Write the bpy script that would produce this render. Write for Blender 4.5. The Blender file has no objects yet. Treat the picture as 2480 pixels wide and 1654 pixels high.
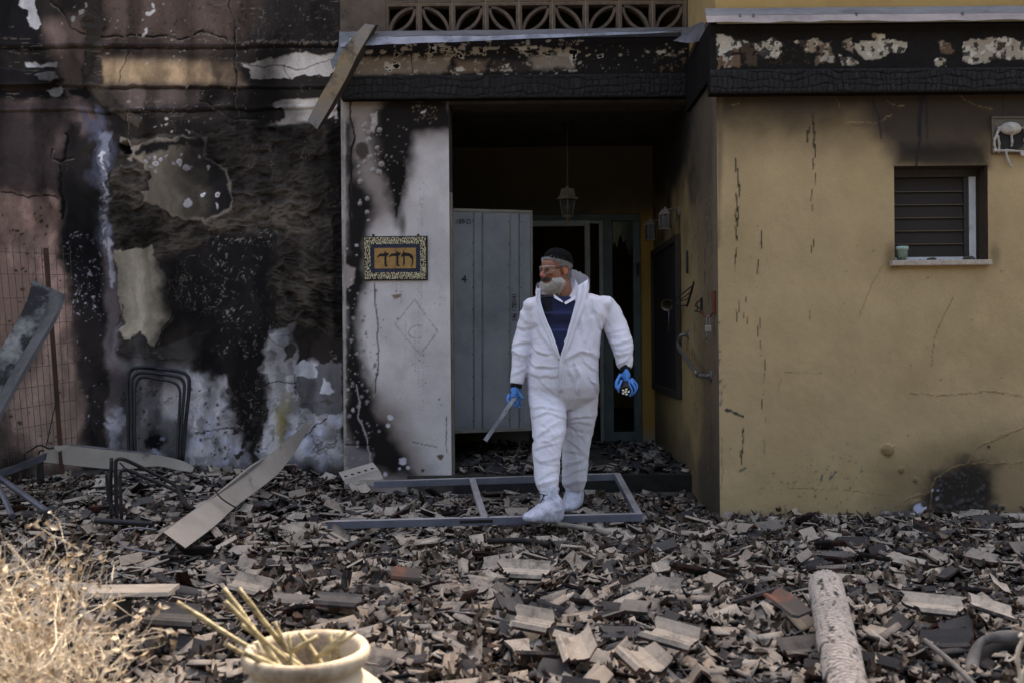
import bpy, bmesh, math, random
import numpy as np
from mathutils import Vector, Matrix, Euler
R = math.radians
random.seed(7)
rng = np.random.default_rng(7)
scene = bpy.context.scene
col = scene.collection

# ------------------------------------------------------------------ camera
F, CX, CY = 2400.0, 1280.0, 815.0            # focal length and vanishing point in photo pixels (2480 wide)
CAMY, CAMZ, ROLL = -6.65, 1.19, R(0.5)
cd = bpy.data.cameras.new('camera')
cam = bpy.data.objects.new('camera', cd); col.objects.link(cam)
cam.location = (0, CAMY, CAMZ); cam.rotation_euler = (R(90), ROLL, 0)
cd.sensor_width = 36; cd.lens = F / 2480 * 36
cd.shift_x = -(CX - 1240) / 2480; cd.shift_y = (CY - 827) / 2480
cd.clip_start = 0.05; cd.clip_end = 600
cd.dof.use_dof = True; cd.dof.focus_distance = 6.4; cd.dof.aperture_fstop = 2.8
scene.camera = cam
# ------------------------------------------------------------------ light
SUN_EL, SUN_AZ = R(50), R(15)                # from behind the house, a little to the right
w = bpy.data.worlds.new('World'); scene.world = w; w.use_nodes = True
nt = w.node_tree; nt.nodes.clear()
sky = nt.nodes.new('ShaderNodeTexSky'); sky.sky_type = 'NISHITA'; sky.sun_disc = False
sky.sun_elevation = SUN_EL; sky.sun_rotation = SUN_AZ
sky.air_density = 1.0; sky.dust_density = 7.0; sky.ozone_density = 0.4
bg = nt.nodes.new('ShaderNodeBackground'); bg.inputs['Strength'].default_value = 0.15
wo = nt.nodes.new('ShaderNodeOutputWorld')
nt.links.new(sky.outputs[0], bg.inputs[0]); nt.links.new(bg.outputs[0], wo.inputs[0])
sl = bpy.data.lights.new('sun', 'SUN'); sl.energy = 3.2; sl.angle = R(0.5); sl.color = (1, .94, .84)
sun = bpy.data.objects.new('sun', sl); col.objects.link(sun)
sd = Vector((math.sin(SUN_AZ) * math.cos(SUN_EL), math.cos(SUN_AZ) * math.cos(SUN_EL), math.sin(SUN_EL)))
sun.rotation_euler = sd.to_track_quat('Z', 'Y').to_euler()
scene.view_settings.view_transform = 'Standard'; scene.view_settings.look = 'None'
scene.view_settings.exposure = 1.92; scene.view_settings.gamma = 1.0
scene.view_settings.use_white_balance = True; scene.view_settings.white_balance_temperature = 7500   # the camera's white balance for open shade
scene.cycles.max_bounces = 6

# ------------------------------------------------------------------ mapping between the photo and the place
cR, sR = math.cos(ROLL), math.sin(ROLL)
def unroll(px, py):
    x, y = px - CX, py - CY
    return x * cR - y * sR, x * sR + y * cR
def P(px, py, Y):
    x, y = unroll(px, py); d = Y - CAMY
    return Vector((x * d / F, Y, CAMZ - y * d / F))
def PZ(px, py, z):
    x, y = unroll(px, py); d = F * (CAMZ - z) / max(y, 1e-3)
    return Vector((x * d / F, CAMY + d, z))
def proj(X, Y, Z):
    d = Y - CAMY; x = X * F / d; y = -(Z - CAMZ) * F / d
    return x * cR + y * sR + CX, -x * sR + y * cR + CY

# ------------------------------------------------------------------ objects
def tag(o, label=None, cat=None, group=None, kind=None):
    if label: o['label'] = label
    if cat: o['category'] = cat
    if group: o['group'] = group
    if kind: o['kind'] = kind
    return o
def empty(name, loc=(0, 0, 0), label=None, cat=None, group=None):
    o = bpy.data.objects.new(name, None); col.objects.link(o); o.location = loc
    o.empty_display_size = .05
    return tag(o, label, cat, group)
def link(name, me, mat=None, parent=None):
    o = bpy.data.objects.new(name, me); col.objects.link(o)
    if mat is not None:
        me.materials.clear()
        for m in (mat if isinstance(mat, (list, tuple)) else [mat]): me.materials.append(m)
    if parent is not None:
        o.parent = parent
        bpyloc(o, parent)
    return o
def bpyloc(o, parent):
    # parts are modelled in world space: undo the parent chain (translations and rotations)
    m = Matrix.Identity(4); p = parent
    chain = []
    while p is not None: chain.append(p); p = p.parent
    for q in reversed(chain):
        m = m @ q.matrix_parent_inverse @ q.matrix_basis
    o.matrix_parent_inverse = m.inverted()

class MB:
    """collects shapes into one mesh"""
    def __init__(s): s.v = []; s.f = []; s.mi = []; s.sm = []
    def add(s, vs, fs, mi=0, smooth=False):
        k = len(s.v); s.v += [tuple(v) for v in vs]
        for f in fs: s.f.append(tuple(i + k for i in f)); s.mi.append(mi); s.sm.append(smooth)
        return s
    def box(s, a, b, M=None, mi=0, bev=0):
        x0, y0, z0 = [min(p, q) for p, q in zip(a, b)]; x1, y1, z1 = [max(p, q) for p, q in zip(a, b)]
        vs = [Vector(p) for p in ((x0,y0,z0),(x1,y0,z0),(x1,y1,z0),(x0,y1,z0),(x0,y0,z1),(x1,y0,z1),(x1,y1,z1),(x0,y1,z1))]
        if M is not None: vs = [M @ v for v in vs]
        return s.add(vs, [(0,3,2,1),(4,5,6,7),(0,1,5,4),(1,2,6,5),(2,3,7,6),(3,0,4,7)], mi)
    def tube(s, pts, rad, n=10, caps=True, mi=0, flat=1.0, up=None, smooth=True):
        pts = [Vector(p) for p in pts]; N = len(pts)
        rad = rad if isinstance(rad, (list, tuple)) else [rad] * N
        vs = []; prev = None
        for i, p in enumerate(pts):
            t = (pts[min(i+1, N-1)] - pts[max(i-1, 0)]).normalized()
            if prev is None:
                a = up if up is not None else (Vector((0,0,1)) if abs(t.z) < .9 else Vector((1,0,0)))
                u = t.cross(a).normalized()
            else:
                u = prev - t * prev.dot(t); u.normalize()
            prev = u; v = t.cross(u)
            r = rad[i]; ra, rb = r if isinstance(r, (tuple, list)) else (r, r * flat)
            for k in range(n):
                an = 2 * math.pi * k / n
                vs.append(p + u * ra * math.cos(an) + v * rb * math.sin(an))
        fs = [(i*n+k, i*n+(k+1) % n, (i+1)*n+(k+1) % n, (i+1)*n+k) for i in range(N-1) for k in range(n)]
        s.add(vs, fs, mi, smooth)
        if caps:
            k0 = len(s.v) - len(vs)
            s.f.append(tuple(k0 + k for k in reversed(range(n)))); s.mi.append(mi); s.sm.append(False)
            s.f.append(tuple(k0 + (N-1)*n + k for k in range(n))); s.mi.append(mi); s.sm.append(False)
        return s
    def lathe(s, prof, n=24, M=None, mi=0, smooth=True, sx=1, sy=1):
        vs = []
        for r, z in prof:
            for k in range(n):
                a = 2*math.pi*k/n; v = Vector((r*math.cos(a)*sx, r*math.sin(a)*sy, z))
                vs.append(M @ v if M is not None else v)
        N = len(prof)
        return s.add(vs, [(i*n+k, i*n+(k+1) % n, (i+1)*n+(k+1) % n, (i+1)*n+k) for i in range(N-1) for k in range(n)], mi, smooth)
    def ball(s, c, r, n=12, m=8, M=None, mi=0):
        c = Vector(c); rx, ry, rz = r if isinstance(r, (tuple, list)) else (r, r, r)
        vs = []
        for i in range(m+1):
            t = math.pi * i / m
            for k in range(n):
                a = 2*math.pi*k/n
                v = Vector((rx*math.sin(t)*math.cos(a), ry*math.sin(t)*math.sin(a), rz*math.cos(t)))
                vs.append(c + (M @ v if M is not None else v))
        return s.add(vs, [(i*n+k, (i+1)*n+k, (i+1)*n+(k+1) % n, i*n+(k+1) % n) for i in range(m) for k in range(n)], mi, True)
    def strip(s, A, B, th, nrm, mi=0, smooth=False):
        """a thick ribbon between two edge polylines"""
        nrm = Vector(nrm).normalized() * th; n = len(A)
        A = [Vector(p) for p in A]; B = [Vector(p) for p in B]
        vs = A + B + [p + nrm for p in A] + [p + nrm for p in B]
        fs = []
        for i in range(n-1):
            fs += [(i, i+1, n+i+1, n+i), (2*n+i, 3*n+i, 3*n+i+1, 2*n+i+1), (i, 2*n+i, 2*n+i+1, i+1), (n+i, n+i+1, 3*n+i+1, 3*n+i)]
        fs += [(0, n, 3*n, 2*n), (n-1, 3*n-1, 4*n-1, 2*n-1)]
        return s.add(vs, fs, mi, smooth)
    def prism(s, poly, d, mi=0):
        """extrude a flat outline (list of points) by vector d"""
        n = len(poly); d = Vector(d); a = [Vector(p) for p in poly]; b = [p + d for p in a]
        return s.add(a + b, [tuple(range(n)), tuple(reversed(range(n, 2*n)))] + [(i, n+i, n+(i+1) % n, (i+1) % n) for i in range(n)], mi)
    def mesh(s, name):
        me = bpy.data.meshes.new(name); me.from_pydata(s.v, [], s.f)
        me.polygons.foreach_set('material_index', s.mi); me.polygons.foreach_set('use_smooth', s.sm)
        me.update(); return me
    def build(s, name, mat, parent=None, bev=0, autos=False, recalc=True):
        me = s.mesh(name)
        if recalc or bev:
            bm = bmesh.new(); bm.from_mesh(me)
            if recalc: bmesh.ops.recalc_face_normals(bm, faces=bm.faces)
            if bev:
                ed = [e for e in bm.edges if len(e.link_faces) == 2 and e.calc_face_angle(0) > .6]
                bmesh.ops.bevel(bm, geom=ed, offset=bev, segments=1, affect='EDGES', clamp_overlap=True)
            bm.to_mesh(me); bm.free()
        return link(name, me, mat, parent)
def curve_pts(ctrl, n=24):
    """Catmull-Rom through control points"""
    c = [Vector(p) for p in ctrl]; c = [c[0]*2-c[1]] + c + [c[-1]*2-c[-2]]
    out = []; segs = len(c) - 3
    for j in range(n):
        u = j / (n-1) * segs; i = min(int(u), segs-1); t = u - i
        p0, p1, p2, p3 = c[i:i+4]
        out.append(.5*((2*p1) + (p2-p0)*t + (2*p0-5*p1+4*p2-p3)*t*t + (3*p1-p0-3*p2+p3)*t**3))
    return out
def bpyempty(name, loc, **k): return empty(name, loc, **k)

# ------------------------------------------------------------------ colours and materials
def S(r, g, b, k=.78):
    """albedo of a shaded surface that shows as sRGB r,g,b in the photograph"""
    f = lambda c: min(.85, max(.004, ((c/255+.055)/1.055)**2.4 / k if c > 10 else c/255/12.92/k))
    return (f(r), f(g), f(b))
class NT:
    def __init__(s, name):
        s.m = bpy.data.materials.new(name); s.m.use_nodes = True
        s.t = s.m.node_tree; s.b = s.t.nodes['Principled BSDF']
    def n(s, typ, ins=None, **props):
        nd = s.t.nodes.new('ShaderNode' + typ)
        for k, v in props.items(): setattr(nd, k, v)
        for k, v in (ins or {}).items():
            if isinstance(v, tuple) and len(v) == 2 and hasattr(v[0], 'outputs'): s.t.links.new(v[0].outputs[v[1]], nd.inputs[k])
            else: nd.inputs[k].default_value = v
        return nd
    def set(s, **k):
        for key, v in k.items():
            key = key.replace('_', ' ')
            if isinstance(v, tuple) and len(v) == 2 and hasattr(v[0], 'outputs'): s.t.links.new(v[0].outputs[v[1]], s.b.inputs[key])
            else: s.b.inputs[key].default_value = v
        return s
    def mix(s, fac, a, b, bt='MIX'):
        nd = s.t.nodes.new('ShaderNodeMix'); nd.data_type = 'RGBA'; nd.blend_type = bt
        for key, v in ((0, fac), (6, a), (7, b)):
            if isinstance(v, tuple) and len(v) == 2 and hasattr(v[0], 'outputs'): s.t.links.new(v[0].outputs[v[1]], nd.inputs[key])
            else: nd.inputs[key].default_value = (*v, 1) if isinstance(v, tuple) and len(v) == 3 else v
        return (nd, 2)
    def ramp(s, src, stops, interp='LINEAR'):
        nd = s.t.nodes.new('ShaderNodeValToRGB'); cr = nd.color_ramp; cr.interpolation = interp
        while len(cr.elements) < len(stops): cr.elements.new(.5)
        for e, (p, c) in zip(cr.elements, stops):
            e.position = p; e.color = (c, c, c, 1) if not isinstance(c, tuple) else (*c, 1)
        s.t.links.new(src[0].outputs[src[1]], nd.inputs[0]); return (nd, 0)
    def bump(s, h, strength=.3, dist=.005):
        nd = s.n('Bump', {'Strength': strength, 'Distance': dist, 'Height': h}); s.set(Normal=(nd, 0)); return s
    def coord(s, kind='Object', scale=(1, 1, 1)):
        tc = s.n('TexCoord'); mp = s.n('Mapping', {'Vector': (tc, kind), 'Scale': scale}); return (mp, 0)
def mat(name, c1, c2=None, scale=8, rough=.75, metal=0, bump=.2, dist=.004, thr=(.35, .65), dirt=None, dirt_scale=3, dirt_thr=(.5, .7), stretch=(1, 1, 1), detail=8, spec=.3):
    t = NT(name); v = t.coord('Object', stretch)
    n1 = t.n('TexNoise', {'Vector': v, 'Scale': scale, 'Detail': detail, 'Roughness': .65})
    c = t.mix(t.ramp((n1, 0), [(thr[0], 0.0), (thr[1], 1.0)]), c1, c2 or tuple(x*.8 for x in c1))
    if dirt:
        n2 = t.n('TexNoise', {'Vector': v, 'Scale': dirt_scale, 'Detail': 10, 'Roughness': .7})
        c = t.mix(t.ramp((n2, 0), [(dirt_thr[0], 0.0), (dirt_thr[1], 1.0)]), c, dirt)
    t.set(Base_Color=c, Roughness=rough, Metallic=metal); t.b.inputs['Specular IOR Level'].default_value = spec
    n3 = t.n('TexNoise', {'Vector': v, 'Scale': scale*6, 'Detail': 6, 'Roughness': .7})
    if bump: t.bump((n3, 0), bump, dist)
    return t.m
# ------------------------------------------------------------------ numpy noise
def _h(ix, iy, seed):
    n = (ix.astype(np.int64) * 374761393 + iy.astype(np.int64) * 668265263 + seed * 1442695041) & 0x7fffffff
    n = ((n ^ (n >> 13)) * 1274126177) & 0x7fffffff
    return ((n ^ (n >> 16)) & 0xffff) / 65535.0
def vnoise(x, y, seed=0):
    ix, iy = np.floor(x), np.floor(y); fx, fy = x-ix, y-iy
    fx = fx*fx*fx*(fx*(fx*6-15)+10); fy = fy*fy*fy*(fy*(fy*6-15)+10)
    a, b, c, d = _h(ix, iy, seed), _h(ix+1, iy, seed), _h(ix, iy+1, seed), _h(ix+1, iy+1, seed)
    return (a*(1-fx)+b*fx)*(1-fy) + (c*(1-fx)+d*fx)*fy
def fbm(x, y, oct=5, seed=0, gain=.5):
    t = 0; a = 1; s = 0
    for o in range(oct):
        t = t + a*vnoise(x*2**o + 17.3*o, y*2**o - 9.1*o, seed+o); s += a; a *= gain
    return t/s
def vnoise3(x, y, z, seed=0):
    iz = np.floor(z); fz = z-iz; fz = fz*fz*(3-2*fz)
    r = np.zeros_like(x)
    for dz in (0, 1):
        off = (iz+dz)
        r = r + vnoise(x + off*31.7, y + off*57.1, seed) * (fz if dz else 1-fz)
    return r
def fbm3(x, y, z, oct=3, seed=0, gain=.5):
    t = 0; a = 1; s = 0
    for o in range(oct):
        t = t + a*vnoise3(x*2**o + 3.3*o, y*2**o, z*2**o, seed+o); s += a; a *= gain
    return t/s
def sstep(a, b, x):
    t = np.clip((x-a)/(b-a+1e-9), 0, 1); return t*t*(3-2*t)

# ------------------------------------------------------------------ painted, relief-carved plaster sheets
class Sheet:
    """a fine grid of plaster; colour (own colour of paint, soot, bare render) and relief are worked out per vertex.
       px,py: where each vertex stands in the photograph, so stains can be traced at their real place."""
    def __init__(s, U, V, pos, base):
        s.U, s.V = np.meshgrid(U, V)                      # rows: V
        s.pos = pos; X, Y, Z = pos(s.U, s.V)
        s.px, s.py = proj(X, Y, Z); s.X, s.Y, s.Z = X, Y, Z
        s.c = np.empty(s.U.shape + (3,)); s.c[:] = base
        s.h = np.zeros(s.U.shape)
        s.hole = np.zeros(s.U.shape, bool)
    def nz(s, scale, oct=5, seed=0, sx=1, gain=.5):
        return fbm(s.px*sx/scale, s.py/scale, oct, seed, gain) - .5
    def _win(s, x0, x1, y0, y1):
        m = (s.px > x0) & (s.px < x1) & (s.py > y0) & (s.py < y1)
        r = np.where(m.any(1))[0]; c = np.where(m.any(0))[0]
        if len(r) == 0 or len(c) == 0: return None
        return slice(r[0], r[-1]+1), slice(c[0], c[-1]+1)
    def poly(s, pts, soft=2, amp=0, scale=40, seed=0, oct=5, ystretch=1):
        """mask of a closed outline with a ragged edge"""
        pts = np.array(pts, float); mg = soft + amp + 4
        W = s._win(pts[:,0].min()-mg, pts[:,0].max()+mg, pts[:,1].min()-mg, pts[:,1].max()+mg)
        m = np.zeros(s.U.shape)
        if W is None: return m
        x, y = s.px[W], s.py[W]; d = np.full(x.shape, 1e9); ins = np.zeros(x.shape, bool)
        for (ax, ay), (bx, by) in zip(pts, np.roll(pts, -1, 0)):
            ex, ey = bx-ax, by-ay; t = np.clip(((x-ax)*ex+(y-ay)*ey)/(ex*ex+ey*ey+1e-9), 0, 1)
            d = np.minimum(d, (x-ax-t*ex)**2 + (y-ay-t*ey)**2)
            cr = (ay > y) != (by > y)
            ins ^= cr & (x < (bx-ax)*(y-ay)/(by-ay+1e-9)+ax)
        d = np.sqrt(d)*np.where(ins, 1, -1)
        if amp: d = d + (fbm(x/scale, y/scale/ystretch, oct, seed)-.5)*2*amp
        m[W] = sstep(-soft, soft, d); return m
    def line(s, pts, w=2, soft=1.5, wob=0, scale=15, seed=0):
        pts = np.array(pts, float); mg = w+soft+wob+3
        W = s._win(pts[:,0].min()-mg, pts[:,0].max()+mg, pts[:,1].min()-mg, pts[:,1].max()+mg)
        m = np.zeros(s.U.shape)
        if W is None: return m
        x, y = s.px[W], s.py[W]
        if wob:
            x = x + (fbm(x/scale, y/scale, 3, seed)-.5)*2*wob; y = y + (fbm(x/scale+50, y/scale, 3, seed+9)-.5)*2*wob
        d = np.full(x.shape, 1e9)
        for (ax, ay), (bx, by) in zip(pts[:-1], pts[1:]):
            ex, ey = bx-ax, by-ay; t = np.clip(((x-ax)*ex+(y-ay)*ey)/(ex*ex+ey*ey+1e-9), 0, 1)
            d = np.minimum(d, (x-ax-t*ex)**2 + (y-ay-t*ey)**2)
        m[W] = 1 - sstep(w-soft, w+soft, np.sqrt(d)); return m
    def ell(s, cx, cy, rx, ry, soft=.3, amp=0, scale=30, seed=0):
        d = np.sqrt(((s.px-cx)/rx)**2 + ((s.py-cy)/ry)**2)
        if amp: d = d + (fbm(s.px/scale, s.py/scale, 5, seed)-.5)*2*amp
        return 1 - sstep(1-soft, 1+soft, d)
    def fill(s, m, color, op=1.0):
        m = (m*op)[..., None]; s.c = s.c*(1-m) + np.array(color)*m; return s
    def mul(s, m, f):
        s.c = s.c*(1 - m[..., None]*(1-f)); return s
    def dots(s, n, box, r=(2, 5), color=None, relief=0, seed=0, ring=None, mask=None, op=1.0, tail=0):
        g = np.random.default_rng(seed)
        for i in range(n):
            x, y = g.uniform(box[0], box[2]), g.uniform(box[1], box[3]); rr = r[0] + (r[1]-r[0])*g.random()**2.5
            s.dot(x, y, rr, color, relief, ring, op, seed+i, tail)
    def dot(s, x, y, r, color=None, relief=0, ring=None, op=1.0, seed=0, tail=0):
        W = s._win(x-r*2-3, x+r*2+3, y-r*2-3, y+r*(2+tail*2)+3)
        if W is None: return
        px, py = s.px[W], s.py[W]
        dy = py-y; dy = np.where(dy > 0, dy/(1+tail), dy)
        d = np.sqrt((px-x)**2 + dy**2) + (fbm(px/6., py/6., 2, seed)-.5)*r*.6
        m = 1 - sstep(r-1.2, r+1.2, d)
        if color is not None: s.c[W] = s.c[W]*(1-(m*op)[..., None]) + np.array(color)*(m*op)[..., None]
        if ring is not None:
            q = m*sstep(r*.35, r*.75, d); s.c[W] = s.c[W]*(1-q[..., None]) + np.array(ring)*q[..., None]
        if relief: s.h[W] += relief*np.sqrt(np.clip(1-(d/(r+.5))**2, 0, 1))
    def build(s, name, material, parent, nrm):
        ny, nx = s.U.shape; n = np.array(nrm, float)
        co = np.stack([s.X + n[0]*s.h, s.Y + n[1]*s.h, s.Z + n[2]*s.h], -1).reshape(-1, 3)
        idx = np.arange(ny*nx).reshape(ny, nx)
        q = np.stack([idx[:-1,:-1], idx[:-1,1:], idx[1:,1:], idx[1:,:-1]], -1)
        keep = ~(s.hole[:-1,:-1] | s.hole[:-1,1:] | s.hole[1:,1:] | s.hole[1:,:-1])
        q = q[keep]
        return grid_obj(name, co, q, s.c.reshape(-1, 3), material, parent)
def grid_obj(name, co, q, colr, material, parent=None, smooth=True):
    me = bpy.data.meshes.new(name); nq = len(q); k = q.shape[1]
    me.vertices.add(len(co)); me.vertices.foreach_set('co', co.astype(np.float32).ravel())
    me.loops.add(nq*k); me.loops.foreach_set('vertex_index', q.astype(np.int32).ravel())
    me.polygons.add(nq); me.polygons.foreach_set('loop_start', (np.arange(nq)*k).astype(np.int32))
    me.update(calc_edges=True)
    if smooth: me.polygons.foreach_set('use_smooth', np.ones(nq, bool))
    if colr is not None:
        at = me.color_attributes.new('tint', 'FLOAT_COLOR', 'POINT')
        at.data.foreach_set('color', np.concatenate([np.clip(colr, 0, 1), np.ones((len(co), 1))], 1).astype(np.float32).ravel())
    return link(name, me, material, parent)
def plaster(name, fine=60, bump=.35, rough=.9, var=.25):
    t = NT(name); at = t.n('Attribute', attribute_name='tint'); v = t.coord('Object')
    n1 = t.n('TexNoise', {'Vector': v, 'Scale': fine, 'Detail': 5, 'Roughness': .7})
    n2 = t.n('TexNoise', {'Vector': v, 'Scale': 2.5, 'Detail': 8, 'Roughness': .65})
    m1 = t.n('MapRange', {0: (n1, 0), 1: .3, 2: .7, 3: 1-var, 4: 1+var*.6}); m2 = t.n('MapRange', {0: (n2, 0), 1: .3, 2: .7, 3: .86, 4: 1.1})
    mm = t.n('Math', {0: (m1, 0), 1: (m2, 0)}, operation='MULTIPLY')
    cc = t.n('CombineColor', {0: (mm, 0), 1: (mm, 0), 2: (mm, 0)})
    t.set(Base_Color=t.mix(1.0, (at, 0), (cc, 0), 'MULTIPLY'), Roughness=rough); t.b.inputs['Specular IOR Level'].default_value = .2
    t.bump((n1, 0), bump, .004)
    return t.m
# ================================================================== the place: planes of the house front
YR, YP, YL, YB = 0.0, 1.2, 1.45, 3.4       # right block, porch pier, left wall, back of the porch
XC = 1.275                                 # side wall of the right block
XPI = P(1091, 815, YP).x                   # inner edge of the white pier
XPO = P(830, 815, YP).x                    # outer edge of the pier
ZF, ZC = 0.10, 3.11                        # porch floor and ceiling
ROOF = 5.8
M_pl = plaster('burnt_plaster', 90, .3, .9, .15); M_rough = plaster('rough_render', 90, .5, .95, .18)
M_yel = plaster('ochre_paint', 90, .25, .85, .12)
M_in = mat('sooty_plaster', S(54,49,45), S(40,37,35), 4, .95)
M_soot = mat('thick_soot', S(20,18,18), S(14,13,13), 9, .95, bump=.5, spec=.1)
M_shell = mat('ochre_render', S(150,127,88), S(135,112,76), 5, .9)
M_char = plaster('charred_wood', 120, .5, .7, .4)
M_alu = mat('dull_aluminium', S(135,135,142), S(112,112,120), 6, .45, .7, .1, dirt=S(70,62,55), dirt_thr=(.5, .75))
M_steel = mat('dusty_steel', S(150,147,146), S(128,124,122), 4, .6, .3, .15, dirt=S(92,84,76), dirt_scale=2.5, dirt_thr=(.45, .8))
M_galv = mat('galvanised_sheet', S(118,124,136), S(96,100,110), 7, .42, .65, .1, dirt=S(70,66,64), dirt_scale=2, dirt_thr=(.5, .8))
M_teal = mat('teal_painted_frame', S(72,82,82), S(56,64,66), 6, .55)
M_black = mat('charred_black', S(24,22,22), S(38,35,34), 12, .8)
M_stone = mat('pale_stone', S(168,155,142), S(140,128,116), 20, .8, bump=.3)
M_white = mat('off_white_paint', S(190,188,190), S(165,163,166), 6, .5, dirt=S(110,100,92), dirt_thr=(.6, .8))
M_glass = NT('sooty_glass').set(Base_Color=(.03,.03,.032,1), Roughness=.12).m
M_floor = mat('ash_floor', S(72,66,60), S(48,44,40), 6, .95, bump=.6, dist=.02)

house = empty('burnt_house', (0, YP, 0), 'fire-blackened two-storey house with a deep porch, ochre right wing and soot-stained plaster', 'house')
def lin(a, b, step): return np.linspace(a, b, max(2, int(abs(b-a)/step)+1))
def front_sheet(px0, px1, py0, py1, Y, base, step=2.7, z0=None, z1=None, x0=None, x1=None):
    a, b = P(px0, (py0+py1)/2, Y), P(px1, (py0+py1)/2, Y); d = (Y-CAMY)/F
    xa, xb = (a.x if x0 is None else x0), (b.x if x1 is None else x1)
    zt = P((px0+px1)/2, py0, Y).z if z1 is None else z1; zb = P((px0+px1)/2, py1, Y).z if z0 is None else z0
    return Sheet(lin(xa, xb, step*d), lin(zb, zt, step*d), lambda U, V: (U, np.full_like(U, Y), V), base)

# ------------------------------------------------------------------ left wall
def paint_left():
    s = front_sheet(-460, 832, -20, 1230, YL, S(34,30,29), 2.0, x1=XPO-.004, z0=-.06)
    wx_ = (fbm(s.px/85, s.py/85, 4, 200)-.5)*42 + (fbm(s.px/16, s.py/16, 3, 201)-.5)*12; wy_ = (fbm(s.px/85+7, s.py/85, 4, 202)-.5)*30 + (fbm(s.px/16, s.py/16+5, 3, 203)-.5)*10
    edge_ = sstep(835, 780, s.px); s.px = s.px+wx_*edge_; s.py = s.py+wy_*edge_*(.35+.65*sstep(230,330,s.py))
    px, py = s.px, s.py
    # upper storey: browned paint
    s.fill(s.poly([(225,-40),(640,-40),(620,105),(560,120),(225,118)], 45, 20, 60, 1), S(70,59,55))
    s.fill(s.poly([(95,60),(215,40),(215,215),(150,215),(120,120)], 20, 8, 40, 2), S(96,82,78))
    s.fill(s.poly([(-460,-40),(85,-40),(110,120),(-460,140)], 40, 15, 50, 3), S(22,20,23))
    s.fill(s.poly([(640,-40),(860,-40),(860,130),(560,120)], 50, 20, 50, 4), S(32,29,29))
    # tan band
    s.fill(s.poly([(235,140),(560,150),(590,205),(245,205)], 16, 8, 50, 5), S(112,96,82))
    s.fill(s.poly([(245,150),(480,156),(520,198),(250,200)], 14, 6, 40, 6), S(150,128,104))
    s.fill(s.poly([(250,210),(480,214),(500,262),(290,262)], 12, 8, 40, 7), S(80,70,68))
    s.fill(s.poly([(350,258),(560,250),(600,300),(360,280)], 14, 6, 40, 8), S(56,50,49))
    # ledges in the render
    for y0, y1, w in ((112, 106, 5), (206, 212, 3), (268, 262, 4)):
        m = s.line([(-460, y0+4), (420, (y0+y1)/2+1), (840, y1)], w, 2.5, 2, 30, y0); s.h += m*.014; s.mul(m, .55)
        m = s.line([(-460, y0+w+7), (420, (y0+y1)/2+w+4), (840, y1+w+3)], 2, 1.5, 2, 30, y0); s.h -= m*.006; s.mul(m, .3)
    for i in range(34): s.dot(545+i*8.2+random.uniform(-3,3), 103+random.uniform(-3,5), random.uniform(2,5), S(52,46,44), .006, S(88,78,72), 1, i)
    # pink-brown far left
    s.fill(s.poly([(-460,225),(190,215),(240,300),(150,330),(160,500),(-460,480)], 30, 14, 60, 9), S(66,56,56))
    s.fill(s.poly([(60,235),(190,225),(215,300),(150,350),(90,320)], 26, 10, 40, 10), S(104,90,90))
    s.fill(s.poly([(-460,465),(150,478),(152,640),(168,800),(185,1000),(175,1160),(-460,1160)], 18, 12, 60, 11), S(128,107,100))
    s.fill(s.poly([(-460,230),(130,260),(140,440),(-460,470)], 50, 20, 60, 12), S(40,35,36), .8)
    s.fill(s.poly([(-460,800),(190,830),(200,1160),(-460,1160)], 60, 20, 60, 13), S(112,97,92), .8)
    s.dots(150, (-20,500,150,1100), (1.2,4.5), S(58,48,46), 0, 21)
    # soot column left of the corner
    s.fill(s.poly([(150,300),(190,300),(225,560),(248,640),(250,760),(252,960),(250,1130),(205,1130),(195,900),(170,760),(160,640),(152,500)], 18, 12, 40, 14), S(30,27,28))
    s.fill(s.poly([(160,520),(238,560),(252,640),(245,760),(200,720),(168,650)], 8, 6, 30, 15), S(19,18,21))
    s.dots(150, (165,560,250,780), (.8,3), S(140,138,150), .001, 22)
    s.dots(40, (185,800,300,1120), (.8,3.2), S(120,118,135), .001, 23)
    m = s.line([(150,320),(156,370),(152,440),(146,535)], 4, 2, 4, 40, 3); s.fill(m, S(15,13,14)); s.h -= m*.01
    # blue-bleached corner
    s.fill(s.poly([(192,268),(236,252),(268,300),(272,400),(276,520),(288,610),(262,620),(236,590),(222,450),(214,330)], 16, 10, 30, 16)*sstep(.36,.6,fbm(px/22,py/40,4,141)), S(66,68,84))
    s.fill(s.poly([(232,330),(262,330),(272,420),(276,530),(284,605),(256,605),(240,520),(236,430)], 9, 7, 22, 17)*sstep(.34,.55,fbm(px/14,py/26,4,142)), S(102,105,122))
    s.fill(s.poly([(252,600),(285,600),(292,760),(300,900),(296,1120),(258,1120),(262,900),(256,760)], 9, 6, 40, 18), S(98,92,97))
    m = s.poly([(246,370),(256,372),(258,480),(264,600),(248,600),(244,480)], 2.5, 9, 12, 19); m = m*sstep(.42,.52,fbm(px/7,py/9,4,91)); s.fill(m, S(172,172,180)); s.h += m*.006
    m = s.poly([(268,1000),(292,990),(296,1090),(262,1090)], 5, 18, 14, 20); s.fill(m, S(140,142,156))
    s.line([(255,640),(272,660),(268,720)], 4, 2, 4); s.fill(s.line([(270,580),(274,640),(270,690)], 5, 3, 5, 12, 5), S(165,165,180))
    # conduit scar
    m = s.poly([(218,-30),(238,-30),(244,60),(244,130),(252,175),(238,212),(198,206),(186,170),(206,120),(211,60)], 3, 6, 25, 21); s.fill(m, S(50,45,42)); s.h += m*.022*(1+s.nz(14,3,5))
    m = s.poly([(200,205),(245,205),(300,262),(350,292),(335,312),(280,280),(225,232)], 3, 6, 20, 22); s.fill(m, S(58,52,48)); s.h += m*.018*(1+s.nz(12,3,6))
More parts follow.
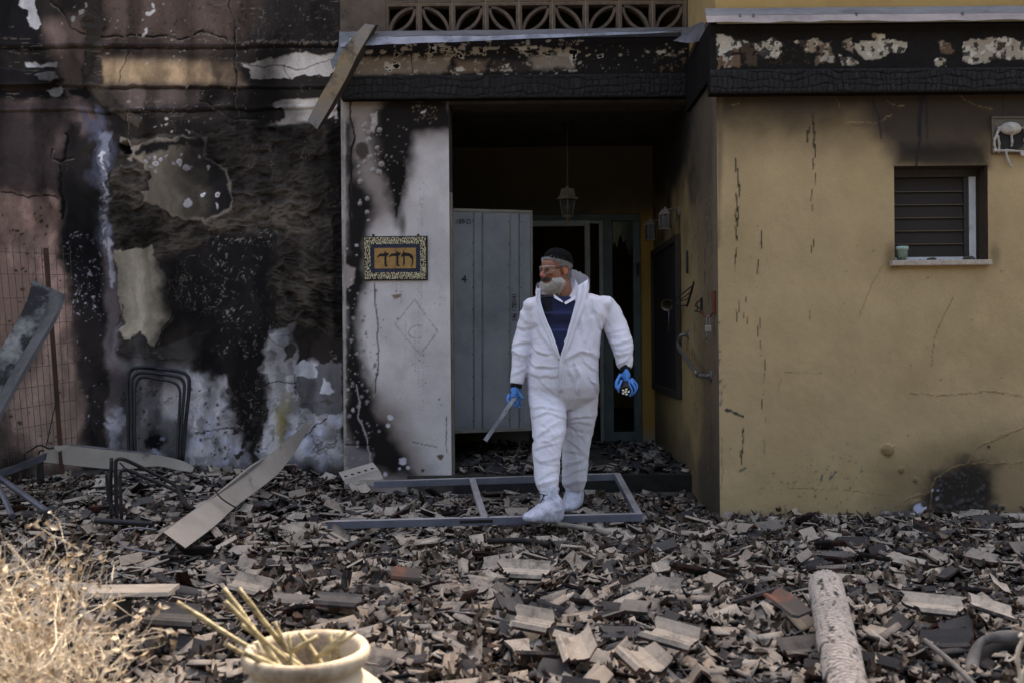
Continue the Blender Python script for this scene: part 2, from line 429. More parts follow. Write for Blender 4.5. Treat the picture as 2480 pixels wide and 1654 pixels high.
    m = s.poly([(165,222),(205,210),(222,232),(200,238),(165,235)], 3, 6, 14, 23); s.fill(m, S(20,18,19))
    # charred beam end at the far left
    m = s.poly([(-460,168),(100,170),(142,180),(156,196),(120,212),(-460,217)], 3, 4, 20, 24); s.fill(m, S(22,20,21)); s.h += m*.05
    m = s.poly([(84,184),(112,176),(138,184),(150,198),(120,202),(95,196)], 2, 4, 10, 25); s.fill(m, S(118,116,120)); s.h += m*.004
    m = s.poly([(-460,217),(150,214),(160,240),(-460,250)], 8, 8, 20, 26); s.fill(m, S(18,16,18))
    for pts in ([(48,-30),(95,-30),(95,25),(100,40),(103,60),(85,72),(70,65),(68,45),(72,28),(50,15)], [(100,222),(145,213),(147,228),(130,238),(110,235)],
                [(55,150),(80,148),(95,155),(110,150),(135,152),(140,165),(100,163),(60,162)]):
        m = s.poly(pts, 1.2, 4, 12, 27); s.fill(m, S(166,166,172)); s.h -= m*.006
    # large flakes off the upper wall
    for pts in ([(568,149),(600,152),(660,140),(700,133),(745,126),(770,135),(815,130),(815,172),(800,185),(740,185),(680,190),(640,190),(605,188),(598,165)],
                [(662,252),(680,243),(760,243),(815,245),(812,277),(790,292),(740,302),(700,308),(636,307),(690,290),(685,265),(665,262)], [(800,265),(815,262),(818,290),(806,286)]):
        m = s.poly(pts, 1.3, 5, 14, 28, 6); s.fill(m, S(156,151,149)); s.h -= m*.008
    for p in ([(568,149),(640,160),(690,155),(735,168),(820,140)], [(640,160),(645,188)], [(700,155),(715,188)]):
        s.fill(s.line(p, 1.2, 1, 2, 12, 4), S(70,64,62))
    # cracks
    for p, wd in (([(560,0),(564,60),(556,110),(566,150),(570,220),(577,280)], 2.2), ([(240,90),(290,88),(320,82),(400,88),(430,94),(480,74),(530,95)], 2.4),
                  ([(130,10),(165,36),(185,70),(205,88)], 2.5), ([(306,268),(307,335)], 1.3), ([(480,246),(515,256),(545,280),(565,292),(630,290)], 1.6),
                  ([(0,472),(40,480),(140,482)], 1.6), ([(320,130),(290,170),(285,200)], 1), ([(120,360),(125,390),(150,392),(182,385)], 2)):
        m = s.line(p, wd, 1.2, 4, 22, int(p[0][0])); s.fill(m, S(17,15,15)); s.h -= m*.007
        m = s.line([(x+2, y+wd+2) for x, y in p], 1.2, 1, 4, 22, int(p[0][0])); s.fill(m, S(104,94,90), .5)
    # bare rough render, burnt black, with the smooth coat still hanging on in places
    rough = s.poly([(272,392),(330,335),(480,325),(560,300),(700,300),(830,300),(830,830),(760,800),(680,790),(655,700),(560,560),(500,600),(400,640),(375,598),(290,612),(268,540)], 5, 14, 40, 30)
    rid = fbm(px/52, py/30, 5, 40, .55); rr = 1-np.abs(2*rid-1)
    rip = 1-np.abs(2*fbm((px*.9+py*.45)/46, (py-px*.35)/13, 4, 41)-1)
    right = sstep(620, 700, px)*sstep(560, 640, py)
    rel = rr*(1-right) + rip*right
    s.fill(rough, S(46,42,39)); s.h += rough*(.055*(rel-.5) + .02*(fbm(px/14,py/9,3,44)-.5) - .014)
    s.fill(rough*sstep(.6,.97,rel), S(74,68,63), .7); s.fill(rough*sstep(.55,.2,rel), S(24,22,22), .8)
    s.fill(rough*sstep(430, 560, px)*sstep(560,420,py), S(28,26,26), .7)
    coat = s.poly([(322,358),(380,342),(512,330),(506,380),(542,410),(562,440),(566,490),(560,512),(500,542),(440,532),(390,512),(345,490),(338,460),(362,458),(360,420),(330,390)], 1.6, 7, 26, 31)
    s.c = s.c*(1-coat[...,None]) + coat[...,None]*(np.array(S(122,114,104))*(1-sstep(350,540,px))[...,None] + np.array(S(26,24,26))*sstep(350,540,px)[...,None])
    s.h = s.h*(1-coat) + coat*.012
    e = coat*(1-s.poly([(328,362),(380,348),(506,336),(500,380),(536,410),(556,440),(560,486),(554,506),(500,534),(440,524),(390,504),(350,484),(344,464),(368,462),(366,420),(336,390)], 3, 6, 26, 31)); s.fill(e, S(120,112,106), .6)
    m = s.poly([(325,362),(505,333),(500,352),(330,372)], 4, 9, 16, 32); s.fill(m, S(30,27,27))
    for x, y, r in ((351,388,5),(362,379,4),(378,380,5),(397,386,4.5),(411,381,4),(444,391,7),(462,405,7.5),(378,393,6),(430,395,3),(449,378,3),(484,379,4),(496,404,5.5),(378,414,4),(360,402,4),(368,404,3)):
        s.dot(x, y, r, S(150,148,158), .002, S(190,188,198) if r > 4 else None)
    s.dot(447,493,9,S(184,184,194),.003); s.dot(493,474,6,S(120,118,124),.002,S(176,174,184)); s.dot(526,479,7,S(110,108,112),.002,S(176,174,184)); s.dot(525,496,2.5,S(170,170,178),0,None,1,1,3)
    s.dot(302,357,16,S(6,5,5),-.10); 
    m = s.line([(290,340),(318,345),(322,365),(312,382)], 5, 2.5, 4); s.fill(m, S(140,134,130), .8)
    # beige remnant and the dark patch under it
    bei = s.poly([(284,603),(376,596),(388,640),(402,680),(428,735),(402,765),(388,830),(376,848),(340,822),(310,828),(294,800),(288,700)], 1.8, 7, 30, 33)
    bei = bei*sstep(432,372,px+70*(fbm(px/40,py/50,5,93)-.5)+.12*(py-700)*(py < 700))
    g = sstep(345, 425, px+40*(fbm(px/50,py/60,4,92)-.5))[...,None]
    s.c = s.c*(1-bei[...,None]) + bei[...,None]*(np.array(S(142,135,124))*(1-g) + np.array(S(48,45,43))*g); s.h = s.h*(1-bei) + bei*.010
    dk = s.poly([(300,850),(340,808),(378,845),(470,810),(525,790),(530,830),(500,875),(420,868),(320,872)], 1.6, 6, 20, 34); s.fill(dk, S(46,44,45)); s.h = s.h*(1-dk) + dk*.004
    s.fill(s.line([(384,848),(395,780),(408,745)], 1.8, 1.2, 3, 14, 3), S(26,24,24))
    # black sweep with ash specks
    blk = s.poly([(385,640),(470,600),(540,570),(660,560),(690,640),(650,760),(690,800),(650,900),(640,1000),(620,1130),(560,1130),(540,1000),(545,930),(470,870),(500,800),(430,770),(400,700)], 24, 24, 60, 35); blk = np.clip(blk*1.15-.25*sstep(.5,.7,fbm(px/34,py/60,5,150)),0,1); s.fill(blk, S(21,19,20))
    s.h = s.h*(1-blk*.8)
    sp = np.maximum(fbm(px/3.1, py/4.2, 2, 50)-.64, 0)*6*sstep(.4,.6,vnoise(px/9,py/11,53))*sstep(.45,.62,fbm(px/60,py/90,3,51)+.12*sstep(500,640,px))
    s.fill(np.clip(sp*blk,0,1), S(136,133,132), .55)
    s.fill(s.poly([(660,560),(830,560),(830,640),(700,680)], 20, 8, 30, 36), S(38,35,34), .7)
    # lower wall
    s.fill(s.poly([(300,880),(460,880),(470,1140),(300,1140)], 22, 12, 40, 37), S(84,83,88))
    s.fill(s.poly([(318,930),(448,930),(450,1110),(318,1110)], 26, 12, 40, 38), S(128,127,133))
    low = s.poly([(455,900),(545,930),(560,1040),(600,1140),(440,1140)], 22, 26, 34, 39); s.fill(low, S(152,152,160))
    lo2 = s.poly([(640,870),(660,800),(700,790),(715,850),(720,900),(760,880),(770,905),(720,930),(740,990),(830,1000),(830,1140),(640,1140),(655,1000)], 12, 20, 26, 40); s.fill(lo2, S(150,150,157))
    mo = sstep(.48,.62,fbm(px/26,py/30,6,55)); s.fill(np.maximum(low, lo2)*mo, S(98,96,100), .7)
    bl = sstep(.5,.62,fbm(px/30+9,py/26,6,56))*sstep(960,1040,py); s.fill(np.maximum(low, lo2)*bl, S(156,160,180), .8)
    s.fill(s.poly([(715,905),(830,860),(830,1000),(770,1010),(725,985),(712,940)], 1.8, 8, 22, 41), S(80,79,84))
    for pts in ([(705,895),(740,872),(755,880),(768,900),(765,908),(710,912)], [(775,945),(785,915),(805,930),(812,950),(790,958)], [(650,815),(695,808),(700,830),(690,850),(660,845)]):
        m = s.poly(pts, 1.3, 3, 12, 42); s.fill(m, S(152,154,164)); s.h += m*.007
    for pts in ([(680,850),(700,838),(715,850),(700,870),(682,882)], [(770,980),(790,968),(808,980),(790,988)]):
        m = s.poly(pts, 1.3, 3, 12, 43); s.fill(m, S(70,66,66)); s.h -= m*.004
    for p in ([(640,928),(712,928)], [(470,1045),(565,1035)], [(700,1090),(790,1015)], [(712,905),(708,930),(712,960)], [(300,735),(285,790)]): s.fill(s.line(p, 1.4, 1, 2.5, 14, 7), S(36,33,34))
    s.fill(s.ell(690,1020,18,62,.6,.3,20,6), S(112,108,66), .6); s.fill(s.ell(692,1035,12,26,.5,.3,12,7), S(104,84,28), .7)
    s.fill(s.ell(382,1068,22,20,.4,.35,12,8), S(20,19,21)); s.dot(384,1090,9,S(150,155,180)); s.dot(398,1062,4,S(150,155,180)); s.dots(60,(320,930,450,1110),(1,3.5),S(70,69,76),0,60)
    s.dots(40, (560,940,640,1120), (2,9), S(44,40,38), 0, 61); s.dots(50,(460,920,560,1120),(1,5),S(74,72,80),0,62)
    s.fill(s.poly([(796,300),(840,300),(840,880),(806,880)], 6, 8, 24, 44), S(26,24,24)); 
    s.fill(s.poly([(-460,1120),(840,1120),(840,1260),(-460,1260)], 24, 16, 30, 45), S(40,37,36), .8)
    s.dots(160, (240,0,820,300), (.8,2.6), S(120,112,110), 0, 63); s.dots(120, (250,10,560,100), (1.5,5), S(58,50,47), .003, 64)
    s.dots(90, (580,10,830,100), (1.5,5), S(44,40,38), .004, 65); s.dots(26, (100,0,520,330), (1.5,4), S(150,146,146), 0, 66)
    for x, y in ((368,10),(362,32),(366,25),(358,70),(358,80),(203,12),(203,30),(190,45)): s.dot(x,y,4.5,S(150,148,150),0,None,.9,int(x),.8)
    # curled paint lips, scratches, drifts of soot over all of it
    lip = fbm(px/70, py/60, 5, 120); ln = np.exp(-((lip-.5)/.006)**2)*sstep(.5,.62,fbm(px/120,py/120,3,121)); zone = sstep(300,340,py)*sstep(262,300,px)
    s.fill(ln*zone*(1-.6*coat), S(104,98,93), .6); s.h += ln*zone*.007; sh_ = np.exp(-((lip-.488)/.008)**2)*sstep(.5,.62,fbm(px/120,py/120,3,121)); s.fill(sh_*zone, S(18,16,16), .6)
    scr = sstep(.72,.78,fbm(px/2.4+(fbm(px/30,py/40,2,140)-.5)*9,py/20,3,123))*sstep(.54,.68,fbm(px/70,py/60,3,124)); s.fill(scr, S(110,104,102), .22)
    scr = sstep(.72,.78,fbm(px/30,py/2.4,3,125))*sstep(.52,.66,fbm(px/90,py/40,3,126)); s.fill(scr*sstep(320,280,py), S(112,102,96), .45)
    drift = fbm(px/150, py/190, 6, 127, .55); keep_ = np.clip(np.maximum.reduce([bei, coat*sstep(480,380,px)]), 0, 1)
    s.c *= (np.clip(.34+1.42*sstep(.26,.64,drift), .34, 1.35)*(1-keep_*.8)+keep_*.8)[...,None]
    s.c *= (.62+.85*sstep(.25,.72,fbm(px/46, py/240, 5, 210)))[...,None]*np.array((1.07,1.0,.93)); s.h += s.nz(18, 4, 70)*.005
    return s.build('wall', M_rough, house, (0, -1, 0))
wl = paint_left(); wl['label'] = 'blackened left wall with peeling plaster and white ash specks'

# ------------------------------------------------------------------ white pier beside the porch
def paint_pier():
    s = front_sheet(832, 1091, 225, 1230, YP, S(188,184,188), 2.3, x0=XPO, x1=XPI, z0=-.06, z1=3.12)
    px, py = s.px, s.py
    s.fill(np.clip(sstep(.5,.75,fbm(px/70,py/90,5,3)),0,1), S(168,164,168), .6)
    s.fill(sstep(880,1130,py)*sstep(1080,900,px), S(120,110,102), .8)
    s.fill(s.poly([(832,225),(1000,225),(1093,232),(1093,330),(1010,350),(990,430),(968,500),(955,520),(880,560),(880,640),(850,760),(862,860),(900,930),(960,1000),(1010,1090),(1040,1170),(832,1170)], 40, 14, 50, 5), S(96,82,76), .75)
    s.fill(s.poly([(836,240),(930,240),(915,300),(905,420),(880,520),(850,520),(846,300)], 10, 8, 30, 6), S(128,120,118))
    s.fill(s.poly([(925,232),(1100,226),(1100,318),(1010,330),(988,420),(968,500),(960,545),(950,505),(938,440),(912,400),(900,330),(905,270)], 20, 16, 36, 7), S(25,22,22))
    s.fill(s.poly([(940,395),(975,392),(985,420),(970,480),(960,530),(955,480),(945,440)], 3, 4, 14, 8), S(18,16,16))
    s.fill(s.line([(958,470),(959,525)], 1.3, 1, 1.5), S(22,20,20)); s.fill(s.ell(975,545,8,26,.8), S(70,62,60), .8)
    s.fill(s.poly([(832,300),(850,300),(862,420),(900,470),(905,500),(896,560),(892,620),(884,700),(868,780),(872,860),(894,930),(905,985),(945,1040),(985,1100),(1000,1150),(940,1150),(870,1130),(848,1080),(832,1000)], 20, 16, 40, 9), S(26,23,23))
    s.fill(s.poly([(832,225),(836,225),(838,1150),(832,1150)], 3, 3, 12, 10), S(150,144,140))
    s.fill(s.poly([(836,1060),(856,1080),(900,1100),(905,1150),(836,1160)], 9, 12, 20, 11), S(110,106,110))
    m = s.poly([(832,640),(858,652),(856,690),(838,700)], 3, 8, 12, 12); s.fill(m, S(140,132,132)); s.h -= m*.006
    g = np.random.default_rng(5)
    for x, y, r in ((905,300,6),(919,316,6.5),(893,340,7),(913,359,5.5),(896,381,6),(884,392,5),(924,397,7),(903,413,6),(918,418,7),(872,440,6),(890,482,5),(872,493,5),(889,515,5),(893,535,4),(884,318,4),(886,300,4),(883,306,6),(902,280,6),(893,322,5),(870,420,4),(868,405,4)):
        s.dot(x, y, r, S(150,145,146), .012, None, .9, int(x)); s.dot(x+1.5, y+2.5, r*.5, S(120,114,114), 0)
    s.dots(70, (866,290,985,500), (.8,2.6), S(128,122,122), .002, 13); s.dots(36, (1000,255,1060,300), (1,3.2), S(96,84,72), .004, 14)
    s.dots(110, (838,700,920,1140), (1,5), S(120,117,122), .002, 15); s.dots(26, (838,500,870,1140), (1,4), S(160,155,158), 0, 16)
    m = s.poly([(900,285),(912,272),(914,300),(905,325),(898,318)], 1.4, 3, 8, 17); s.fill(m, S(160,154,154)); s.h += m*.012
    m = s.poly([(1018,272),(1033,267),(1030,274),(1020,277)], 1.2, 1); s.fill(m, S(178,172,170))
    m = s.ell(877,366,16,19,.2,.3,10,4); s.fill(m, S(66,60,58)); s.h += m*.015
    for x, y, r in ((975,1116,9),(933,1147,5),(988,1132,5),(968,1134,3),(940,1030,5),(945,1010,7)): s.dot(x, y, r, S(176,176,188), -.003)
    s.dot(1067,1106,7,S(96,84,74),-.006); s.dot(1023,1139,4,S(96,84,74)); s.dot(1025,1138,3,S(60,52,48))
    s.dots(30, (900,700,1080,1000), (.9,3), S(110,100,96), 0, 18)
    for p, wd in (([(906,686),(908,730),(914,780),(916,840),(918,880),(912,910),(908,950)], 1.3), ([(846,240),(848,290),(860,330),(852,360),(848,480),(850,560)], 2.2),
                  ([(862,930),(872,975),(868,1010),(885,1050),(900,1130)], 1.5), ([(838,1075),(895,1078)], 1.6), ([(1080,1010),(1082,1095)], .9), ([(1000,1070),(1060,1085)], .8)):
        m = s.line(p, wd, 1, 3, 18, int(p[0][0])); s.fill(m, S(40,36,36) if wd < 1.5 else S(150,146,150) if p[0][0] == 862 else S(24,22,22)); s.h -= m*.004
    # chalked diamond with a C
    def dotted(pts, w, step=3.2):
        for (ax, ay), (bx, by) in zip(pts[:-1], pts[1:]):
            n = max(1, int(math.hypot(bx-ax, by-ay)/step))
            for i in range(n):
                if random.random() < .86: s.dot(ax+(bx-ax)*i/n+random.uniform(-.5,.5), ay+(by-ay)*i/n+random.uniform(-.5,.5), w, S(92,90,94), 0, None, .62)
    dotted([(1004,726),(957,786),(988,824),(1018,858),(1060,803),(1028,760),(1004,726)], 1.5)
    dotted([(1022,790),(1008,788),(996,794),(989,804),(992,814),(1004,819),(1022,818)], 1.7)
    for x, y0, y1 in ((1018,420,520),(1022,480,560),(1014,690,940),(1020,660,820),(1026,440,500),(960,684,710),(972,684,735),(982,760,870),(1024,880,1000),(1005,800,900),(972,690,712)):
        y = y0
        while y < y1:
            if random.random() < .55: s.dot(x+random.uniform(-.8,.8), y, random.uniform(.7,1.4), S(110,104,102), 0, None, .6)
            y += 3.4
    s.fill(s.poly([(948,715),(975,712),(970,722),(955,724)], 2, 3, 8, 19), S(120,104,90))
    s.c *= np.array((1.05,1.0,.94)); s.h += s.nz(14, 4, 71)*.0035
    return s.build('wall', M_pl, house, (0, -1, 0))
wp = paint_pier(); wp['label'] = 'white pier beside the porch with a black soot plume'

# ------------------------------------------------------------------ ochre front of the right wing
WX0, WX1 = P(2168, 520, YR).x, P(2391, 520, YR).x
WZ0, WZ1 = P(2280, 632, YR).z, P(2280, 403, YR).z
def paint_right():
    s = front_sheet(1738, 2580, 222, 1330, YR, S(163,141,107), 2.8, x0=XC, z0=-.06, z1=P(2100,221,YR).z)
    px, py = s.px, s.py
    s.fill(sstep(.45,.7,fbm(px/160,py/200,5,80)), S(154,132,98), .6)
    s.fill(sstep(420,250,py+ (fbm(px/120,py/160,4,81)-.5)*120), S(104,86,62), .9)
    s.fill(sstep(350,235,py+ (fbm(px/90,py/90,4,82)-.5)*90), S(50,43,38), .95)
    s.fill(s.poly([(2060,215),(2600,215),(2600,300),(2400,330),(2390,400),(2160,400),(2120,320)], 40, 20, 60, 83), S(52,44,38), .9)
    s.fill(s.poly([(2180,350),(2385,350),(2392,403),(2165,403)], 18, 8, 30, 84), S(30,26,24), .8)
    s.fill(s.poly([(1736,222),(1752,222),(1748,400),(1742,600),(1738,600)], 8, 4, 30, 85), S(90,76,58), .7)
    s.fill(s.ell(2160,625,16,30,.7), S(96,80,58), .7); s.fill(s.ell(2410,620,12,26,.7), S(100,84,60), .6)
    # bottom: burnt corner
    s.fill(s.poly([(2120,1130),(2300,1060),(2420,1050),(2600,1060),(2600,1300),(2100,1300)], 50, 20, 60, 86), S(100,86,66), .6)
    s.fill(s.poly([(2250,1150),(2330,1120),(2400,1140),(2410,1240),(2380,1300),(2200,1300),(2210,1220)], 30, 34, 50, 87), S(30,27,27), .95)
    s.fill(sstep(1200,1290,py+(fbm(px/60,py/60,4,88)-.5)*70), S(112,100,82), .6)
    s.dots(120, (2262,1140,2385,1250), (1,4.5), S(66,62,62), .004, 30)
    for x, y, r in ((2320,1222,8),(2300,1228,7),(2330,1213,6),(2345,1212,5),(2276,1226,8),(2318,1246,8),(2353,1230,6),(2290,1240,5),(2362,1222,6),(2375,1228,6),(2410,1226,8),(2428,1228,6)): s.dot(x, y, r, S(58,54,54), .010)
    m = s.poly([(2212,1222),(2228,1216),(2232,1228),(2244,1226),(2240,1240),(2222,1243),(2211,1238)], 1.2, 3, 8, 31); s.fill(m, S(172,172,192)); s.h -= m*.003
    s.dot(2258,1187,3,S(170,170,188)); s.dot(2272,1187,2.5,S(170,170,188)); s.dot(2270,1206,5,S(120,118,126))
    m = s.ell(2224,1228,19,18,.15); s.h += m*.012
    s.dot(2150,1088,15,S(128,108,78),.02); s.dot(2183,1138,7,S(112,92,70),.012); s.dot(2217,1163,6,S(100,84,66),.01); s.dot(2395,1082,4,S(60,52,44))
    # cracks with pale lips
    for p, w in (([(2170,1228),(2200,1205),(2255,1186),(2262,1160),(2300,1135),(2345,1118),(2370,1080),(2400,1065),(2480,1030)], 2.2), ([(2255,1186),(2256,1240)], 1.5), ([(2350,1120),(2390,1118),(2420,1122),(2500,1112)], 1.6),
                 ([(2205,950),(2290,955),(2400,945),(2480,957)], 1.4), ([(2255,880),(2270,800),(2310,720)], .9), ([(2050,300),(2120,300),(2160,280)], 1.6), ([(2320,225),(2350,250),(2400,268)], 1.5), ([(2145,240),(2160,255),(2190,260)], 1.3), ([(1765,255),(1790,250)],1.4), ([(2026,240),(2036,265)],1)):
        m = s.line(p, w*.55, 1, 6, 20, int(p[0][0])); s.fill(m, S(146,124,88), .6); s.h += m*.004
        m = s.line([(x, y+w+1) for x, y in p], .8, .8, 5, 26, int(p[0][0])); s.fill(m, S(70,58,44), .7)
    for p in ([(1748,1060),(1750,1140),(1745,1200)], [(1905,1180),(2040,1185),(2160,1200)], [(2080,770),(2110,690),(2140,640)], [(1900,900),(1990,905)]): s.fill(s.line(p, .9, .9, 3, 20, 9), S(104,88,64), .7)
    # black drips
    g = np.random.default_rng(9)
    def drip(x, y0, y1, w, wob=4, dens=.8, c=S(24,22,22)):
        y = y0
        while y < y1:
            L = g.uniform(10, 34)
            if g.random() < dens: xx_ = x+g.normal(0,wob); s.fill(s.line([(xx_, y), (xx_+g.normal(0,.8), y+L)], g.uniform(.5,1)*w, 1, .8, 10, int(y)), c, .92)
            y += L*.75
    drip(1787,385,530,2.0,3,.95); drip(1783,500,640,1.6,3,.7); drip(1784,660,900,1.2,3,.35); drip(1965,280,340,2.4,5,1); drip(1967,310,420,1.8,8,.9); drip(1963,420,560,1.3,6,.5); drip(1966,560,760,1.1,5,.3)
    drip(1843,560,590,2,1,1); drip(1838,630,660,1.5,1,1); drip(1850,870,1080,1.2,2,.5); drip(1840,770,840,1.2,2,.5); drip(1796,1030,1120,1.8,3,.7); drip(1890,890,960,1,4,.4); drip(1805,720,800,1,6,.4)
    for p, w in (([(2118,222),(2114,250),(2128,285),(2135,335)], 2.2), ([(2236,222),(2229,280),(2228,340),(2222,370),(2220,403)], 3.6), ([(2240,222),(2245,300),(2245,335)], 2), ([(2228,230),(2226,330)], 4), ([(2428,222),(2428,282)], 1.6), ([(2100,226),(2101,243)], 1.6)): s.fill(s.line(p, w, 1.5, 2.5, 20, 3), S(34,32,36), .85)
    s.fill(s.line([(1758,992),(1785,1002),(1800,1010)], 2.2, 1.2, 3, 12, 4), S(40,42,48)); s.fill(s.ell(1764,994,8,4,.4,.4,6,2), S(44,46,52))
    # teal splashes
    for i in range(120):
        x, y = g.normal(1965,75), g.normal(1160,38)
        if 1760 < x < 2120 and y < 1230: s.dot(x, y, 1+2.8*g.random()**3, S(70,84,84), 0, None, .75, i)
    for p in ([(2010,1160),(2024,1142)], [(1793,1140),(1806,1132)], [(1992,1150),(1990,1165)]): s.fill(s.line(p, 2.6, 1.4, 3, 8, 2), S(60,76,78), .8)
    for i in range(60): s.dot(g.uniform(1750,2480), g.uniform(520,1220), .8+1.6*g.random()**2, S(84,70,50), 0, None, .7, i)
    m = s.line([(1741,780),(1745,1000)], 2.5, 2, 6, 10, 5); s.fill(m*(s.nz(10,3,8)>.05), S(60,66,78), .8)
    s.hole = (s.X > WX0) & (s.X < WX1) & (s.Z > WZ0) & (s.Z < WZ1)
    s.h += s.nz(16, 4, 72)*.003 + s.nz(300, 3, 73)*.01
    return s.build('wall', M_yel, house, (0, -1, 0))
wr = paint_right(); wr['label'] = 'ochre painted front wall with black drips and burnt lower corner'

# ------------------------------------------------------------------ side wall of the right wing, porch back wall
def paint_side():
    Y = lin(0.001, YB, .011); Z = lin(-.06, 3.4, .011)
    s = Sheet(Y, Z, lambda U, V: (np.full_like(U, XC), U, V), S(140,118,82))
    n = fbm(s.U*3, s.V*3, 5, 4)-.5; n2 = fbm(s.U*9, s.V*3, 5, 5)-.5
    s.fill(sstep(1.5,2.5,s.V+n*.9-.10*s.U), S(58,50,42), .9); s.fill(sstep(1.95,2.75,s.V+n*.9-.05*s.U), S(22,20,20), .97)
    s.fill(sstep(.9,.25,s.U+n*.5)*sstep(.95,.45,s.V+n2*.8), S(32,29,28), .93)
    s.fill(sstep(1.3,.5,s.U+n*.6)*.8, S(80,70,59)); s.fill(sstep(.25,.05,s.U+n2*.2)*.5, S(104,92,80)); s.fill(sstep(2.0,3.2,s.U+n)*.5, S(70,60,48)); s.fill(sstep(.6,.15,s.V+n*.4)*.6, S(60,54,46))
    g = np.random.default_rng(3)
    for i in range(60):
        x, y, L = g.uniform(.05,1.1), g.uniform(.5,2.3), g.uniform(.02,.12); m = (np.abs(s.U-x) < .007) & (s.V > y) & (s.V < y+L); s.fill(m*1., S(38,34,32), .85)
    for i in range(50):
        x, y, r = g.uniform(.02,.45), g.uniform(.1,3.1), g.uniform(.004,.016); d = np.hypot((s.U-x)*2, s.V-y); s.fill((d < r)*1., S(120,112,104), .8)
    s.h += (fbm(s.U*30, s.V*30, 3, 6)-.5)*.006
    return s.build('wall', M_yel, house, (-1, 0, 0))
ws = paint_side(); ws['label'] = 'ochre side wall of the porch, sooted black at the top'

DX0, DX1 = P(1280, 800, YB).x, P(1551, 800, YB).x; DZ1 = P(1420, 521, YB).z
def paint_back():
    s = Sheet(lin(XPI-.35, XC, .012), lin(-.02, ZC, .012), lambda U, V: (U, np.full_like(U, YB), V), S(140,108,54))
    n = fbm(s.U*3, s.V*3, 5, 14)-.5
    s.fill(sstep(2.3,2.75,s.V+n*.5), S(40,34,28), .9); s.fill(sstep(2.2,1.0,s.U*3-.5+n), S(66,60,54), .95)
    s.fill(sstep(2.2,2.55,s.V+n*.3), S(72,65,58), .9)
    s.fill(sstep(.3,.12,s.V)*.7, S(120,112,104))
    s.hole = (s.U > DX0) & (s.U < DX1) & (s.V < DZ1)
    return s.build('wall', M_yel, house, (0, -1, 0))
wb = paint_back(); wb['label'] = 'sooty back wall of the porch around the doorway'

# shell of the building behind the plaster (gives the walls their thickness and throws the shade over the yard)
def part(name, m, boxes, parent=house, bev=0):
    b = MB()
    for a, c in boxes: b.box(a, c)
    return b.build(name, m, parent, bev)
XL, XRR, YBK = -5.6, 5.2, 8.5
zt = P(2100, 40, YR).z
part('wall', M_shell, [((XL, YL+.13, -.1), (XPO-.3, YL+.30, ROOF)), ((XL, YL+.001, P(400,-20,YL).z), (XPO-.005, YL+.13, ROOF)), ((XPO-.3, YL+.14, -.1), (XPO+.05, YL+.30, ROOF))])
part('wall', mat('sooty_reveal_plaster', S(104,98,92), S(70,65,60), 4, .9), [((XPO+.002, YP+.012, -.1), (XPI-.002, YP+.4, 3.6))])
part('wall', M_in, [((XPI-.36, YP+.401, 0), (XPI-.16, YB, ZC+.2))])                       # left side of the porch
part('wall', M_shell, [((XC+.012, .02, -.1), (WX0-.002, .22, ROOF)), ((WX1+.002, .02, -.1), (XRR, .22, ROOF)), ((WX0-.002, .02, -.1), (WX1+.002, .22, WZ0-.02)), ((WX0-.002, .02, WZ1+.002), (WX1+.002, .22, ROOF)), ((XC+.012, .22, -.1), (XC+.2, YB+.2, ROOF))])
part('wall', M_in, [((XPI-.36, YB+.01, -.1), (DX0-.002, YB+.2, ZC+.2)), ((DX1+.002, YB+.01, -.1), (XC+.012, YB+.2, ZC+.2)), ((DX0-.002, YB+.01, DZ1+.002), (DX1+.002, YB+.2, ZC+.2))])
part('wall', M_shell, [((XL, YBK, -.1), (XRR, YBK+.2, ROOF)), ((XL, YL+.30, -.1), (XL+.2, YBK, ROOF)), ((XRR-.2, .22, -.1), (XRR, YBK, ROOF))])
part('roof', M_in, [((XL-.05, YP+.0, ROOF), (XRR+.05, YBK+.25, ROOF+.2)), ((XC, -.05, ROOF), (XRR+.05, YP-.001, ROOF+.2))])
part('ceiling', M_in, [((XPI-.34, YP+.12, ZC), (XC+.01, YB+.19, ZC+.12)), ((XL+.2, YB+.21, ZC+.001), (XRR-.2, YBK, ZC+.12))])
fl = part('floor', M_floor, [((XPI-.35, YP-.02, -.1), (XC-.001, YB+.2, ZF)), ((XL+.2, YB+.201, -.1), (XRR-.2, YBK, ZF-.002))])
part('step', M_black, [((XPI+.02, YP-.06, -.1), (XC-.003, YP-.021, ZF-.006))])
part('lintel', mat('sooty_lintel', S(60,56,53), S(44,41,39), 8, .9), [((XPI+.0005, YP+.004, P(1380,251,YP).z), (XC-.001, YP+.3, 3.62))])

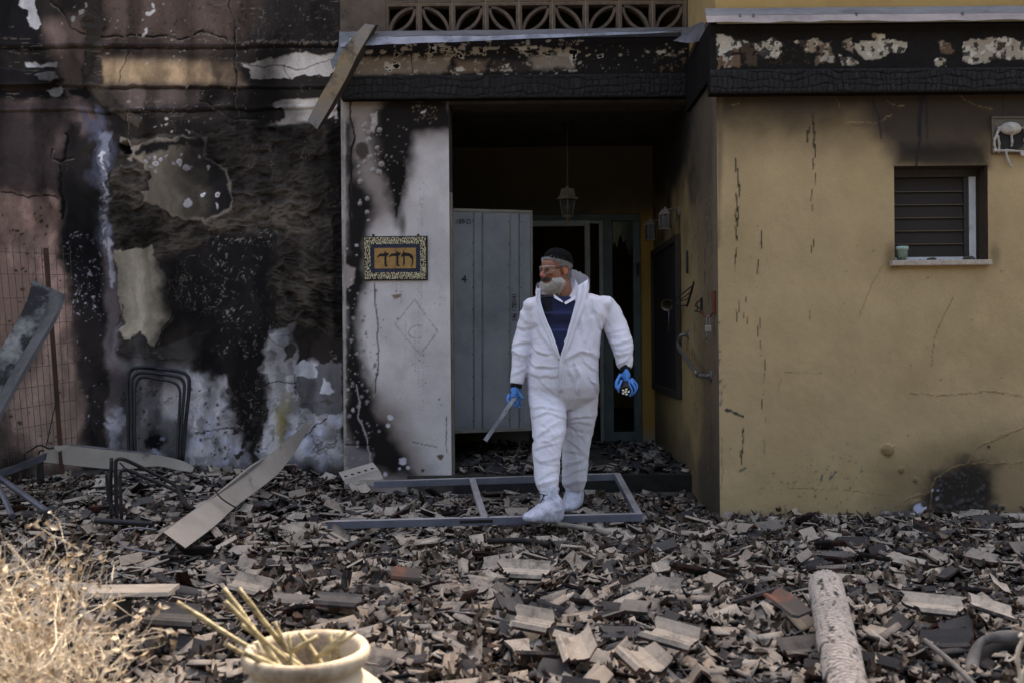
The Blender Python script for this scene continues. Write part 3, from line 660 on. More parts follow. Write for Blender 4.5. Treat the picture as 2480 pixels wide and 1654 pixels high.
# upper balcony over the porch: parapet of pierced concrete blocks
M_bal = mat('sooty_concrete', S(96,82,72), S(70,60,54), 6, .9, bump=.4, dirt=S(44,38,36), dirt_thr=(.5,.8))
BZ0 = P(934, 87, YP).z; BX0 = P(934, 40, YP).x; BS = 81*(YP-CAMY)/F
part('parapet_pier', M_bal, [((XPO, YP+.011, 3.601), (BX0-.004, YP+.3, ROOF))])
part('parapet_pier', M_bal, [((BX0+9*BS+.004, YP+.011, 3.621), (XC-.002, YP+.3, ROOF))])
part('wall', M_bal, [((BX0-.004, YP+.02, BZ0+3*BS+.006), (BX0+9*BS+.004, YP+.3, ROOF))])
part('wall', M_in, [((XPO, YP+1.4, 3.3), (XC, YP+1.5, ROOF)), ((XPO, YP+.31, 3.25), (XC, YP+1.39, 3.35))])
def block_mesh():
    b = MB(); t = .020; Sx = BS-.008; d = .09
    b.box((0,0,0),(Sx,d,t)); b.box((0,0,Sx-t),(Sx,d,Sx)); b.box((0,0.0005,t),(t,d-.0005,Sx-t)); b.box((Sx-t,0.0005,t),(Sx,d-.0005,Sx-t))
    Ra, Rb = Sx*.90, Sx*.90-.024; n = 12
    for flip in (0, 1):
        o, i2 = [], []
        for k in range(n+1):
            a = R(3)+k/n*R(84)
            for lst, r in ((o, Ra), (i2, Rb)):
                x, z = Sx-.012-r*math.cos(a), .012+r*math.sin(a)
                if flip: x, z = Sx-x, Sx-z
                lst.append(Vector((x, .008, z)))
        b.strip(o, i2, d-.018, (0, 1, 0), smooth=False)
    return b
bmm = block_mesh().mesh('pierced_block'); bm = bmesh.new(); bm.from_mesh(bmm); bmesh.ops.recalc_face_normals(bm, faces=bm.faces); bm.to_mesh(bmm); bm.free()
bmm.materials.append(M_bal); bm2 = bmm.copy(); bm2.transform(Matrix.Translation((BS-.008,0,0)) @ Matrix.Scale(-1, 4, (1,0,0))); bm2.flip_normals()
for r in range(3):
    for c in range(9):
        o = link('pierced_block', bm2 if (c+r) % 2 else bmm, None, house)
        o.location = (BX0+c*BS, YP+.02, BZ0+r*BS); 
part('mortar', mat('pale_mortar', S(150,126,98), S(120,100,80), 20, .9), [((BX0+c*BS-.008, YP+.024, BZ0), (BX0+c*BS, YP+.1, BZ0+3*BS)) for c in range(10)] + [((BX0, YP+.026, BZ0+r*BS-.008), (BX0+9*BS, YP+.1, BZ0+r*BS)) for r in range(4)])

# ------------------------------------------------------------------ bands under the eaves: peeling render and charred boards
def bands():
    # over the porch
    s = front_sheet(826, 1672, 96, 188, YP-.05, S(26,23,23), 2.3, x1=XC-.003); px, py = s.px, s.py
    s.fill(s.poly([(870,140),(1090,140),(1085,178),(830,186),(850,165)], 7, 7, 24, 1), S(116,101,88)); s.fill(s.poly([(1105,148),(1180,150),(1175,175),(1110,178)], 9, 7, 24, 2), S(98,80,66))
    s.fill(s.poly([(1280,135),(1385,130),(1390,165),(1300,172),(1270,160)], 6, 8, 20, 3), S(122,109,97)); s.fill(s.poly([(1190,150),(1290,150),(1290,172),(1190,172)], 8, 8, 20, 4), S(50,42,38))
    band = sstep(.56,.62,fbm(px/16,py/9,4,7)+.10*np.exp(-((py-128)/9)**2)-.16*sstep(1395,1430,px)-.10*(1-np.exp(-((py-127)/11)**2))); s.fill(band, S(148,136,122), .9); s.h -= band*.004
    for pts in ([(930,152),(938,148),(944,158),(958,150),(968,152),(970,168),(952,168),(944,176),(932,168)], [(1038,105),(1055,108),(1058,122),(1042,128)], [(1100,116),(1118,130),(1124,142),(1112,140),(1102,128)], [(1380,120),(1400,120),(1395,135),(1385,150),(1395,162),(1385,160),(1378,140)], [(1222,158),(1232,156),(1230,164),(1223,163)], [(1447,136),(1460,132),(1460,140),(1449,142)], [(1590,125),(1610,120),(1612,128),(1595,132)], [(1104,165),(1120,162),(1130,172),(1106,174)], [(1245,115),(1300,110),(1304,118),(1250,124)]):
        m = s.poly(pts, 1.2, 3.5, 9, 8); s.fill(m, S(172,162,152)); s.h -= m*.004
    s.dots(120, (860,110,1660,175), (.8,2.5), S(120,108,96), 0, 90); s.dots(30, (1580,120,1660,175), (1.5,4), S(90,72,52), .004, 91); s.fill(s.line([(997,140),(999,178)], 1, 1, 2), S(20,18,18)); s.h += s.nz(12,4,9)*.006
    o = s.build('eaves_band', M_pl, house, (0,-1,0)); o['label'] = 'sooty plaster band with pale flaked patches over the porch'
    # over the right wing
    s = front_sheet(1736, 2580, 60, 172, YR-.05, S(27,24,23), 2.3, x0=XC-.05); px, py = s.px, s.py
    for pts, c in (([(1738,85),(1800,98),(1815,105),(1770,125),(1755,140),(1738,140)], S(178,168,156)), ([(1738,140),(1760,125),(1790,118),(1795,140),(1790,165),(1738,168)], S(98,78,62)), ([(1795,105),(1830,108),(1830,160),(1800,160)], S(66,54,44)),
                   ([(1830,110),(1870,95),(1890,105),(1885,140),(1850,140),(1832,132)], S(160,150,138)), ([(1920,100),(1980,95),(2000,110),(1975,130),(1955,125)], S(140,122,104)), ([(1970,115),(2015,100),(2018,150),(1975,160)], S(96,80,66)),
                   ([(2035,105),(2060,95),(2065,130),(2040,120)], S(128,112,96)), ([(2060,105),(2150,98),(2195,105),(2195,125),(2160,128),(2120,142),(2095,145),(2070,125)], S(160,150,136)), ([(2110,82),(2145,80),(2150,98),(2115,98)], S(140,120,98)),
                   ([(2270,100),(2300,105),(2310,130),(2280,130)], S(92,74,58)), ([(2330,100),(2400,92),(2430,90),(2480,105),(2600,100),(2600,140),(2450,145),(2380,150),(2335,155),(2330,130)], S(150,138,124)), ([(2265,140),(2290,142),(2290,160),(2268,160)], S(150,138,120)), ([(2030,130),(2050,140),(2078,155),(2040,160)], S(140,128,114))):
        m = s.poly(pts, 1.4, 8, 14, int(pts[0][0])); s.fill(m, c); s.h += m*.003
    hi = sstep(.56,.6,fbm(px/13,py/13,4,17)); s.fill(hi*sstep(.08,.2,s.c[...,0]), S(188,180,168), .8); dk = sstep(.58,.62,fbm(px/11,py/12,4,18)); s.fill(dk, S(24,21,20), .9)
    s.dots(70, (1800,100,1960,160), (1.2,3), S(60,46,34), .003, 92); s.h += s.nz(12,4,19)*.006
    o = s.build('eaves_band', M_pl, house, (0,-1,0)); o['label'] = 'flaking cream paint band above the ochre wall'
    # charred boards: cracked into small blocks
    for px0, px1, a, b, Y, x0, x1, lab in ((826,1672,182,238,YP-.09,None,XC-.004,'charred wooden beam over the porch'), (1736,2580,166,224,YR-.10,XC-.06,None,'charred wooden beam over the ochre wall')):
        s = front_sheet(px0, px1, a, b, Y, S(32,30,30), 1.9, x0=x0, x1=x1)
        u = s.px/13+(fbm(s.px/30,s.py/50,3,3)-.5)*1.3; v = s.py/19+(fbm(s.px/60,s.py/30,3,5)-.5)*1.3
        row = np.floor(v); uu = u+_h(row, row*0, 9)*3
        wv = _h(np.floor(uu), row, 12); gap = np.minimum(np.abs(uu-np.floor(uu)-.03), np.abs(v-np.floor(v)-.03)*1.0)
        g = sstep(.02,.16,gap); s.h += g*(.006+.007*wv) + s.nz(9,3,6)*.004
        s.fill(1-g, S(18,17,17), .7); s.fill(g*sstep(.6,.95,wv), S(42,40,40), .7)
        z0, z1 = s.Z.min(), s.Z.max(); s.h *= np.clip(np.minimum(s.Z-z0, z1-s.Z)/.01, 0, 1)
        o = s.build('charred_beam', M_char, house, (0,-1,0)); o['label'] = lab
        X0, X1 = s.X.min(), s.X.max(); part('beam_core', M_soot, [((X0+.001, Y+.004, z0+.001), (X1-.001, Y+(.1 if Y < 1 else .105), z1-.001))])
bands()
part('eaves_core', M_soot, [((XPO, YP-.045, P(1250,186,YP).z), (XC-.004, YP+.01, P(1250,97,YP).z))])
part('eaves_core', M_soot, [((XC-.045, YR-.045, P(2100,170,YR).z), (XRR, YR+.015, P(2100,61,YR).z))])
part('wall', mat('ochre_upper', S(160,132,84), S(148,120,76), 4, .9), [((XC-.001, YR+.0, P(2100,34,YR).z), (XRR, YR+.019, ROOF))])
# soffit strip and post where beam and side wall meet
M_zinc = mat('zinc_gutter', S(112,112,114), S(92,92,96), 5, .5, .5, .1, dirt=S(66,62,60), dirt_thr=(.5,.8), stretch=(1,1,4))
M_pinkm = mat('dusty_flashing', S(152,140,136), S(128,118,116), 5, .6, .2, .1, dirt=S(92,82,78), dirt_thr=(.55,.8))
g = MB(); xs = [XC-.09+i*(XRR-XC+.09)/30 for i in range(31)]
za, zb, zc = P(2100,29,YR).z, P(2100,50,YR).z, P(2100,71,YR).z
wob = [random.uniform(-.004,.004) for _ in xs]
A = [Vector((x, -.09+w_, za)) for x, w_ in zip(xs, wob)]; B = [Vector((x, -.13+w_, zb)) for x, w_ in zip(xs, wob)]
g.strip(A, B, .012, (0, .9, .4)); gut = g.build('gutter', M_zinc, house)
g = MB(); A = [Vector((x, -.131+w_, zb-.002)) for x, w_ in zip(xs, wob)]; B = [Vector((x, -.17+w_*2, zc-w_)) for x, w_ in zip(xs, wob)]; g.strip(A, B, .004, (0, 1, .5)); g.build('flashing', M_pinkm, gut)
for x in (1780,1812,2056,2308): part('gutter_bracket', M_zinc, [((P(x,60,YR).x, -.150, zb-.012), (P(x,60,YR).x+.010, -.125, zb+.006))], gut)
# bent flashing over the porch
def rib(name, m, ctrlA, ctrlB, YA, YB_, th, parent=None, n=30, up=(0,1,.3), jit=.003):
    A = [P(x, y, ya) for (x, y), ya in zip(ctrlA, YA)]; B = [P(x, y, yb) for (x, y), yb in zip(ctrlB, YB_)]
    A, B = curve_pts(A, n), curve_pts(B, n)
    for i in range(n):
        j = Vector((0, random.uniform(-jit, jit), random.uniform(-jit, jit))); A[i] += j; B[i] += j*.8
    b = MB(); b.strip(A, B, th, up); return b.build(name, m, parent)
fl1 = rib('flashing', M_zinc, [(822,78),(1000,76),(1300,72),(1668,66)], [(824,92),(1000,88),(1300,83),(1665,74)], [1.06]*4, [1.0]*4, .003, house)
rib('drip_edge', M_alu, [(822,93),(1000,89),(1300,84),(1660,75)], [(824,114),(1000,106),(1200,98),(1640,79)], [.999]*4, [.96,.96,.98,1.0], .003, fl1)
rib('torn_flashing', M_alu, [(1655,84),(1690,70),(1738,52)], [(1630,100),(1680,104),(1742,82)], [.9,.6,.1], [.85,.55,.1], .003, house, 12)
rib('torn_flashing', M_zinc, [(1648,76),(1690,58),(1738,40)], [(1652,88),(1690,72),(1738,56)], [1.05,.7,.12], [.95,.6,.1], .003, house, 12)
part('eaves_core', M_soot, [((XC-.03, .002, P(1700,235,.6).z), (XC-.001, YP-.095, P(1700,110,.6).z))])

# ------------------------------------------------------------------ window in the right wing
win = empty('window', (WX0, .15, WZ0)); win.parent = house; bpyloc(win, house)
part('reveal', mat('sooty_reveal', S(66,52,40), S(46,37,30), 6, .9), [((WX1, .012, WZ0), (WX1+.02, .2, WZ1))], win)
part('reveal', bpy.data.materials['sooty_reveal'], [((WX0-.02, .012, WZ0), (WX0, .2, WZ1))], win)
part('reveal', M_in, [((WX0, .012, WZ1), (WX1, .2, WZ1+.02))], win)
fx1 = P(2360, 520, .15).x
M_wfr = mat('dull_frame', S(56,52,50), S(44,41,40), 8, .6)
fr = part('frame', M_white, [((P(2344,520,.15).x, .13, WZ0+.002), (fx1, .17, P(2340,415,.15).z)), ((WX0+.001, .131, WZ0+.001), (P(2344,520,.15).x-.001, .171, WZ0+.035))], win)
part('frame', M_wfr, [((WX0+.001, .128, P(2340,430,.15).z), (fx1-.001, .172, P(2340,412,.15).z)), ((P(2332,520,.15).x, .134, WZ0+.036), (P(2344,520,.15).x-.001, .168, P(2340,431,.15).z)), ((fx1, .135, WZ0), (WX1-.001, .2, WZ1-.001))], win)
part('back_panel', M_in, [((WX0, .21, WZ0), (WX1, .225, WZ1))], win)
zs0, zs1 = WZ0+.04, P(2250,432,.15).z; ns = 6
M_lou = NT('smoked_louvre_glass').set(Base_Color=(*S(44,38,34),1), Roughness=.55, Specular_IOR_Level=.15).m
for i in range(ns):
    a = zs0+(zs1-zs0)*i/ns; b_ = zs0+(zs1-zs0)*(i+1)/ns
    b = MB(); x0, x1 = WX0+.004, P(2331,520,.15).x
    b.add([(x0,.139,a-.006),(x1,.139,a-.006),(x1,.146,a-.006),(x0,.146,a-.006),(x0,.155,b_),(x1,.155,b_),(x1,.162,b_),(x0,.162,b_)], [(0,3,2,1),(4,5,6,7),(0,1,5,4),(1,2,6,5),(2,3,7,6),(3,0,4,7)])
    sl_ = b.build('louvre_slat', M_lou, win); part('slat_edge', mat('slat_edge', S(86,74,62), None, 10, .6) if i == 0 else bpy.data.materials['slat_edge'], [((x0, .137, a-.008), (x1, .1385, a-.002))], sl_)
b = MB(); b.box((P(2162,635,-.05).x, -.05, P(2280,643,-.05).z), (P(2404,635,-.05).x, .128, P(2280,630,-.05).z)); b.build('sill', M_stone, win, .004)

# ------------------------------------------------------------------ doors of the porch
def P2(px, py, Y): return P(px, py, Y)
sd_ = empty('steel_door', P(1097, 1047, 2.0)); sd_.parent = house; bpyloc(sd_, house)
dl = [P(1097,508,2.0), P(1288,513,2.2), P(1288,1040,2.2), P(1097,1047,2.0)]
def dquad(u0, u1, v0, v1, off, th):
    f = lambda u, v: (dl[0]*(1-u)+dl[1]*u)*(1-v)+(dl[3]*(1-u)+dl[2]*u)*v
    n = (dl[1]-dl[0]).cross(dl[3]-dl[0]).normalized(); n = n if n.y < 0 else -n
    p = [f(u0,v0), f(u1,v0), f(u1,v1), f(u0,v1)]
    b = MB(); b.prism([q+n*off for q in p], -n*th); return b, f, n
M_door = mat('galvanised_door_skin', S(150,152,157), S(132,134,140), 3, .5, .15, .06, dirt=S(104,105,110), dirt_scale=1.6, dirt_thr=(.5,.85))
M_dfr = mat('door_edge_trim', S(146,142,136), S(120,116,110), 5, .5, .4)
b, _, _ = dquad(.005,.995,.004,.996,0,.045); b.build('leaf', M_door, sd_)
for u0, u1 in ((.0,.235),(.37,.70),(.88-.0,.975)): 
    b, _, _ = dquad(u0+.01,u1,.02,.98,.007,.006); pl_ = b.build('panel', M_door, sd_)
for u in (.255,.36,.715,.83):
    b, _, _ = dquad(u,u+.012,.012,.988,.012,.014); b.build('seam', M_dfr if u > .7 and u < .8 else M_galv, sd_)
for a in ((0,1,-.004,.008),(0,1,.99,1.003)): b, _, _ = dquad(a[0],a[1],a[2],a[3],.014,.07); b.build('edge_trim', M_dfr, sd_)
for a in ((-.008,.012,.0085,.9895),(.982,1.004,.0085,.9895)): b, _, _ = dquad(a[0],a[1],a[2],a[3],.0138,.069); b.build('edge_trim', M_dfr, sd_)
_, df, dn = dquad(0,1,0,1,0,.01)
for u in (.245,.365,.70,.86):
    for k in range(10):
        p = df(u, .05+k*.1); b = MB(); M_ = Matrix.Translation(p+dn*.008) @ dn.to_track_quat('Z','Y').to_matrix().to_4x4(); b.lathe([(0,.006),(.004,.005),(.005,0)], 8, M_); b.build('screw', M_black, sd_)
def text_mesh(txt, size, name, M_, matr, parent, sx=1):
    cu = bpy.data.curves.new(name, 'FONT'); cu.body = txt; cu.size = size; cu.extrude = .0006
    ob = bpy.data.objects.new(name, cu); col.objects.link(ob); dg = bpy.context.evaluated_depsgraph_get()
    me = bpy.data.meshes.new_from_object(ob.evaluated_get(dg)); bpy.data.objects.remove(ob); me.transform(M_ @ Matrix.Diagonal((sx,1,1,1)))
    return link(name, me, matr, parent)
ex = (dl[1]-dl[0]).normalized(); ez = (dl[0]-dl[3]).normalized()
def face_M(p, xd, yd, n):
    m = Matrix((xd, yd, n)).transposed().to_4x4(); m.translation = p; return m
text_mesh('146 1785/41', .062, 'marker_writing', face_M(df(.80,.505)+dn*.0075, ez, -ex, dn), M_black, sd_, .8)
text_mesh('189-D', .06, 'marker_writing', face_M(df(.03,.065)+dn*.0135, ex, ez, dn), M_black, sd_, .9)
text_mesh('4', .10, 'marker_writing', face_M(df(.10,.33)+dn*.0135, ex, ez, dn), M_black, sd_)
part('door_jamb', mat('pale_jamb', S(122,116,104), S(96,90,80), 6, .7), [((XPI+.0006, YP+.03, ZF), (XPI+.022, YP+.05, P(1091,465,YP).z)), ((XPI-.158, YP+.402, ZF), (XPI-.14, YP+.44, 2.5))])
# inner glazed door and its teal frame
gd = empty('glazed_door', (DX0, YB, ZF)); gd.parent = house; bpyloc(gd, house)
X = lambda px, Y=YB: P(px, 800, Y).x
ft = DZ1
part('door_frame', M_teal, [((X(1462), YB-.03, ZF), (X(1484), YB+.05, ft)), ((X(1534), YB-.03, ZF), (X(1551), YB+.05, ft)), ((X(1280), YB-.03, ft-.065), (X(1462)-.001, YB+.05, ft)), ((X(1484)+.001, YB-.03, ft-.065), (X(1534)-.001, YB+.05, ft)), ((X(1484)+.001, YB-.03, ZF), (X(1534)-.001, YB+.05, ZF+.12))], gd)
part('door_leaf_frame', mat('grey_aluminium', S(112,112,110), S(92,92,92), 6, .5, .3), [((X(1452), YB-.055, ZF+.02), (X(1461), YB-.0305, ft-.07)), ((X(1416), YB-.16, ZF+.03), (X(1428), YB-.12, ft-.075)), ((X(1283), YB-.159, ft-.13), (X(1416)-.001, YB-.121, ft-.0755)), ((X(1428)+.001, YB-.10, ft-.10), (X(1452)-.001, YB-.06, ft-.0755))], gd)
b = MB(); jag = [(1484,640)]+[(1484+i*5, 600+[0,-14,6,-20,-30,-8,-18,4,22,10,0][i]) for i in range(11)]
b.prism([P(x, y, YB+.01) for x, y in [(1484,528)] + [(1534,528)] + [(x_, y_-2) for x_, y_ in reversed(jag[1:])]], (0,.006,0)); b.build('broken_pane', M_glass, gd)
part('door_handle', M_black, [((X(1542), YB-.06, P(1542,670,YB).z), (X(1547), YB-.031, P(1542,640,YB).z))], gd)
# ================================================================== ground and rubble
M_soil = mat('ashy_soil', S(96,88,80), S(64,58,52), 5, .95, bump=.6, dist=.02, dirt=S(44,40,38), dirt_scale=1.2, dirt_thr=(.45,.6))
def hgt(x, y):
    """height of the rubble bed"""
    n = fbm(np.asarray(x)*1.6+9, np.asarray(y)*1.6+4, 4, 77)-.45
    m = .13*np.exp(-((np.asarray(x)+2.7)/1.5)**2)*sstep(-1.6, .7, np.asarray(y)) + .05*sstep(.3,1.3,np.asarray(y))*(np.asarray(x) < XPO)
    e = .05*np.exp(-((np.asarray(y)+.15)/.35)**2)*(np.asarray(x) > 1.2)
    pz = -.035*sstep(-.9, .9, np.asarray(y))*(np.asarray(x) > XPO-.3)
    return np.maximum(-.10, .06*n + m + e*.4 + pz - .075)
gx, gy = np.meshgrid(np.concatenate([[-220,-60,-15], np.linspace(-6,6,181), [15,60,220]]), np.concatenate([[-220,-60,-15,-9], np.linspace(-6.4,1.42,120)]))
gz = np.where((np.abs(gx) < 6.01) & (gy > -6.5), hgt(gx, gy), 0) - .03
gz = np.where((gx > XPI-.05) & (gx < XC+.05) & (gy > YP-.25), -.04, gz); gz = np.where((gx > XC) & (gy > .02), -.3, gz)
idx = np.arange(gx.size).reshape(gx.shape)
tag(grid_obj('ground', np.stack([gx,gy,gz],-1).reshape(-1,3), np.stack([idx[:-1,:-1],idx[:-1,1:],idx[1:,1:],idx[1:,:-1]],-1).reshape(-1,4), None, M_soil), kind='structure')
bk = MB(); bk.box((-220,1.42,-.6),(220,220,-.35)); tag(bk.build('ground', M_soil), kind='structure')

def tile_mat(name, use_attr):
    t = NT(name); v = t.coord('Object'); geo = t.n('NewGeometry'); sp = t.n('SeparateXYZ', {0: (geo, 1)})
    if use_attr: r = (t.n('Attribute', attribute_name='tone'), 2)
    else: r = (t.n('ObjectInfo'), 5)
    tc = t.n('TexCoord'); gpos = t.n('Mapping', {'Vector': (geo, 0), 'Scale': (1,1,1)})
    n1 = t.n('TexNoise', {'Vector': (gpos, 0), 'Scale': 14, 'Detail': 6, 'Roughness': .7}); n2 = t.n('TexNoise', {'Vector': (gpos, 0), 'Scale': 70, 'Detail': 4, 'Roughness': .7})
    # ash dust lies on what faces up
    a = t.n('Math', {0: (sp, 2), 1: (n1, 0)}, operation='ADD'); up = t.ramp((a, 0), [(.62, 0.0), (1.0, 1.0)])
    dust = t.ramp(r, [(0, S(134,125,115)), (.38, S(158,148,137)), (.52, S(112,105,98)), (.68, S(148,135,122)), (.76, S(72,70,70)), (1, S(38,37,39))])
    n3 = t.ramp((n2, 0), [(.35, .80), (.65, 1.04)]); dust = t.mix(.8, dust, n3, 'MULTIPLY')
    sm = t.n('TexNoise', {'Vector': (gpos, 0), 'Scale': 9, 'Detail': 8, 'Roughness': .75}); dust = t.mix(t.ramp((sm, 0), [(.50, 0.0), (.66, .72)]), dust, S(60,56,55))
    clay = t.mix(t.ramp((sm, 0), [(.38, 0.0), (.52, 1.0)]), S(84,54,45), S(32,30,30))
    t.set(Base_Color=t.mix(up, clay, dust), Roughness=.9); t.b.inputs['Specular IOR Level'].default_value = .25
    t.bump((n2, 0), .35, .004); return t.m
M_tileA = tile_mat('broken_roof_tile', False); M_tileB = tile_mat('tile_rubble', True)

def profile(u):
    """cross-section of an interlocking clay tile, u in metres across its 0.26 m width"""
    w = u/.26
    z = .016*math.exp(-((w-.06)/.045)**2) + .010*math.exp(-((w-.16)/.03)**2) + .034*math.exp(-((w-.55)/.12)**2) + .012*math.exp(-((w-.80)/.03)**2) + .020*math.exp(-((w-.93)/.04)**2)
    return z*1.45
US = [0,.010,.02,.03,.042,.055,.08,.10,.12,.143,.165,.185,.2,.208,.216,.228,.24,.25,.26]
def tile_piece(u0, u1, L, rnd, jag=.25, th=.011, sub=3):
    us = [u0] + [u for u in US if u0+.006 < u < u1-.006] + [u1]
    c = (u0+u1)/2; v0 = []; v1 = []
    s0, s1 = rnd.uniform(-.5,.5), rnd.uniform(-.5,.5)
    for u in us:
        v0.append(-L/2 + (u-c)*s0*1.2 + rnd.uniform(-1,1)*L*jag*.22); v1.append(L/2 + (u-c)*s1*1.2 + rnd.uniform(-1,1)*L*jag*.22)
    zs = [profile(u) for u in us]; zm = sum(zs)/len(zs); n = len(us)
    top, bot, ks = [], [], sub+1
    for i, u in enumerate(us):
        for k in range(ks):
            y = v0[i] + (v1[i]-v0[i])*k/(ks-1); top.append((u-c, y, zs[i]-zm)); bot.append((u-c, y, zs[i]-zm-th))
    f = []
    N = n*ks
    for i in range(n-1):
        for k in range(ks-1):
            a = i*ks+k; f.append((a, a+ks, a+ks+1, a+1)); f.append((N+a, N+a+1, N+a+ks+1, N+a+ks))
        a = i*ks; f.append((a, N+a, N+a+ks, a+ks)); a = i*ks+ks-1; f.append((a, a+ks, N+a+ks, N+a))
    for k in range(ks-1):
        f.append((k, k+1, N+k+1, N+k)); a = (n-1)*ks+k; f.append((a, N+a, N+a+1, a+1))
    return np.array(top+bot, float), f
rnd = random.Random(11)
big = []
for i in range(46):
    W_ = rnd.choice([.05,.06,.07,.08,.09,.11,.14]); u0 = rnd.uniform(0, .26-W_); L = rnd.uniform(.08,.19) if i > 3 else rnd.uniform(.22,.28)
    v, f = tile_piece(u0, u0+W_, L, rnd, .35, .012, 1)
    me = bpy.data.meshes.new('tile_fragment'); me.from_pydata([tuple(p) for p in v], [], f); me.materials.append(M_tileA)
    bm = bmesh.new(); bm.from_mesh(me); bmesh.ops.recalc_face_normals(bm, faces=bm.faces); bm.to_mesh(me); bm.free(); me.update()
    big.append((me, W_, L))
small = []
for i in range(40):
    W_ = rnd.uniform(.03,.085); u0 = rnd.uniform(0,.26-W_); v, f = tile_piece(u0, u0+W_, W_*rnd.uniform(.9,2.6), rnd, .3, .011, 1)
    small.append((v, [tuple(q) for q in f]))
def rot(yaw, tx, ty): return Matrix.Rotation(yaw, 3, 'Z') @ Matrix.Rotation(tx, 3, 'X') @ Matrix.Rotation(ty, 3, 'Y')
def inview(x, y, z=0, m=90):
    a, b = proj(x, y, z); return -m < a < 2480+m and b < 1654+120
def blocked(x, y):
    return (x > XC-.05 and y > -.04) or (XPO-.03 < x < XPI+.03 and y > YP-.06) or (x < XPO and y > YL-.06)
def scatter(n, y0, y1, r, bias=1.0, xr=3.9):
    out = []
    while len(out) < n:
        y = y1 - (y1-y0)*r.random()**bias; x = r.uniform(-xr-.4, xr)
        if not inview(x, y) or blocked(x, y): continue
        if y > YP-.05 and XPI < x < XC: continue
        out.append((x, y))
    return out
# ---- small fragments: one mass
def mass(name, pieces, pts, r, zoff, tilt, scale, tone, material, label, cat, gz=None):
    V, Q, T = [], {3: [], 4: []}, []; k = 0
    for x, y in pts:
        v, f = pieces[r.randrange(len(pieces))]
        s_ = scale(x, y); Mx = np.array(rot(r.uniform(0,6.28), r.gauss(0,tilt), r.gauss(0,tilt)))
        z = (gz if gz is not None else float(hgt(x, y))) + zoff()
        V.append((v*s_) @ Mx.T + np.array((x, y, z))); T.append(np.full(len(v), tone()))
        for q in f: Q[len(q)].append(tuple(i+k for i in q))
        k += len(v)
    V = np.concatenate(V); T = np.concatenate(T); fs = Q[4] if Q[4] else Q[3]
    o = grid_obj(name, V, np.array(fs), None, material, None, False)
    at = o.data.attributes.new('tone', 'FLOAT', 'POINT'); at.data.foreach_set('value', T.astype(np.float32))
    return tag(o, label, cat, None, 'stuff')
rs = random.Random(5)
pts = scatter(10500, -4.0, 1.42, rs, .8)
mass('tile_rubble', small, pts, rs, lambda: rs.uniform(-.015,.05), .26, lambda x, y: rs.uniform(.45,1.0), rs.random, M_tileB, 'thick carpet of small broken clay roof tile pieces', 'rubble')
# medium, mostly long pieces lying flatter on top
medium = []
for i in range(30):
    W_ = rnd.uniform(.035,.075); u0 = rnd.choice([0,.02,.05,.10,.14,.17])*(.26-W_)/.19; v, f = tile_piece(u0, u0+W_, W_*rnd.uniform(1.8,3.4), rnd, .22, .011, 1); medium.append((v, [tuple(q) for q in f]))
pts = scatter(1500, -4.0, 1.40, rs, .8)
mass('tile_shards', medium, pts, rs, lambda: rs.uniform(.035,.062), .20, lambda x, y: rs.uniform(.7,1.15), rs.random, M_tileB, 'longish flat-lying shards of ribbed roof tile on top of the rubble', 'rubble')
pts = [(rs.uniform(XPI+.03, XC-.03), rs.uniform(YP, YB-.05)) for _ in range(900)]
pts = [(x, y) for x, y in pts if abs(x-.55) > .35*rs.random()+.1 or y > 2.9 or y < 1.45]
mass('porch_debris', small, pts, rs, lambda: rs.uniform(0,.035), .3, lambda x, y: rs.uniform(.4,1.1), lambda: .55+.45*rs.random(), M_tileB, 'broken tile debris strewn over the porch floor', 'debris', ZF+.005)
# ---- crumbs
def crumb(r):
    s_ = r.uniform(.008,.022); v = np.array([(x*r.uniform(.6,1.2), y*r.uniform(.5,1.1), z*r.uniform(.3,.8)) for x in (-1,1) for y in (-1,1) for z in (-1,1)])*s_
    return v, [(0,1,3,2),(4,6,7,5),(0,4,5,1),(2,3,7,6),(0,2,6,4),(1,5,7,3)]
crs = [crumb(rs) for _ in range(24)]; pts = scatter(9000, -4.0, 1.40, rs, .8)
mass('tile_crumbs', crs, pts, rs, lambda: rs.uniform(.0,.055), .8, lambda x, y: rs.uniform(.4,1.05), lambda: .45+.55*rs.random(), M_tileB, 'fine crumbs of shattered tile filling the gaps in the rubble', 'rubble')
# ---- dead leaves: curled
def leaf_piece(r):
    L, Wd = r.uniform(.026,.055), r.uniform(.012,.028); cu, cv = r.uniform(.5,2.4), r.uniform(.3,2.0); v = []; f = []
    n = 4
    for i in range(n):
        t = i/(n-1); w_ = Wd*(.25+math.sin(math.pi*min(1,t*.9+.08)))*.6
        for j in (-1, 0, 1): v.append(((t-.5)*L, j*w_+r.uniform(-.002,.002), cu*(t-.5)**2*L*2 + cv*abs(j)*w_*.6 + r.uniform(-.003,.003)))
    for i in range(n-1):
        for j in range(2): a = i*3+j; f.append((a, a+3, a+4, a+1))
    return np.array(v), f
lv = [leaf_piece(rs) for _ in range(30)]
def leaf_mat():
    t = NT('dead_leaf'); r = (t.n('Attribute', attribute_name='tone'), 2)
    c = t.ramp(r, [(0, S(38,32,28)), (.3, S(66,54,44)), (.6, S(108,94,80)), (.85, S(50,40,34)), (1, S(86,62,46))])
    t.set(Base_Color=c, Roughness=.8); return t.m
M_leaf = leaf_mat()
pts = scatter(8500, -4.0, 1.40, rs, .8)
pts = [(x, y) for x, y in pts if fbm(np.array(x*1.1), np.array(y*1.5), 3, 5) + .12*(x > .8) > .40]
mass('dead_leaves', lv, pts, rs, lambda: rs.uniform(.0,.065), .6, lambda x, y: rs.uniform(.7,1.3), rs.random, M_leaf, 'curled brown dead leaves littered between the broken tiles', 'leaves')
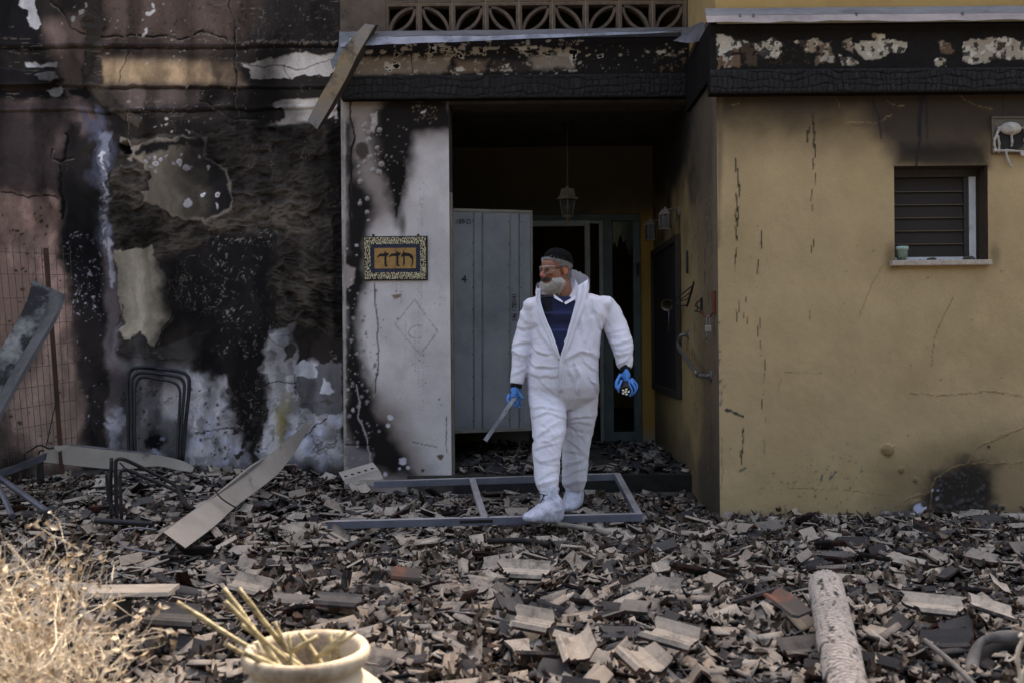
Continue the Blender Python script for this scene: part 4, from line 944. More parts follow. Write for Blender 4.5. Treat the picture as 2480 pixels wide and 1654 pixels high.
# ---- the 290 largest fragments, each its own thing
cand = scatter(700, -4.0, 1.36, rs, .75); placed = []
for x, y in cand:
    if len(placed) >= 288: break
    d = y-CAMY
    if all((x-a)**2+(y-b)**2 > (.11+.02*rs.random())**2 for a, b in placed): placed.append((x, y))
for i, (x, y) in enumerate(placed):
    me, W_, L = big[rs.randrange(len(big))]
    o = bpy.data.objects.new('roof_tile_fragment', me); col.objects.link(o)
    tl = .12 if rs.random() < .85 else .4
    o.rotation_euler = rot(rs.uniform(0,6.28), rs.gauss(0,tl), rs.gauss(0,tl)).to_euler()
    o.location = (x, y, float(hgt(x, y)) + rs.uniform(.05,.085))
    tag(o, 'ash-dusted broken piece of ribbed clay roof tile lying among the rubble', 'roof tile', 'broken roof tiles on the ground')
# ================================================================== the person in the doorway
def fuse(mb, voxel, smooth=4, fac=.5):
    """fuse shapes into one continuous surface"""
    me = mb.mesh('fuse'); o = bpy.data.objects.new('fuse', me); col.objects.link(o)
    m = o.modifiers.new('r', 'REMESH'); m.mode = 'VOXEL'; m.voxel_size = voxel
    if smooth:
        q = o.modifiers.new('s', 'SMOOTH'); q.iterations = smooth; q.factor = fac
    dg = bpy.context.evaluated_depsgraph_get(); dg.update()
    out = bpy.data.meshes.new_from_object(o.evaluated_get(dg)); bpy.data.objects.remove(o); bpy.data.meshes.remove(me)
    out.polygons.foreach_set('use_smooth', np.ones(len(out.polygons), bool)); return out
def vco(me):
    a = np.empty(len(me.vertices)*3, np.float32); me.vertices.foreach_get('co', a); return a.reshape(-1, 3).astype(float)
def vno(me):
    a = np.empty(len(me.vertices)*3, np.float32); me.vertices.foreach_get('normal', a); return a.reshape(-1, 3).astype(float)
def setco(me, c): me.vertices.foreach_set('co', c.astype(np.float32).ravel()); me.update()
def tint(me, c):
    at = me.color_attributes.new('tint', 'FLOAT_COLOR', 'POINT'); at.data.foreach_set('color', np.concatenate([np.clip(c,0,1), np.ones((len(c),1))],1).astype(np.float32).ravel())

YM = -.22
person = empty('person', PZ(1330, 1262, 0.0), 'bearded person in white hooded coverall, black skullcap and clear goggles stepping out of the porch', 'person')
def edges(rows, n=20):
    """rows: (py, left px, right px, Y, depth/width ratio) -> rings as centre, half width, half depth"""
    out = []
    for py, a, b, Y, rt in rows:
        l, r_ = P(a, py, Y), P(b, py, Y); out.append(((l+r_)/2, (r_-l).length/2, (r_-l).length/2*rt))
    return out
def loft(mb, rings, n=24, sq=2.3, dirn=None):
    """horizontal or along-path rings with a rounded-box section"""
    vs = []; N = len(rings)
    for i, (c, a, b) in enumerate(rings):
        for k in range(n):
            t = 2*math.pi*k/n; cx, sy = math.cos(t), math.sin(t)
            vs.append(c + Vector((a*math.copysign(abs(cx)**(2/sq), cx), b*math.copysign(abs(sy)**(2/sq), sy), 0)))
    fs = [(i*n+k, i*n+(k+1) % n, (i+1)*n+(k+1) % n, (i+1)*n+k) for i in range(N-1) for k in range(n)]
    fs += [tuple(range(n)), tuple((N-1)*n+k for k in reversed(range(n)))]
    mb.add(vs, fs, 0, True)
# ---- coverall -----------------------------------------------------
torso = edges([(706,1325,1405,YM+.02,.62),(716,1298,1444,YM+.01,.60),(728,1276,1472,YM,.50),(744,1268,1482,YM,.48),(768,1276,1474,YM-.005,.55),(795,1286,1457,YM-.01,.66),(825,1288,1453,YM-.02,.72),(860,1284,1451,YM-.025,.75),(900,1277,1450,YM-.025,.74),(935,1276,1450,YM-.02,.70),(962,1284,1446,YM-.015,.62),(990,1310,1420,YM-.01,.50)])
rleg = edges([(930,1276,1366,YM-.03,.85),(975,1280,1369,YM-.06,.95),(1010,1287,1370,YM-.11,1),(1045,1291,1370,YM-.16,1.05),(1080,1291,1362,YM-.20,1.0),(1112,1290,1356,YM-.23,1.0),(1145,1294,1354,YM-.26,1.0),(1168,1298,1354,YM-.28,1.1),(1186,1304,1351,YM-.295,1.1),(1194,1310,1346,YM-.30,1.1)])
lleg = edges([(930,1366,1450,YM-.0,.9),(975,1367,1449,YM+.02,.95),(1010,1367,1444,YM+.04,1),(1050,1367,1435,YM+.07,1.0),(1090,1364,1428,YM+.10,1.0),(1130,1361,1423,YM+.13,1.05),(1165,1360,1420,YM+.16,1.15),(1186,1368,1412,YM+.17,1.1),(1194,1374,1406,YM+.175,1.1)])
def arm(rows):
    """rows: centre px,py, half width px, Y"""
    return [P(x, y, Y) for x, y, w_, Y in rows], [w_*(Y-CAMY)/F for x, y, w_, Y in rows]
ra = arm([(1296,738,24,YM),(1282,765,25,YM+.0),(1275,795,23.5,YM+.005),(1268,825,24,YM-.0),(1263,850,25.5,YM-.015),(1260,872,22,YM-.03),(1257,895,19.5,YM-.045),(1253,915,19,YM-.055),(1251,931,18,YM-.06)])
la = arm([(1458,735,26,YM),(1477,757,28,YM+.0),(1490,785,28.5,YM-.005),(1497,808,28,YM-.02),(1506,832,27.5,YM-.045),(1510,855,24,YM-.07),(1513,876,21,YM-.085),(1514,893,17,YM-.095)])
b = MB(); loft(b, torso); loft(b, rleg); loft(b, lleg)
b.tube(ra[0], ra[1], 16); b.tube(la[0], la[1], 16)
b.ball(P(1290,741,YM), (.062,.10,.055)); b.ball(P(1464,738,YM), (.066,.10,.06))
cov = fuse(b, .0065, 16)
c = vco(cov); n = vno(cov); x, y, z = c.T
def crease(u, v, w_, seed, sharp=1.6): return (1-np.abs(2*fbm3(u, v, w_, 2, seed)-1))**sharp
wx, wy, wz = (fbm3(x*6, y*6, z*6, 2, 1)-.5), (fbm3(x*6+9, y*6, z*6, 2, 2)-.5), (fbm3(x*6, y*6+7, z*6, 2, 3)-.5)
ppx, ppy = proj(x, y, z)
arml = (ppx < 1297) & (ppy < 940) & (x < P(1297,800,YM).x); armr = (ppx > 1452) & (ppy < 940)
leg = sstep(960, 1010, ppy); tor = 1-leg
d = np.zeros(len(c))
back = sstep(-.2, .3, n[:,1])                       # little noise in front, where the folds are laid one by one
amt = .30+.70*back
d += leg*amt*1.5*(.015*crease(x*9+wx*3+z*3, y*6, z*5+x*7+wy*3, 11, 1.2)-.006) + (1-leg)*amt*(.014*crease(x*6-z*3+wx*2, y*5, z*8-x*4+wy*1.5, 13, 1.0)-.007)
U_, V_ = (ppx-1150)/.4717, (ppy-560)/.4717; front = sstep(.35, -.15, n[:,1])
FOLDS = """310,460 350,540 400,600 432,640|300,590 330,620 380,632|275,660 310,690 400,700|272,720 330,745 420,740|280,790 340,830 400,870 440,880|320,760 370,800 430,840|470,650 540,615 600,622 630,640|560,660 600,700 628,720|570,380 582,450 572,560|602,440 602,520 590,600|545,450 552,520|600,760 625,790 630,830|520,700 540,760 530,830|480,700 500,760
300,905 360,900 430,925|305,950 370,930 440,950|330,1000 390,960 450,930|320,1050 380,1010 440,970|325,1075 370,1080 440,1040 460,1020|300,1120 350,1100 420,1090|295,1140 340,1180 400,1170 440,1150|350,1190 410,1200 438,1185|320,1280 360,1250 430,1220|310,1300 370,1290 430,1270|340,1225 352,1275
460,960 540,955 615,950|470,985 530,975 600,985|460,1060 520,1100 560,1140|455,1120 520,1130 590,1150|450,1200 520,1180 580,1150|450,1260 520,1230 580,1210|450,1300 510,1290 575,1270|590,1060 560,1130|460,1310 520,1335|500,1000 540,1050
225,400 260,460 300,470|215,490 250,500 300,490|210,550 250,560 300,570|190,590 240,570 290,560|188,610 230,635 280,630|200,640 240,660 262,650|205,690 255,680|190,740 230,720 257,700|240,360 275,420
620,430 640,490 680,520|640,400 690,470|692,340 682,420|700,520 740,510 790,500|680,540 740,540 795,515|690,570 740,580 790,560|710,600 760,610 810,590|700,560 722,620|720,640 770,630 806,610|730,690 770,670 800,640|600,330 615,400 640,440""".replace('\n','|').split('|')
fr_ = random.Random(8)
for fs_ in FOLDS:
    pts_ = np.array([[float(q) for q in p.split(',')] for p in fs_.split()]); tot = np.hypot(*np.diff(pts_,axis=0).T).sum(); best = np.full(len(c), 1e9); sg_ = np.zeros(len(c)); tt = np.zeros(len(c)); acc = 0
    wu, wv_ = U_+14*(fbm(U_/40,V_/40,2,int(pts_[0,0]))-.5), V_+14*(fbm(U_/40+9,V_/40,2,int(pts_[0,1]))-.5)
    for a_, b_ in zip(pts_[:-1], pts_[1:]):
        e_ = b_-a_; L_ = np.hypot(*e_); t_ = np.clip(((wu-a_[0])*e_[0]+(wv_-a_[1])*e_[1])/L_**2, 0, 1)
        dx, dy = wu-a_[0]-t_*e_[0], wv_-a_[1]-t_*e_[1]; dd = np.hypot(dx, dy); m_ = dd < best
        best = np.where(m_, dd, best); sg_ = np.where(m_, np.sign(e_[0]*dy-e_[1]*dx), sg_); tt = np.where(m_, (acc+t_*L_)/tot, tt); acc += L_
    amp = fr_.uniform(.005,.015)*min(1.25, .55+tot/200); st_ = fr_.uniform(5,10); sf_ = fr_.uniform(18,40)
    wd_ = np.where(sg_ > 0, st_, sf_); taper = np.sqrt(np.clip(4*(tt+.08)*(1.08-tt)/1.16, 0, 1))
    if pts_[:,1].mean() > 860: amp *= .42; sf_ *= 1.5
    elif 660 < pts_[:,1].mean() and pts_[:,0].mean() < 450: amp *= .6
    elif pts_[:,0].mean() > 640 or pts_[:,0].mean() < 305: amp *= .72
    d += front*amp*taper*(np.exp(-best/wd_) - .40*np.exp(-((best-2.2*st_)/(1.3*st_))**2)*(sg_ > 0))
d -= .004
hemz = sstep(1194, 1180, ppy)
c = c + n*(d*(.3+.7*hemz))[:, None]
setco(cov, c)
from mathutils.bvhtree import BVHTree
_bv = BVHTree.FromPolygons([Vector(p) for p in vco(cov)], [tuple(f.vertices) for f in cov.polygons])
camp = Vector((0, CAMY, CAMZ))
def SF(px, py, off=.006, Y=YM-.1):
    """point on the front of the coverall seen at px,py, lifted off it a little"""
    t_ = P(px, py, Y); dr = (t_-camp).normalized(); h_ = _bv.ray_cast(camp, dr)
    return (h_[0] if h_[0] is not None else t_) - dr*off
# open front: cut the V and look inside
bm = bmesh.new(); bm.from_mesh(cov)
def inV(v):
    a, b_ = proj(v.x, v.y, v.z)
    if v.y > YM+.03 or b_ > 871: return False
    t = (b_-705)/(870-705)
    if t < 0: return 1312 < a < 1412 and v.y < YM-.0
    lft = 1300 + 55*t**1.15; rgt = 1398 - 42*t
    return lft < a < rgt
kill = [f for f in bm.faces if inV(f.calc_center_median())]
bmesh.ops.delete(bm, geom=kill, context='FACES')
# the neck hole
kill = [f for f in bm.faces if (lambda q: proj(q.x,q.y,q.z)[1] < 713 and 1310 < proj(q.x,q.y,q.z)[0] < 1412)(f.calc_center_median())]
bmesh.ops.delete(bm, geom=kill, context='FACES'); bm.to_mesh(cov); bm.free()
def suit_mat():
    t = NT('white_coverall_fabric'); v = t.coord('Object')
    n1 = t.n('TexNoise', {'Vector': v, 'Scale': 16, 'Detail': 4, 'Roughness': .6, 'Distortion': 1.2}); n2 = t.n('TexNoise', {'Vector': v, 'Scale': 160, 'Detail': 2})
    wv = t.n('Math', {0: (n1, 0), 1: .5}, operation='SUBTRACT'); ab = t.n('Math', {0: (wv, 0)}, operation='ABSOLUTE')
    ds = t.n('TexNoise', {'Vector': v, 'Scale': 3, 'Detail': 6, 'Roughness': .7})
    t.set(Base_Color=t.mix(t.ramp((ds, 0), [(.45, 0.0), (.75, .55)]), S(198,197,208), S(168,164,170)), Roughness=.6); t.b.inputs['Specular IOR Level'].default_value = .35
    b1 = t.n('Bump', {'Strength': .5, 'Distance': .012, 'Height': (ab, 0)}); b2 = t.n('Bump', {'Strength': .12, 'Distance': .002, 'Height': (n2, 0), 'Normal': (b1, 0)}); t.set(Normal=(b2, 0)); return t.m
M_suit = suit_mat()
cov.name = 'coverall'; coverall = link('coverall', cov, M_suit, person)
sm = coverall.modifiers.new('thick', 'SOLIDIFY'); sm.thickness = .004; sm.offset = -1
# placket and lapels of the open front
def ribbon(name, A, B, th, parent, m, n=22, rough=.0):
    A, B = curve_pts([P(*p) for p in A], n), curve_pts([P(*p) for p in B], n); b = MB()
    C = [(p+q)/2 + Vector((0, -.008, 0)) for p, q in zip(A, B)]
    for i in range(n):
        for l in (A, B, C): l[i] = l[i] + Vector((random.uniform(-1,1), random.uniform(-1,1), random.uniform(-1,1)))*rough
    b.strip(A, C, th, (0, 1, 0)); b.strip(C, B, th, (0, 1, 0)); return b.build(name, m, parent)
FY = YM-.155
def sribbon(name, A, B, th, parent, m, n=26, offa=.006, offb=.006, rough=.001, top=None):
    dn_ = lambda L: [p for p in L]
    A2 = [(Vector(p) if len(p) == 3 and isinstance(p, Vector) else SF(p[0], p[1], offa)) for p in A]; B2 = [(p if isinstance(p, Vector) else SF(p[0], p[1], offb)) for p in B]
    A2, B2 = curve_pts(A2, n), curve_pts(B2, n); b = MB(); C = [(p+q)/2+Vector((0,-.004,0)) for p, q in zip(A2, B2)]
    for i in range(n):
        for l in (A2, B2, C): l[i] = l[i]+Vector((random.uniform(-1,1), random.uniform(-1,1), random.uniform(-1,1)))*rough
    b.strip(A2, C, th, (0,1,0), smooth=True); b.strip(C, B2, th, (0,1,0), smooth=True); return b.build(name, m, parent)
tR, tR2 = P(1398,694,YM-.10), P(1424,677,YM-.06)
sribbon('lapel', [tR,(1396,722),(1388,755),(1377,795),(1366,835),(1355,872),(1354,900),(1354,950)], [tR2,(1423,722),(1408,765),(1394,800),(1381,838),(1366,876),(1364,905),(1363,950)], .004, coverall, M_suit, 30, .014, .007)
tL, tL2 = P(1301,698,YM-.09), P(1311,700,YM-.10)
sribbon('lapel', [tL,(1297,728),(1306,765),(1322,805),(1339,845),(1352,872)], [tL2,(1309,726),(1320,765),(1336,803),(1350,842),(1358,871)], .004, coverall, M_suit, 24, .006, .012)
# hood lying open behind the neck
b = MB()
outer = curve_pts([P(1426,676,YM-.05), P(1420,668,YM+.03), P(1404,660,YM+.08), P(1384,655,YM+.09), P(1340,672,YM+.10), P(1306,684,YM+.05), P(1299,694,YM-.05)], 26)
inner = curve_pts([P(1420,720,FY+.03), P(1424,722,YM+.03), P(1412,722,YM+.09), P(1384,718,YM+.11), P(1340,718,YM+.11), P(1308,722,YM+.06), P(1298,730,FY+.04)], 26)
mid = [(p+q)/2 + Vector((.012*math.sin(i*1.3), .02, .006*math.cos(i*2.1))) for i, (p, q) in enumerate(zip(outer, inner))]
outer = [p + Vector((random.uniform(-.005,.005), random.uniform(-.005,.005), random.uniform(-.004,.004))) for p in outer]
b.strip(outer, mid, .005, (0,1,.2)); b.strip(mid, inner, .005, (0,1,.2)); b.build('hood', M_suit, coverall)
# ---- navy vest inside
b = MB()
loft(b, [(c_+Vector((0,-.012,0)), a*.86, d_*.97) for c_, a, d_ in edges([(722,1300,1420,YM,.66),(735,1290,1450,YM-.0,.60),(765,1290,1455,YM-.005,.62),(800,1292,1450,YM-.01,.68),(840,1292,1448,YM-.02,.73),(890,1290,1445,YM-.025,.74)])])
vest = fuse(b, .012, 3)
bm = bmesh.new(); bm.from_mesh(vest)
def outV(v):
    a, b_ = proj(v.x, v.y, v.z); t = (b_-705)/165
    return v.y > YM+.02 or b_ > 876 or a < 1300+53*max(t,0)**1.15-12 or a > 1398-42*max(t,0)+16
bmesh.ops.delete(bm, geom=[f for f in bm.faces if outV(f.calc_center_median())], context='FACES'); bm.to_mesh(vest); bm.free()
c = vco(vest); a_, b_ = proj(*c.T); vc = np.empty((len(c),3)); vc[:] = S(30,36,66)
vc[(a_ > 1316) & (a_ < 1337) & (b_ > 720) & (b_ < 766)] = S(20,21,27)
vc[(np.abs(b_-776) < 10)] = S(22,26,46); vc[(np.abs(b_-800) < 2.2)] = S(48,56,92); vc[(np.abs(b_-757) < 1.5)] = S(44,50,84)
tint(vest, vc); vs_ = vno(vest); setco(vest, c + vs_*(.006*crease(c[:,0]*8, c[:,1]*6, c[:,2]*22, 31))[:,None])
link('vest', vest, plaster('navy_cloth', 200, .2, .8, .15), person)
# ---- head, neck -----------------------------------------------------
HY = YM-.06
Hc = P(1346, 652, HY)                        # head centre
yaw = R(-52)                                 # turned to his right
Hm = Matrix.Translation(Hc) @ Matrix.Rotation(yaw, 4, 'Z') @ Matrix.Rotation(R(6), 4, 'X')   # local: face looks to -Y, tilted down a little
hv = lambda x, y, z: Hm @ Vector((x, y, z))
b = MB(); R3 = Hm.to_3x3()
def hb(c_, r, n=16, m=12): b.ball(hv(*c_), r, n, m, R3)
hb((0,.012,.035),(.076,.098,.092)); hb((0,-.025,-.03),(.066,.072,.085)); hb((0,-.045,-.075),(.048,.05,.04))    # skull, face, chin
hb((0,-.088,.012),(.05,.014,.012)); hb((0,-.064,.034),(.056,.026,.036))                                             # brow, forehead
b.tube([hv(0,-.088,.012), hv(0,-.106,-.012), hv(0,-.121,-.034), hv(0,-.112,-.043), hv(0,-.09,-.045)], [.009,.011,.015,.015,.010], 10)  # nose
hb((.014,-.104,-.038),(.010,.012,.009)); hb((-.014,-.104,-.038),(.010,.012,.009))
for sx in (1,-1):
    hb((.038*sx,-.078,-.022),(.026,.02,.018))                                                                    # cheek
    hb((.030*sx,-.080,-.001),(.015,.012,.010))                                                                   # eye
hb((0,-.098,-.066),(.022,.010,.006)); hb((0,-.096,-.078),(.019,.010,.006))                                       # lips
nk0, nk1 = P(1362,700,HY+.03), P(1365,745,YM-.0)
b.tube([hv(0,.03,-.03), nk0, nk1], [.062,.060,.075], 16)
b.ball(P(1362,760,YM-.02), (.12,.075,.07))
# ears
for sx in (1,-1):
    for k in range(2):
        pts_ = [hv(sx*(.076+.004*k), .012+.020*math.cos(t)*(1-.35*k)+.004, -.004+.034*math.sin(t)*(1-.35*k)-(.004 if math.sin(t) < -.5 else 0)) for t in [i*2*math.pi/14 for i in range(15)]]
        b.tube(pts_, .0055-.001*k, 7, False)
    b.ball(hv(sx*.071,.014,-.006), (.009,.017,.026), 10, 8, R3); b.ball(hv(sx*.077,.006,-.036), (.007,.010,.010), 8, 6, R3)
head = fuse(b, .0045, 5)
c = vco(head); loc = np.array(Hm.inverted())[:3,:3] @ c.T + np.array(Hm.inverted().translation)[:,None]; lx, ly, lz = loc
hc = np.empty((len(c),3)); hc[:] = S(124,82,62)
def hf(m, col_, op=1): 
    global hc
    m = np.clip(m*op,0,1)[:,None]; hc = hc*(1-m) + np.array(col_)*m
nzz = fbm3(c[:,0]*40, c[:,1]*40, c[:,2]*40, 3, 4)
hf(sstep(.45,.65,nzz), S(124,78,60), .5); hf(sstep(-.100,-.116,ly)*(lz > -.06), S(146,84,74), .8); hf(sstep(.03,.06,lz), S(136,88,70), .7)
hf((np.hypot(np.abs(lx)-.030, lz+.001) < .008)*(ly < -.07), S(48,34,30)); hf((np.abs(np.abs(lx)-.03) < .017)*(np.abs(lz-.020) < .0045)*(ly < -.07), S(70,58,54), .8)
hf((np.abs(lz+.072) < .0035)*(np.abs(lx) < .02)*(ly < -.08), S(60,30,28)); hf((np.abs(lz+.078) < .005)*(np.abs(lx) < .018)*(ly < -.085), S(140,74,66), .7)
hf(sstep(.070,.078,np.abs(lx))*(lz < .04), S(156,90,70), .8)
tint(head, hc)
skin = NT('skin'); at = skin.n('Attribute', attribute_name='tint'); n1 = skin.n('TexNoise', {'Scale': 220, 'Detail': 3}); skin.set(Base_Color=(at, 0), Roughness=.55); skin.b.inputs['Subsurface Weight'].default_value = .08; skin.bump((n1,0), .15, .001)
link('body', head, skin.m, person)
# hair: short grey strands behind and over the ears; beard: white strands
def strands(name, roots, dirs, L, r0, m, parent, bend=.3, seed=1, curl=.0):
    g = np.random.default_rng(seed); b = MB()
    for p, d_ in zip(roots, dirs):
        p = Vector(p); d_ = Vector(d_).normalized(); ln = L*g.uniform(.6,1.25); q = p.copy(); pts_ = [q.copy()]
        for k in range(3):
            d_ = (d_ + Vector((g.normal(0,bend), g.normal(0,bend), g.normal(0,bend)-curl))).normalized(); q = q + d_*ln/3; pts_.append(q.copy())
        b.tube(pts_, [r0, r0, r0*.8, r0*.3], 3, False)
    o = b.build(name, m, parent, recalc=False); return o
def hair_roots(n, cond, seed):
    g = np.random.default_rng(seed); cc = vco(head); nn = vno(head)
    ok = np.where(cond)[0]; pick = g.choice(ok, n); return cc[pick] + g.normal(0,.0015,(n,3)), nn[pick]
M_grey = mat('grey_hair', S(168,164,162), S(120,116,115), 60, .7, bump=0); M_wht = mat('white_beard', S(214,208,202), S(180,172,166), 50, .7, bump=0)
cond = (lz > -.075) & (ly > -.02-.03*(lz > .05)) & ~((np.abs(lx) > .06) & (ly < .04) & (lz < .02) & (lz > -.05) & (ly > -.02)) & (lz < .115)
capl = np.array((Hm @ Matrix.Translation((0,.009,-.004)) @ Matrix.Rotation(R(-18), 4, 'X')).inverted()); cz = (capl[:3,:3] @ c.T + capl[:3,3][:,None])[2]
cond |= (cz > .043) & (ly > -.10) & (ly < -.02)
cond &= ~((lz < -.02) & (ly < .03)); cond &= (lz > -.06) & (cz < .060)
r_, d_ = hair_roots(5200, cond, 3); hd = np.array([R3 @ Vector((0,.5,-.8)) for _ in range(1)])[0]
strands('hair', r_, d_*.5 + hd*.6, .018, .0011, M_grey, person, .35, 2)
bc = (lz < -.074-.010*(np.abs(lx) < .03)+.018*(np.abs(lx) > .045)) & (ly < -.008) & (lz > -.125) & ~((np.abs(lx) < .024) & (np.abs(lz+.072) < .012) & (ly < -.08))
r_, d_ = hair_roots(9000, bc, 5); bd = np.array(R3 @ Vector((0,-.18,-1.0)))
strands('beard', r_, d_*.55 + bd*.95, .043, .0009, M_wht, person, .24, 6)
mc = (np.abs(lx) < .036) & (np.abs(lz+.056) < .007) & (ly < -.075)
r_, d_ = hair_roots(420, mc, 8)
strands('moustache', r_, d_*.4 + np.array(R3 @ Vector((0,-.3,-.9))), .014, .001, mat('dark_grey_moustache', S(96,84,78), S(66,56,52), 50, .7, bump=0), person, .3, 9)
# skullcap
b = MB(); prof = [(.0,.138),(.035,.134),(.062,.120),(.080,.098),(.089,.074),(.092,.054),(.089,.051),(.075,.08),(.0,.12)]
Mc = Hm @ Matrix.Translation((0,.009,-.004)) @ Matrix.Rotation(R(-18), 4, 'X')
b.lathe([(max(r,1e-4),z_) for r, z_ in prof], 28, Mc, sx=.97, sy=1.15); b.build('skullcap', mat('black_velvet', (.006,.006,.007), (.010,.010,.011), 40, 1.0, bump=.3, dist=.001, spec=.05), person)
# goggles: clear wrap-round lens on side arms
M_clear = NT('clear_plastic'); M_clear.set(Base_Color=(.95,.97,1,1), Roughness=.04, Transmission_Weight=1.0, IOR=1.25); M_clear = M_clear.m
b = MB(); A, B = [], []
for i in range(17):
    t = -1+i/8; an = t*R(62); rr = .084
    A.append(hv(rr*math.sin(an)*.98, -.028-rr*math.cos(an)*.98, .024-.006*abs(t)**2)); B.append(hv(rr*math.sin(an)*.96, -.030-rr*math.cos(an)*.93-.000, -.026+.018*abs(t)**1.5+.008*math.exp(-(t/.18)**2)))
b.strip(A, B, .0018, R3 @ Vector((0,-1,0))); gog = b.build('goggles', M_clear, person)
M_rim = NT('clear_rim'); M_rim.set(Base_Color=(.75,.78,.82,1), Roughness=.12, Transmission_Weight=.35); M_rim = M_rim.m
b = MB(); b.tube(A, .0020, 6); b.build('rim', M_rim, gog); b = MB(); b.tube(B, .0015, 6); b.build('rim', M_rim, gog)
for sx, e in ((1,16),(-1,0)):
    b = MB(); b.tube([(A[e]+B[e])/2, hv(sx*.081,-.03,.010), hv(sx*.084,.010,.012), hv(sx*.080,.045,-.004)], [.004,.004,.003,.002], 6); b.build('temple_arm', M_rim if sx < 0 else mat('dark_temple', S(52,48,46), None, 10, .4), gog)
# white shirt collar
ribbon('shirt_collar', [(1340,712,HY-.06),(1356,724,HY-.075),(1364,731,HY-.08)], [(1342,722,HY-.085),(1352,728,HY-.1),(1362,733,HY-.1)], .003, person, M_suit, 8)
ribbon('shirt_collar', [(1392,676,HY+.06),(1388,700,HY+.03),(1376,722,HY-.04),(1366,734,HY-.085)], [(1400,690,HY+.05),(1404,710,HY+.0),(1394,724,HY-.07),(1370,738,HY-.105)], .003, person, M_suit, 10)
# ---- gloves
M_glove = mat('blue_nitrile_glove', S(70,128,196), S(52,104,168), 30, .38, bump=.25, dist=.003)
M_cuff = mat('black_cuff', S(20,20,23), None, 30, .9)
def hand(name, wrist, palm_end, fingers, thumb, width, wdir):
    b = MB(); w_, pe = P(*wrist), P(*palm_end); ax = (pe-w_).normalized(); wd = Vector(wdir).normalized(); nd = ax.cross(wd).normalized(); wd = nd.cross(ax).normalized()
    b.tube([w_, w_*.55+pe*.45, pe], [(.030,.025),(width,.022),(width*.98,.016)], 14, up=None)
    b.ball((w_+pe)/2, .03); 
    for f in fingers+[thumb]:
        pts_ = curve_pts([P(*q) for q in f], 9); k = len(pts_); r0 = .0098 if f is not thumb else .0115
        b.tube(pts_, [r0*(1-.28*i/(k-1)) for i in range(k)], 9); b.ball(pts_[-1], r0*.74, 8, 6); b.ball(pts_[0], r0*1.05, 8, 6)
    me = fuse(b, .0034, 2); link(name, me, M_glove, person)
YH = YM-.065
# right hand (image left): back of the hand to the camera, gripping the bar, two fingers loose
hand('glove', (1251,930,YH), (1243,962,YH-.01),
     [[(1232,956,YH-.02),(1229,970,YH-.035),(1238,977,YH-.03),(1245,972,YH-.01)], [(1239,962,YH-.02),(1240,978,YH-.03),(1247,982,YH-.02)], [(1246,964,YH-.01),(1252,977,YH-.012),(1255,984,YH-.0),(1258,987,YH+.0)], [(1250,960,YH),(1258,970,YH+.012),(1262,978,YH+.015)]],
     [(1254,944,YH),(1260,956,YH-.01),(1264,962,YH-.012),(1267,964,YH-.01)], .036, (1,0,0))
YG = YM-.105
hand('glove', (1515,893,YG), (1517,925,YG-.02),
     [[(1505,922,YG-.03),(1500,935,YG-.05),(1498,944,YG-.06),(1499,949,YG-.055)], [(1520,926,YG-.035),(1528,940,YG-.055),(1530,951,YG-.055),(1525,958,YG-.05)], [(1526,922,YG-.02),(1536,936,YG-.04),(1538,948,YG-.04),(1531,956,YG-.035)], [(1530,918,YG-.01),(1541,930,YG-.02),(1542,940,YG-.02),(1538,948,YG-.02)]],
     [(1502,908,YG-.01),(1494,922,YG-.035),(1492,934,YG-.05),(1494,940,YG-.055)], .038, (1,0,0))
for c0, c1, r in (((1252,924,YH+.005),(1250,939,YH),.036),((1514,884,YG+.005),(1515,900,YG),.034)):
    b = MB(); b.tube([P(*c0), P(*c1)], r, 16); b.build('sleeve_cuff', M_cuff, person)
# ---- shoe covers
M_boot = NT('crinkled_shoe_cover'); v = M_boot.coord('Object'); n1 = M_boot.n('TexVoronoi', {'Vector': v, 'Scale': 26}, feature='DISTANCE_TO_EDGE'); n2 = M_boot.n('TexNoise', {'Vector': v, 'Scale': 30, 'Detail': 6})
M_boot.set(Base_Color=M_boot.mix(M_boot.ramp((n2,0), [(.4,0.),(.65,1.)]), S(170,172,188), S(148,150,164)), Roughness=.3); M_boot.bump((n2,0), .5, .02); M_boot = M_boot.m
def bootie(ank_l, ank_r, ay, heel, toe, sole_y, Ya, Yt, Yh, name='shoe_cover'):
    b = MB(); top = P((ank_l+ank_r)/2, ay, Ya); r = (ank_r-ank_l)/2*(Ya-CAMY)/F
    h, t = P(*heel, Yh), P(*toe, Yt); mid = h*.45+t*.55
    b.tube([top, top*.6+h*.3+mid*.1, h*.62+mid*.38+Vector((0,0,.06))], [r, r*1.05, r*1.12], 16)
    ax = (t-h); n = 9
    for i in range(n+1):
        u = i/n; p = h+ax*u; hh = .05+.125*(1-u)**1.15; w_ = .058+.006*math.sin(math.pi*u)-.010*u
        b.ball(p+Vector((0,0,hh*.5)), (w_, w_, hh*.56), 14, 10)
    me = fuse(b, .007, 5); c = vco(me); nn = vno(me); zmin = c[:,2].min()
    dd = .012*crease(c[:,0]*14, c[:,1]*14, c[:,2]*14+c[:,0]*6, 41)-.005
    c = c + nn*(dd*sstep(zmin+.004, zmin+.04, c[:,2]))[:,None]; setco(me, c)
    o = link(name, me, M_boot, person)
    b = MB(); b.tube([top+Vector((r*1.1*math.cos(a), r*1.1*math.sin(a), -.045+.006*math.sin(2*a))) for a in [i*2*math.pi/18 for i in range(19)]], .0028, 6, False); b.build('drawstring', M_black, o)
    b = MB(); q = top+Vector((-r*.55, -r*1.0, -.045)); b.tube(curve_pts([q, q+Vector((-.012,-.012,-.03)), q+Vector((-.03,-.012,-.055)), q+Vector((-.018,-.012,-.035)), q], 14), .0022, 5, False); b.ball(q, .007); b.build('drawstring', M_black, o)
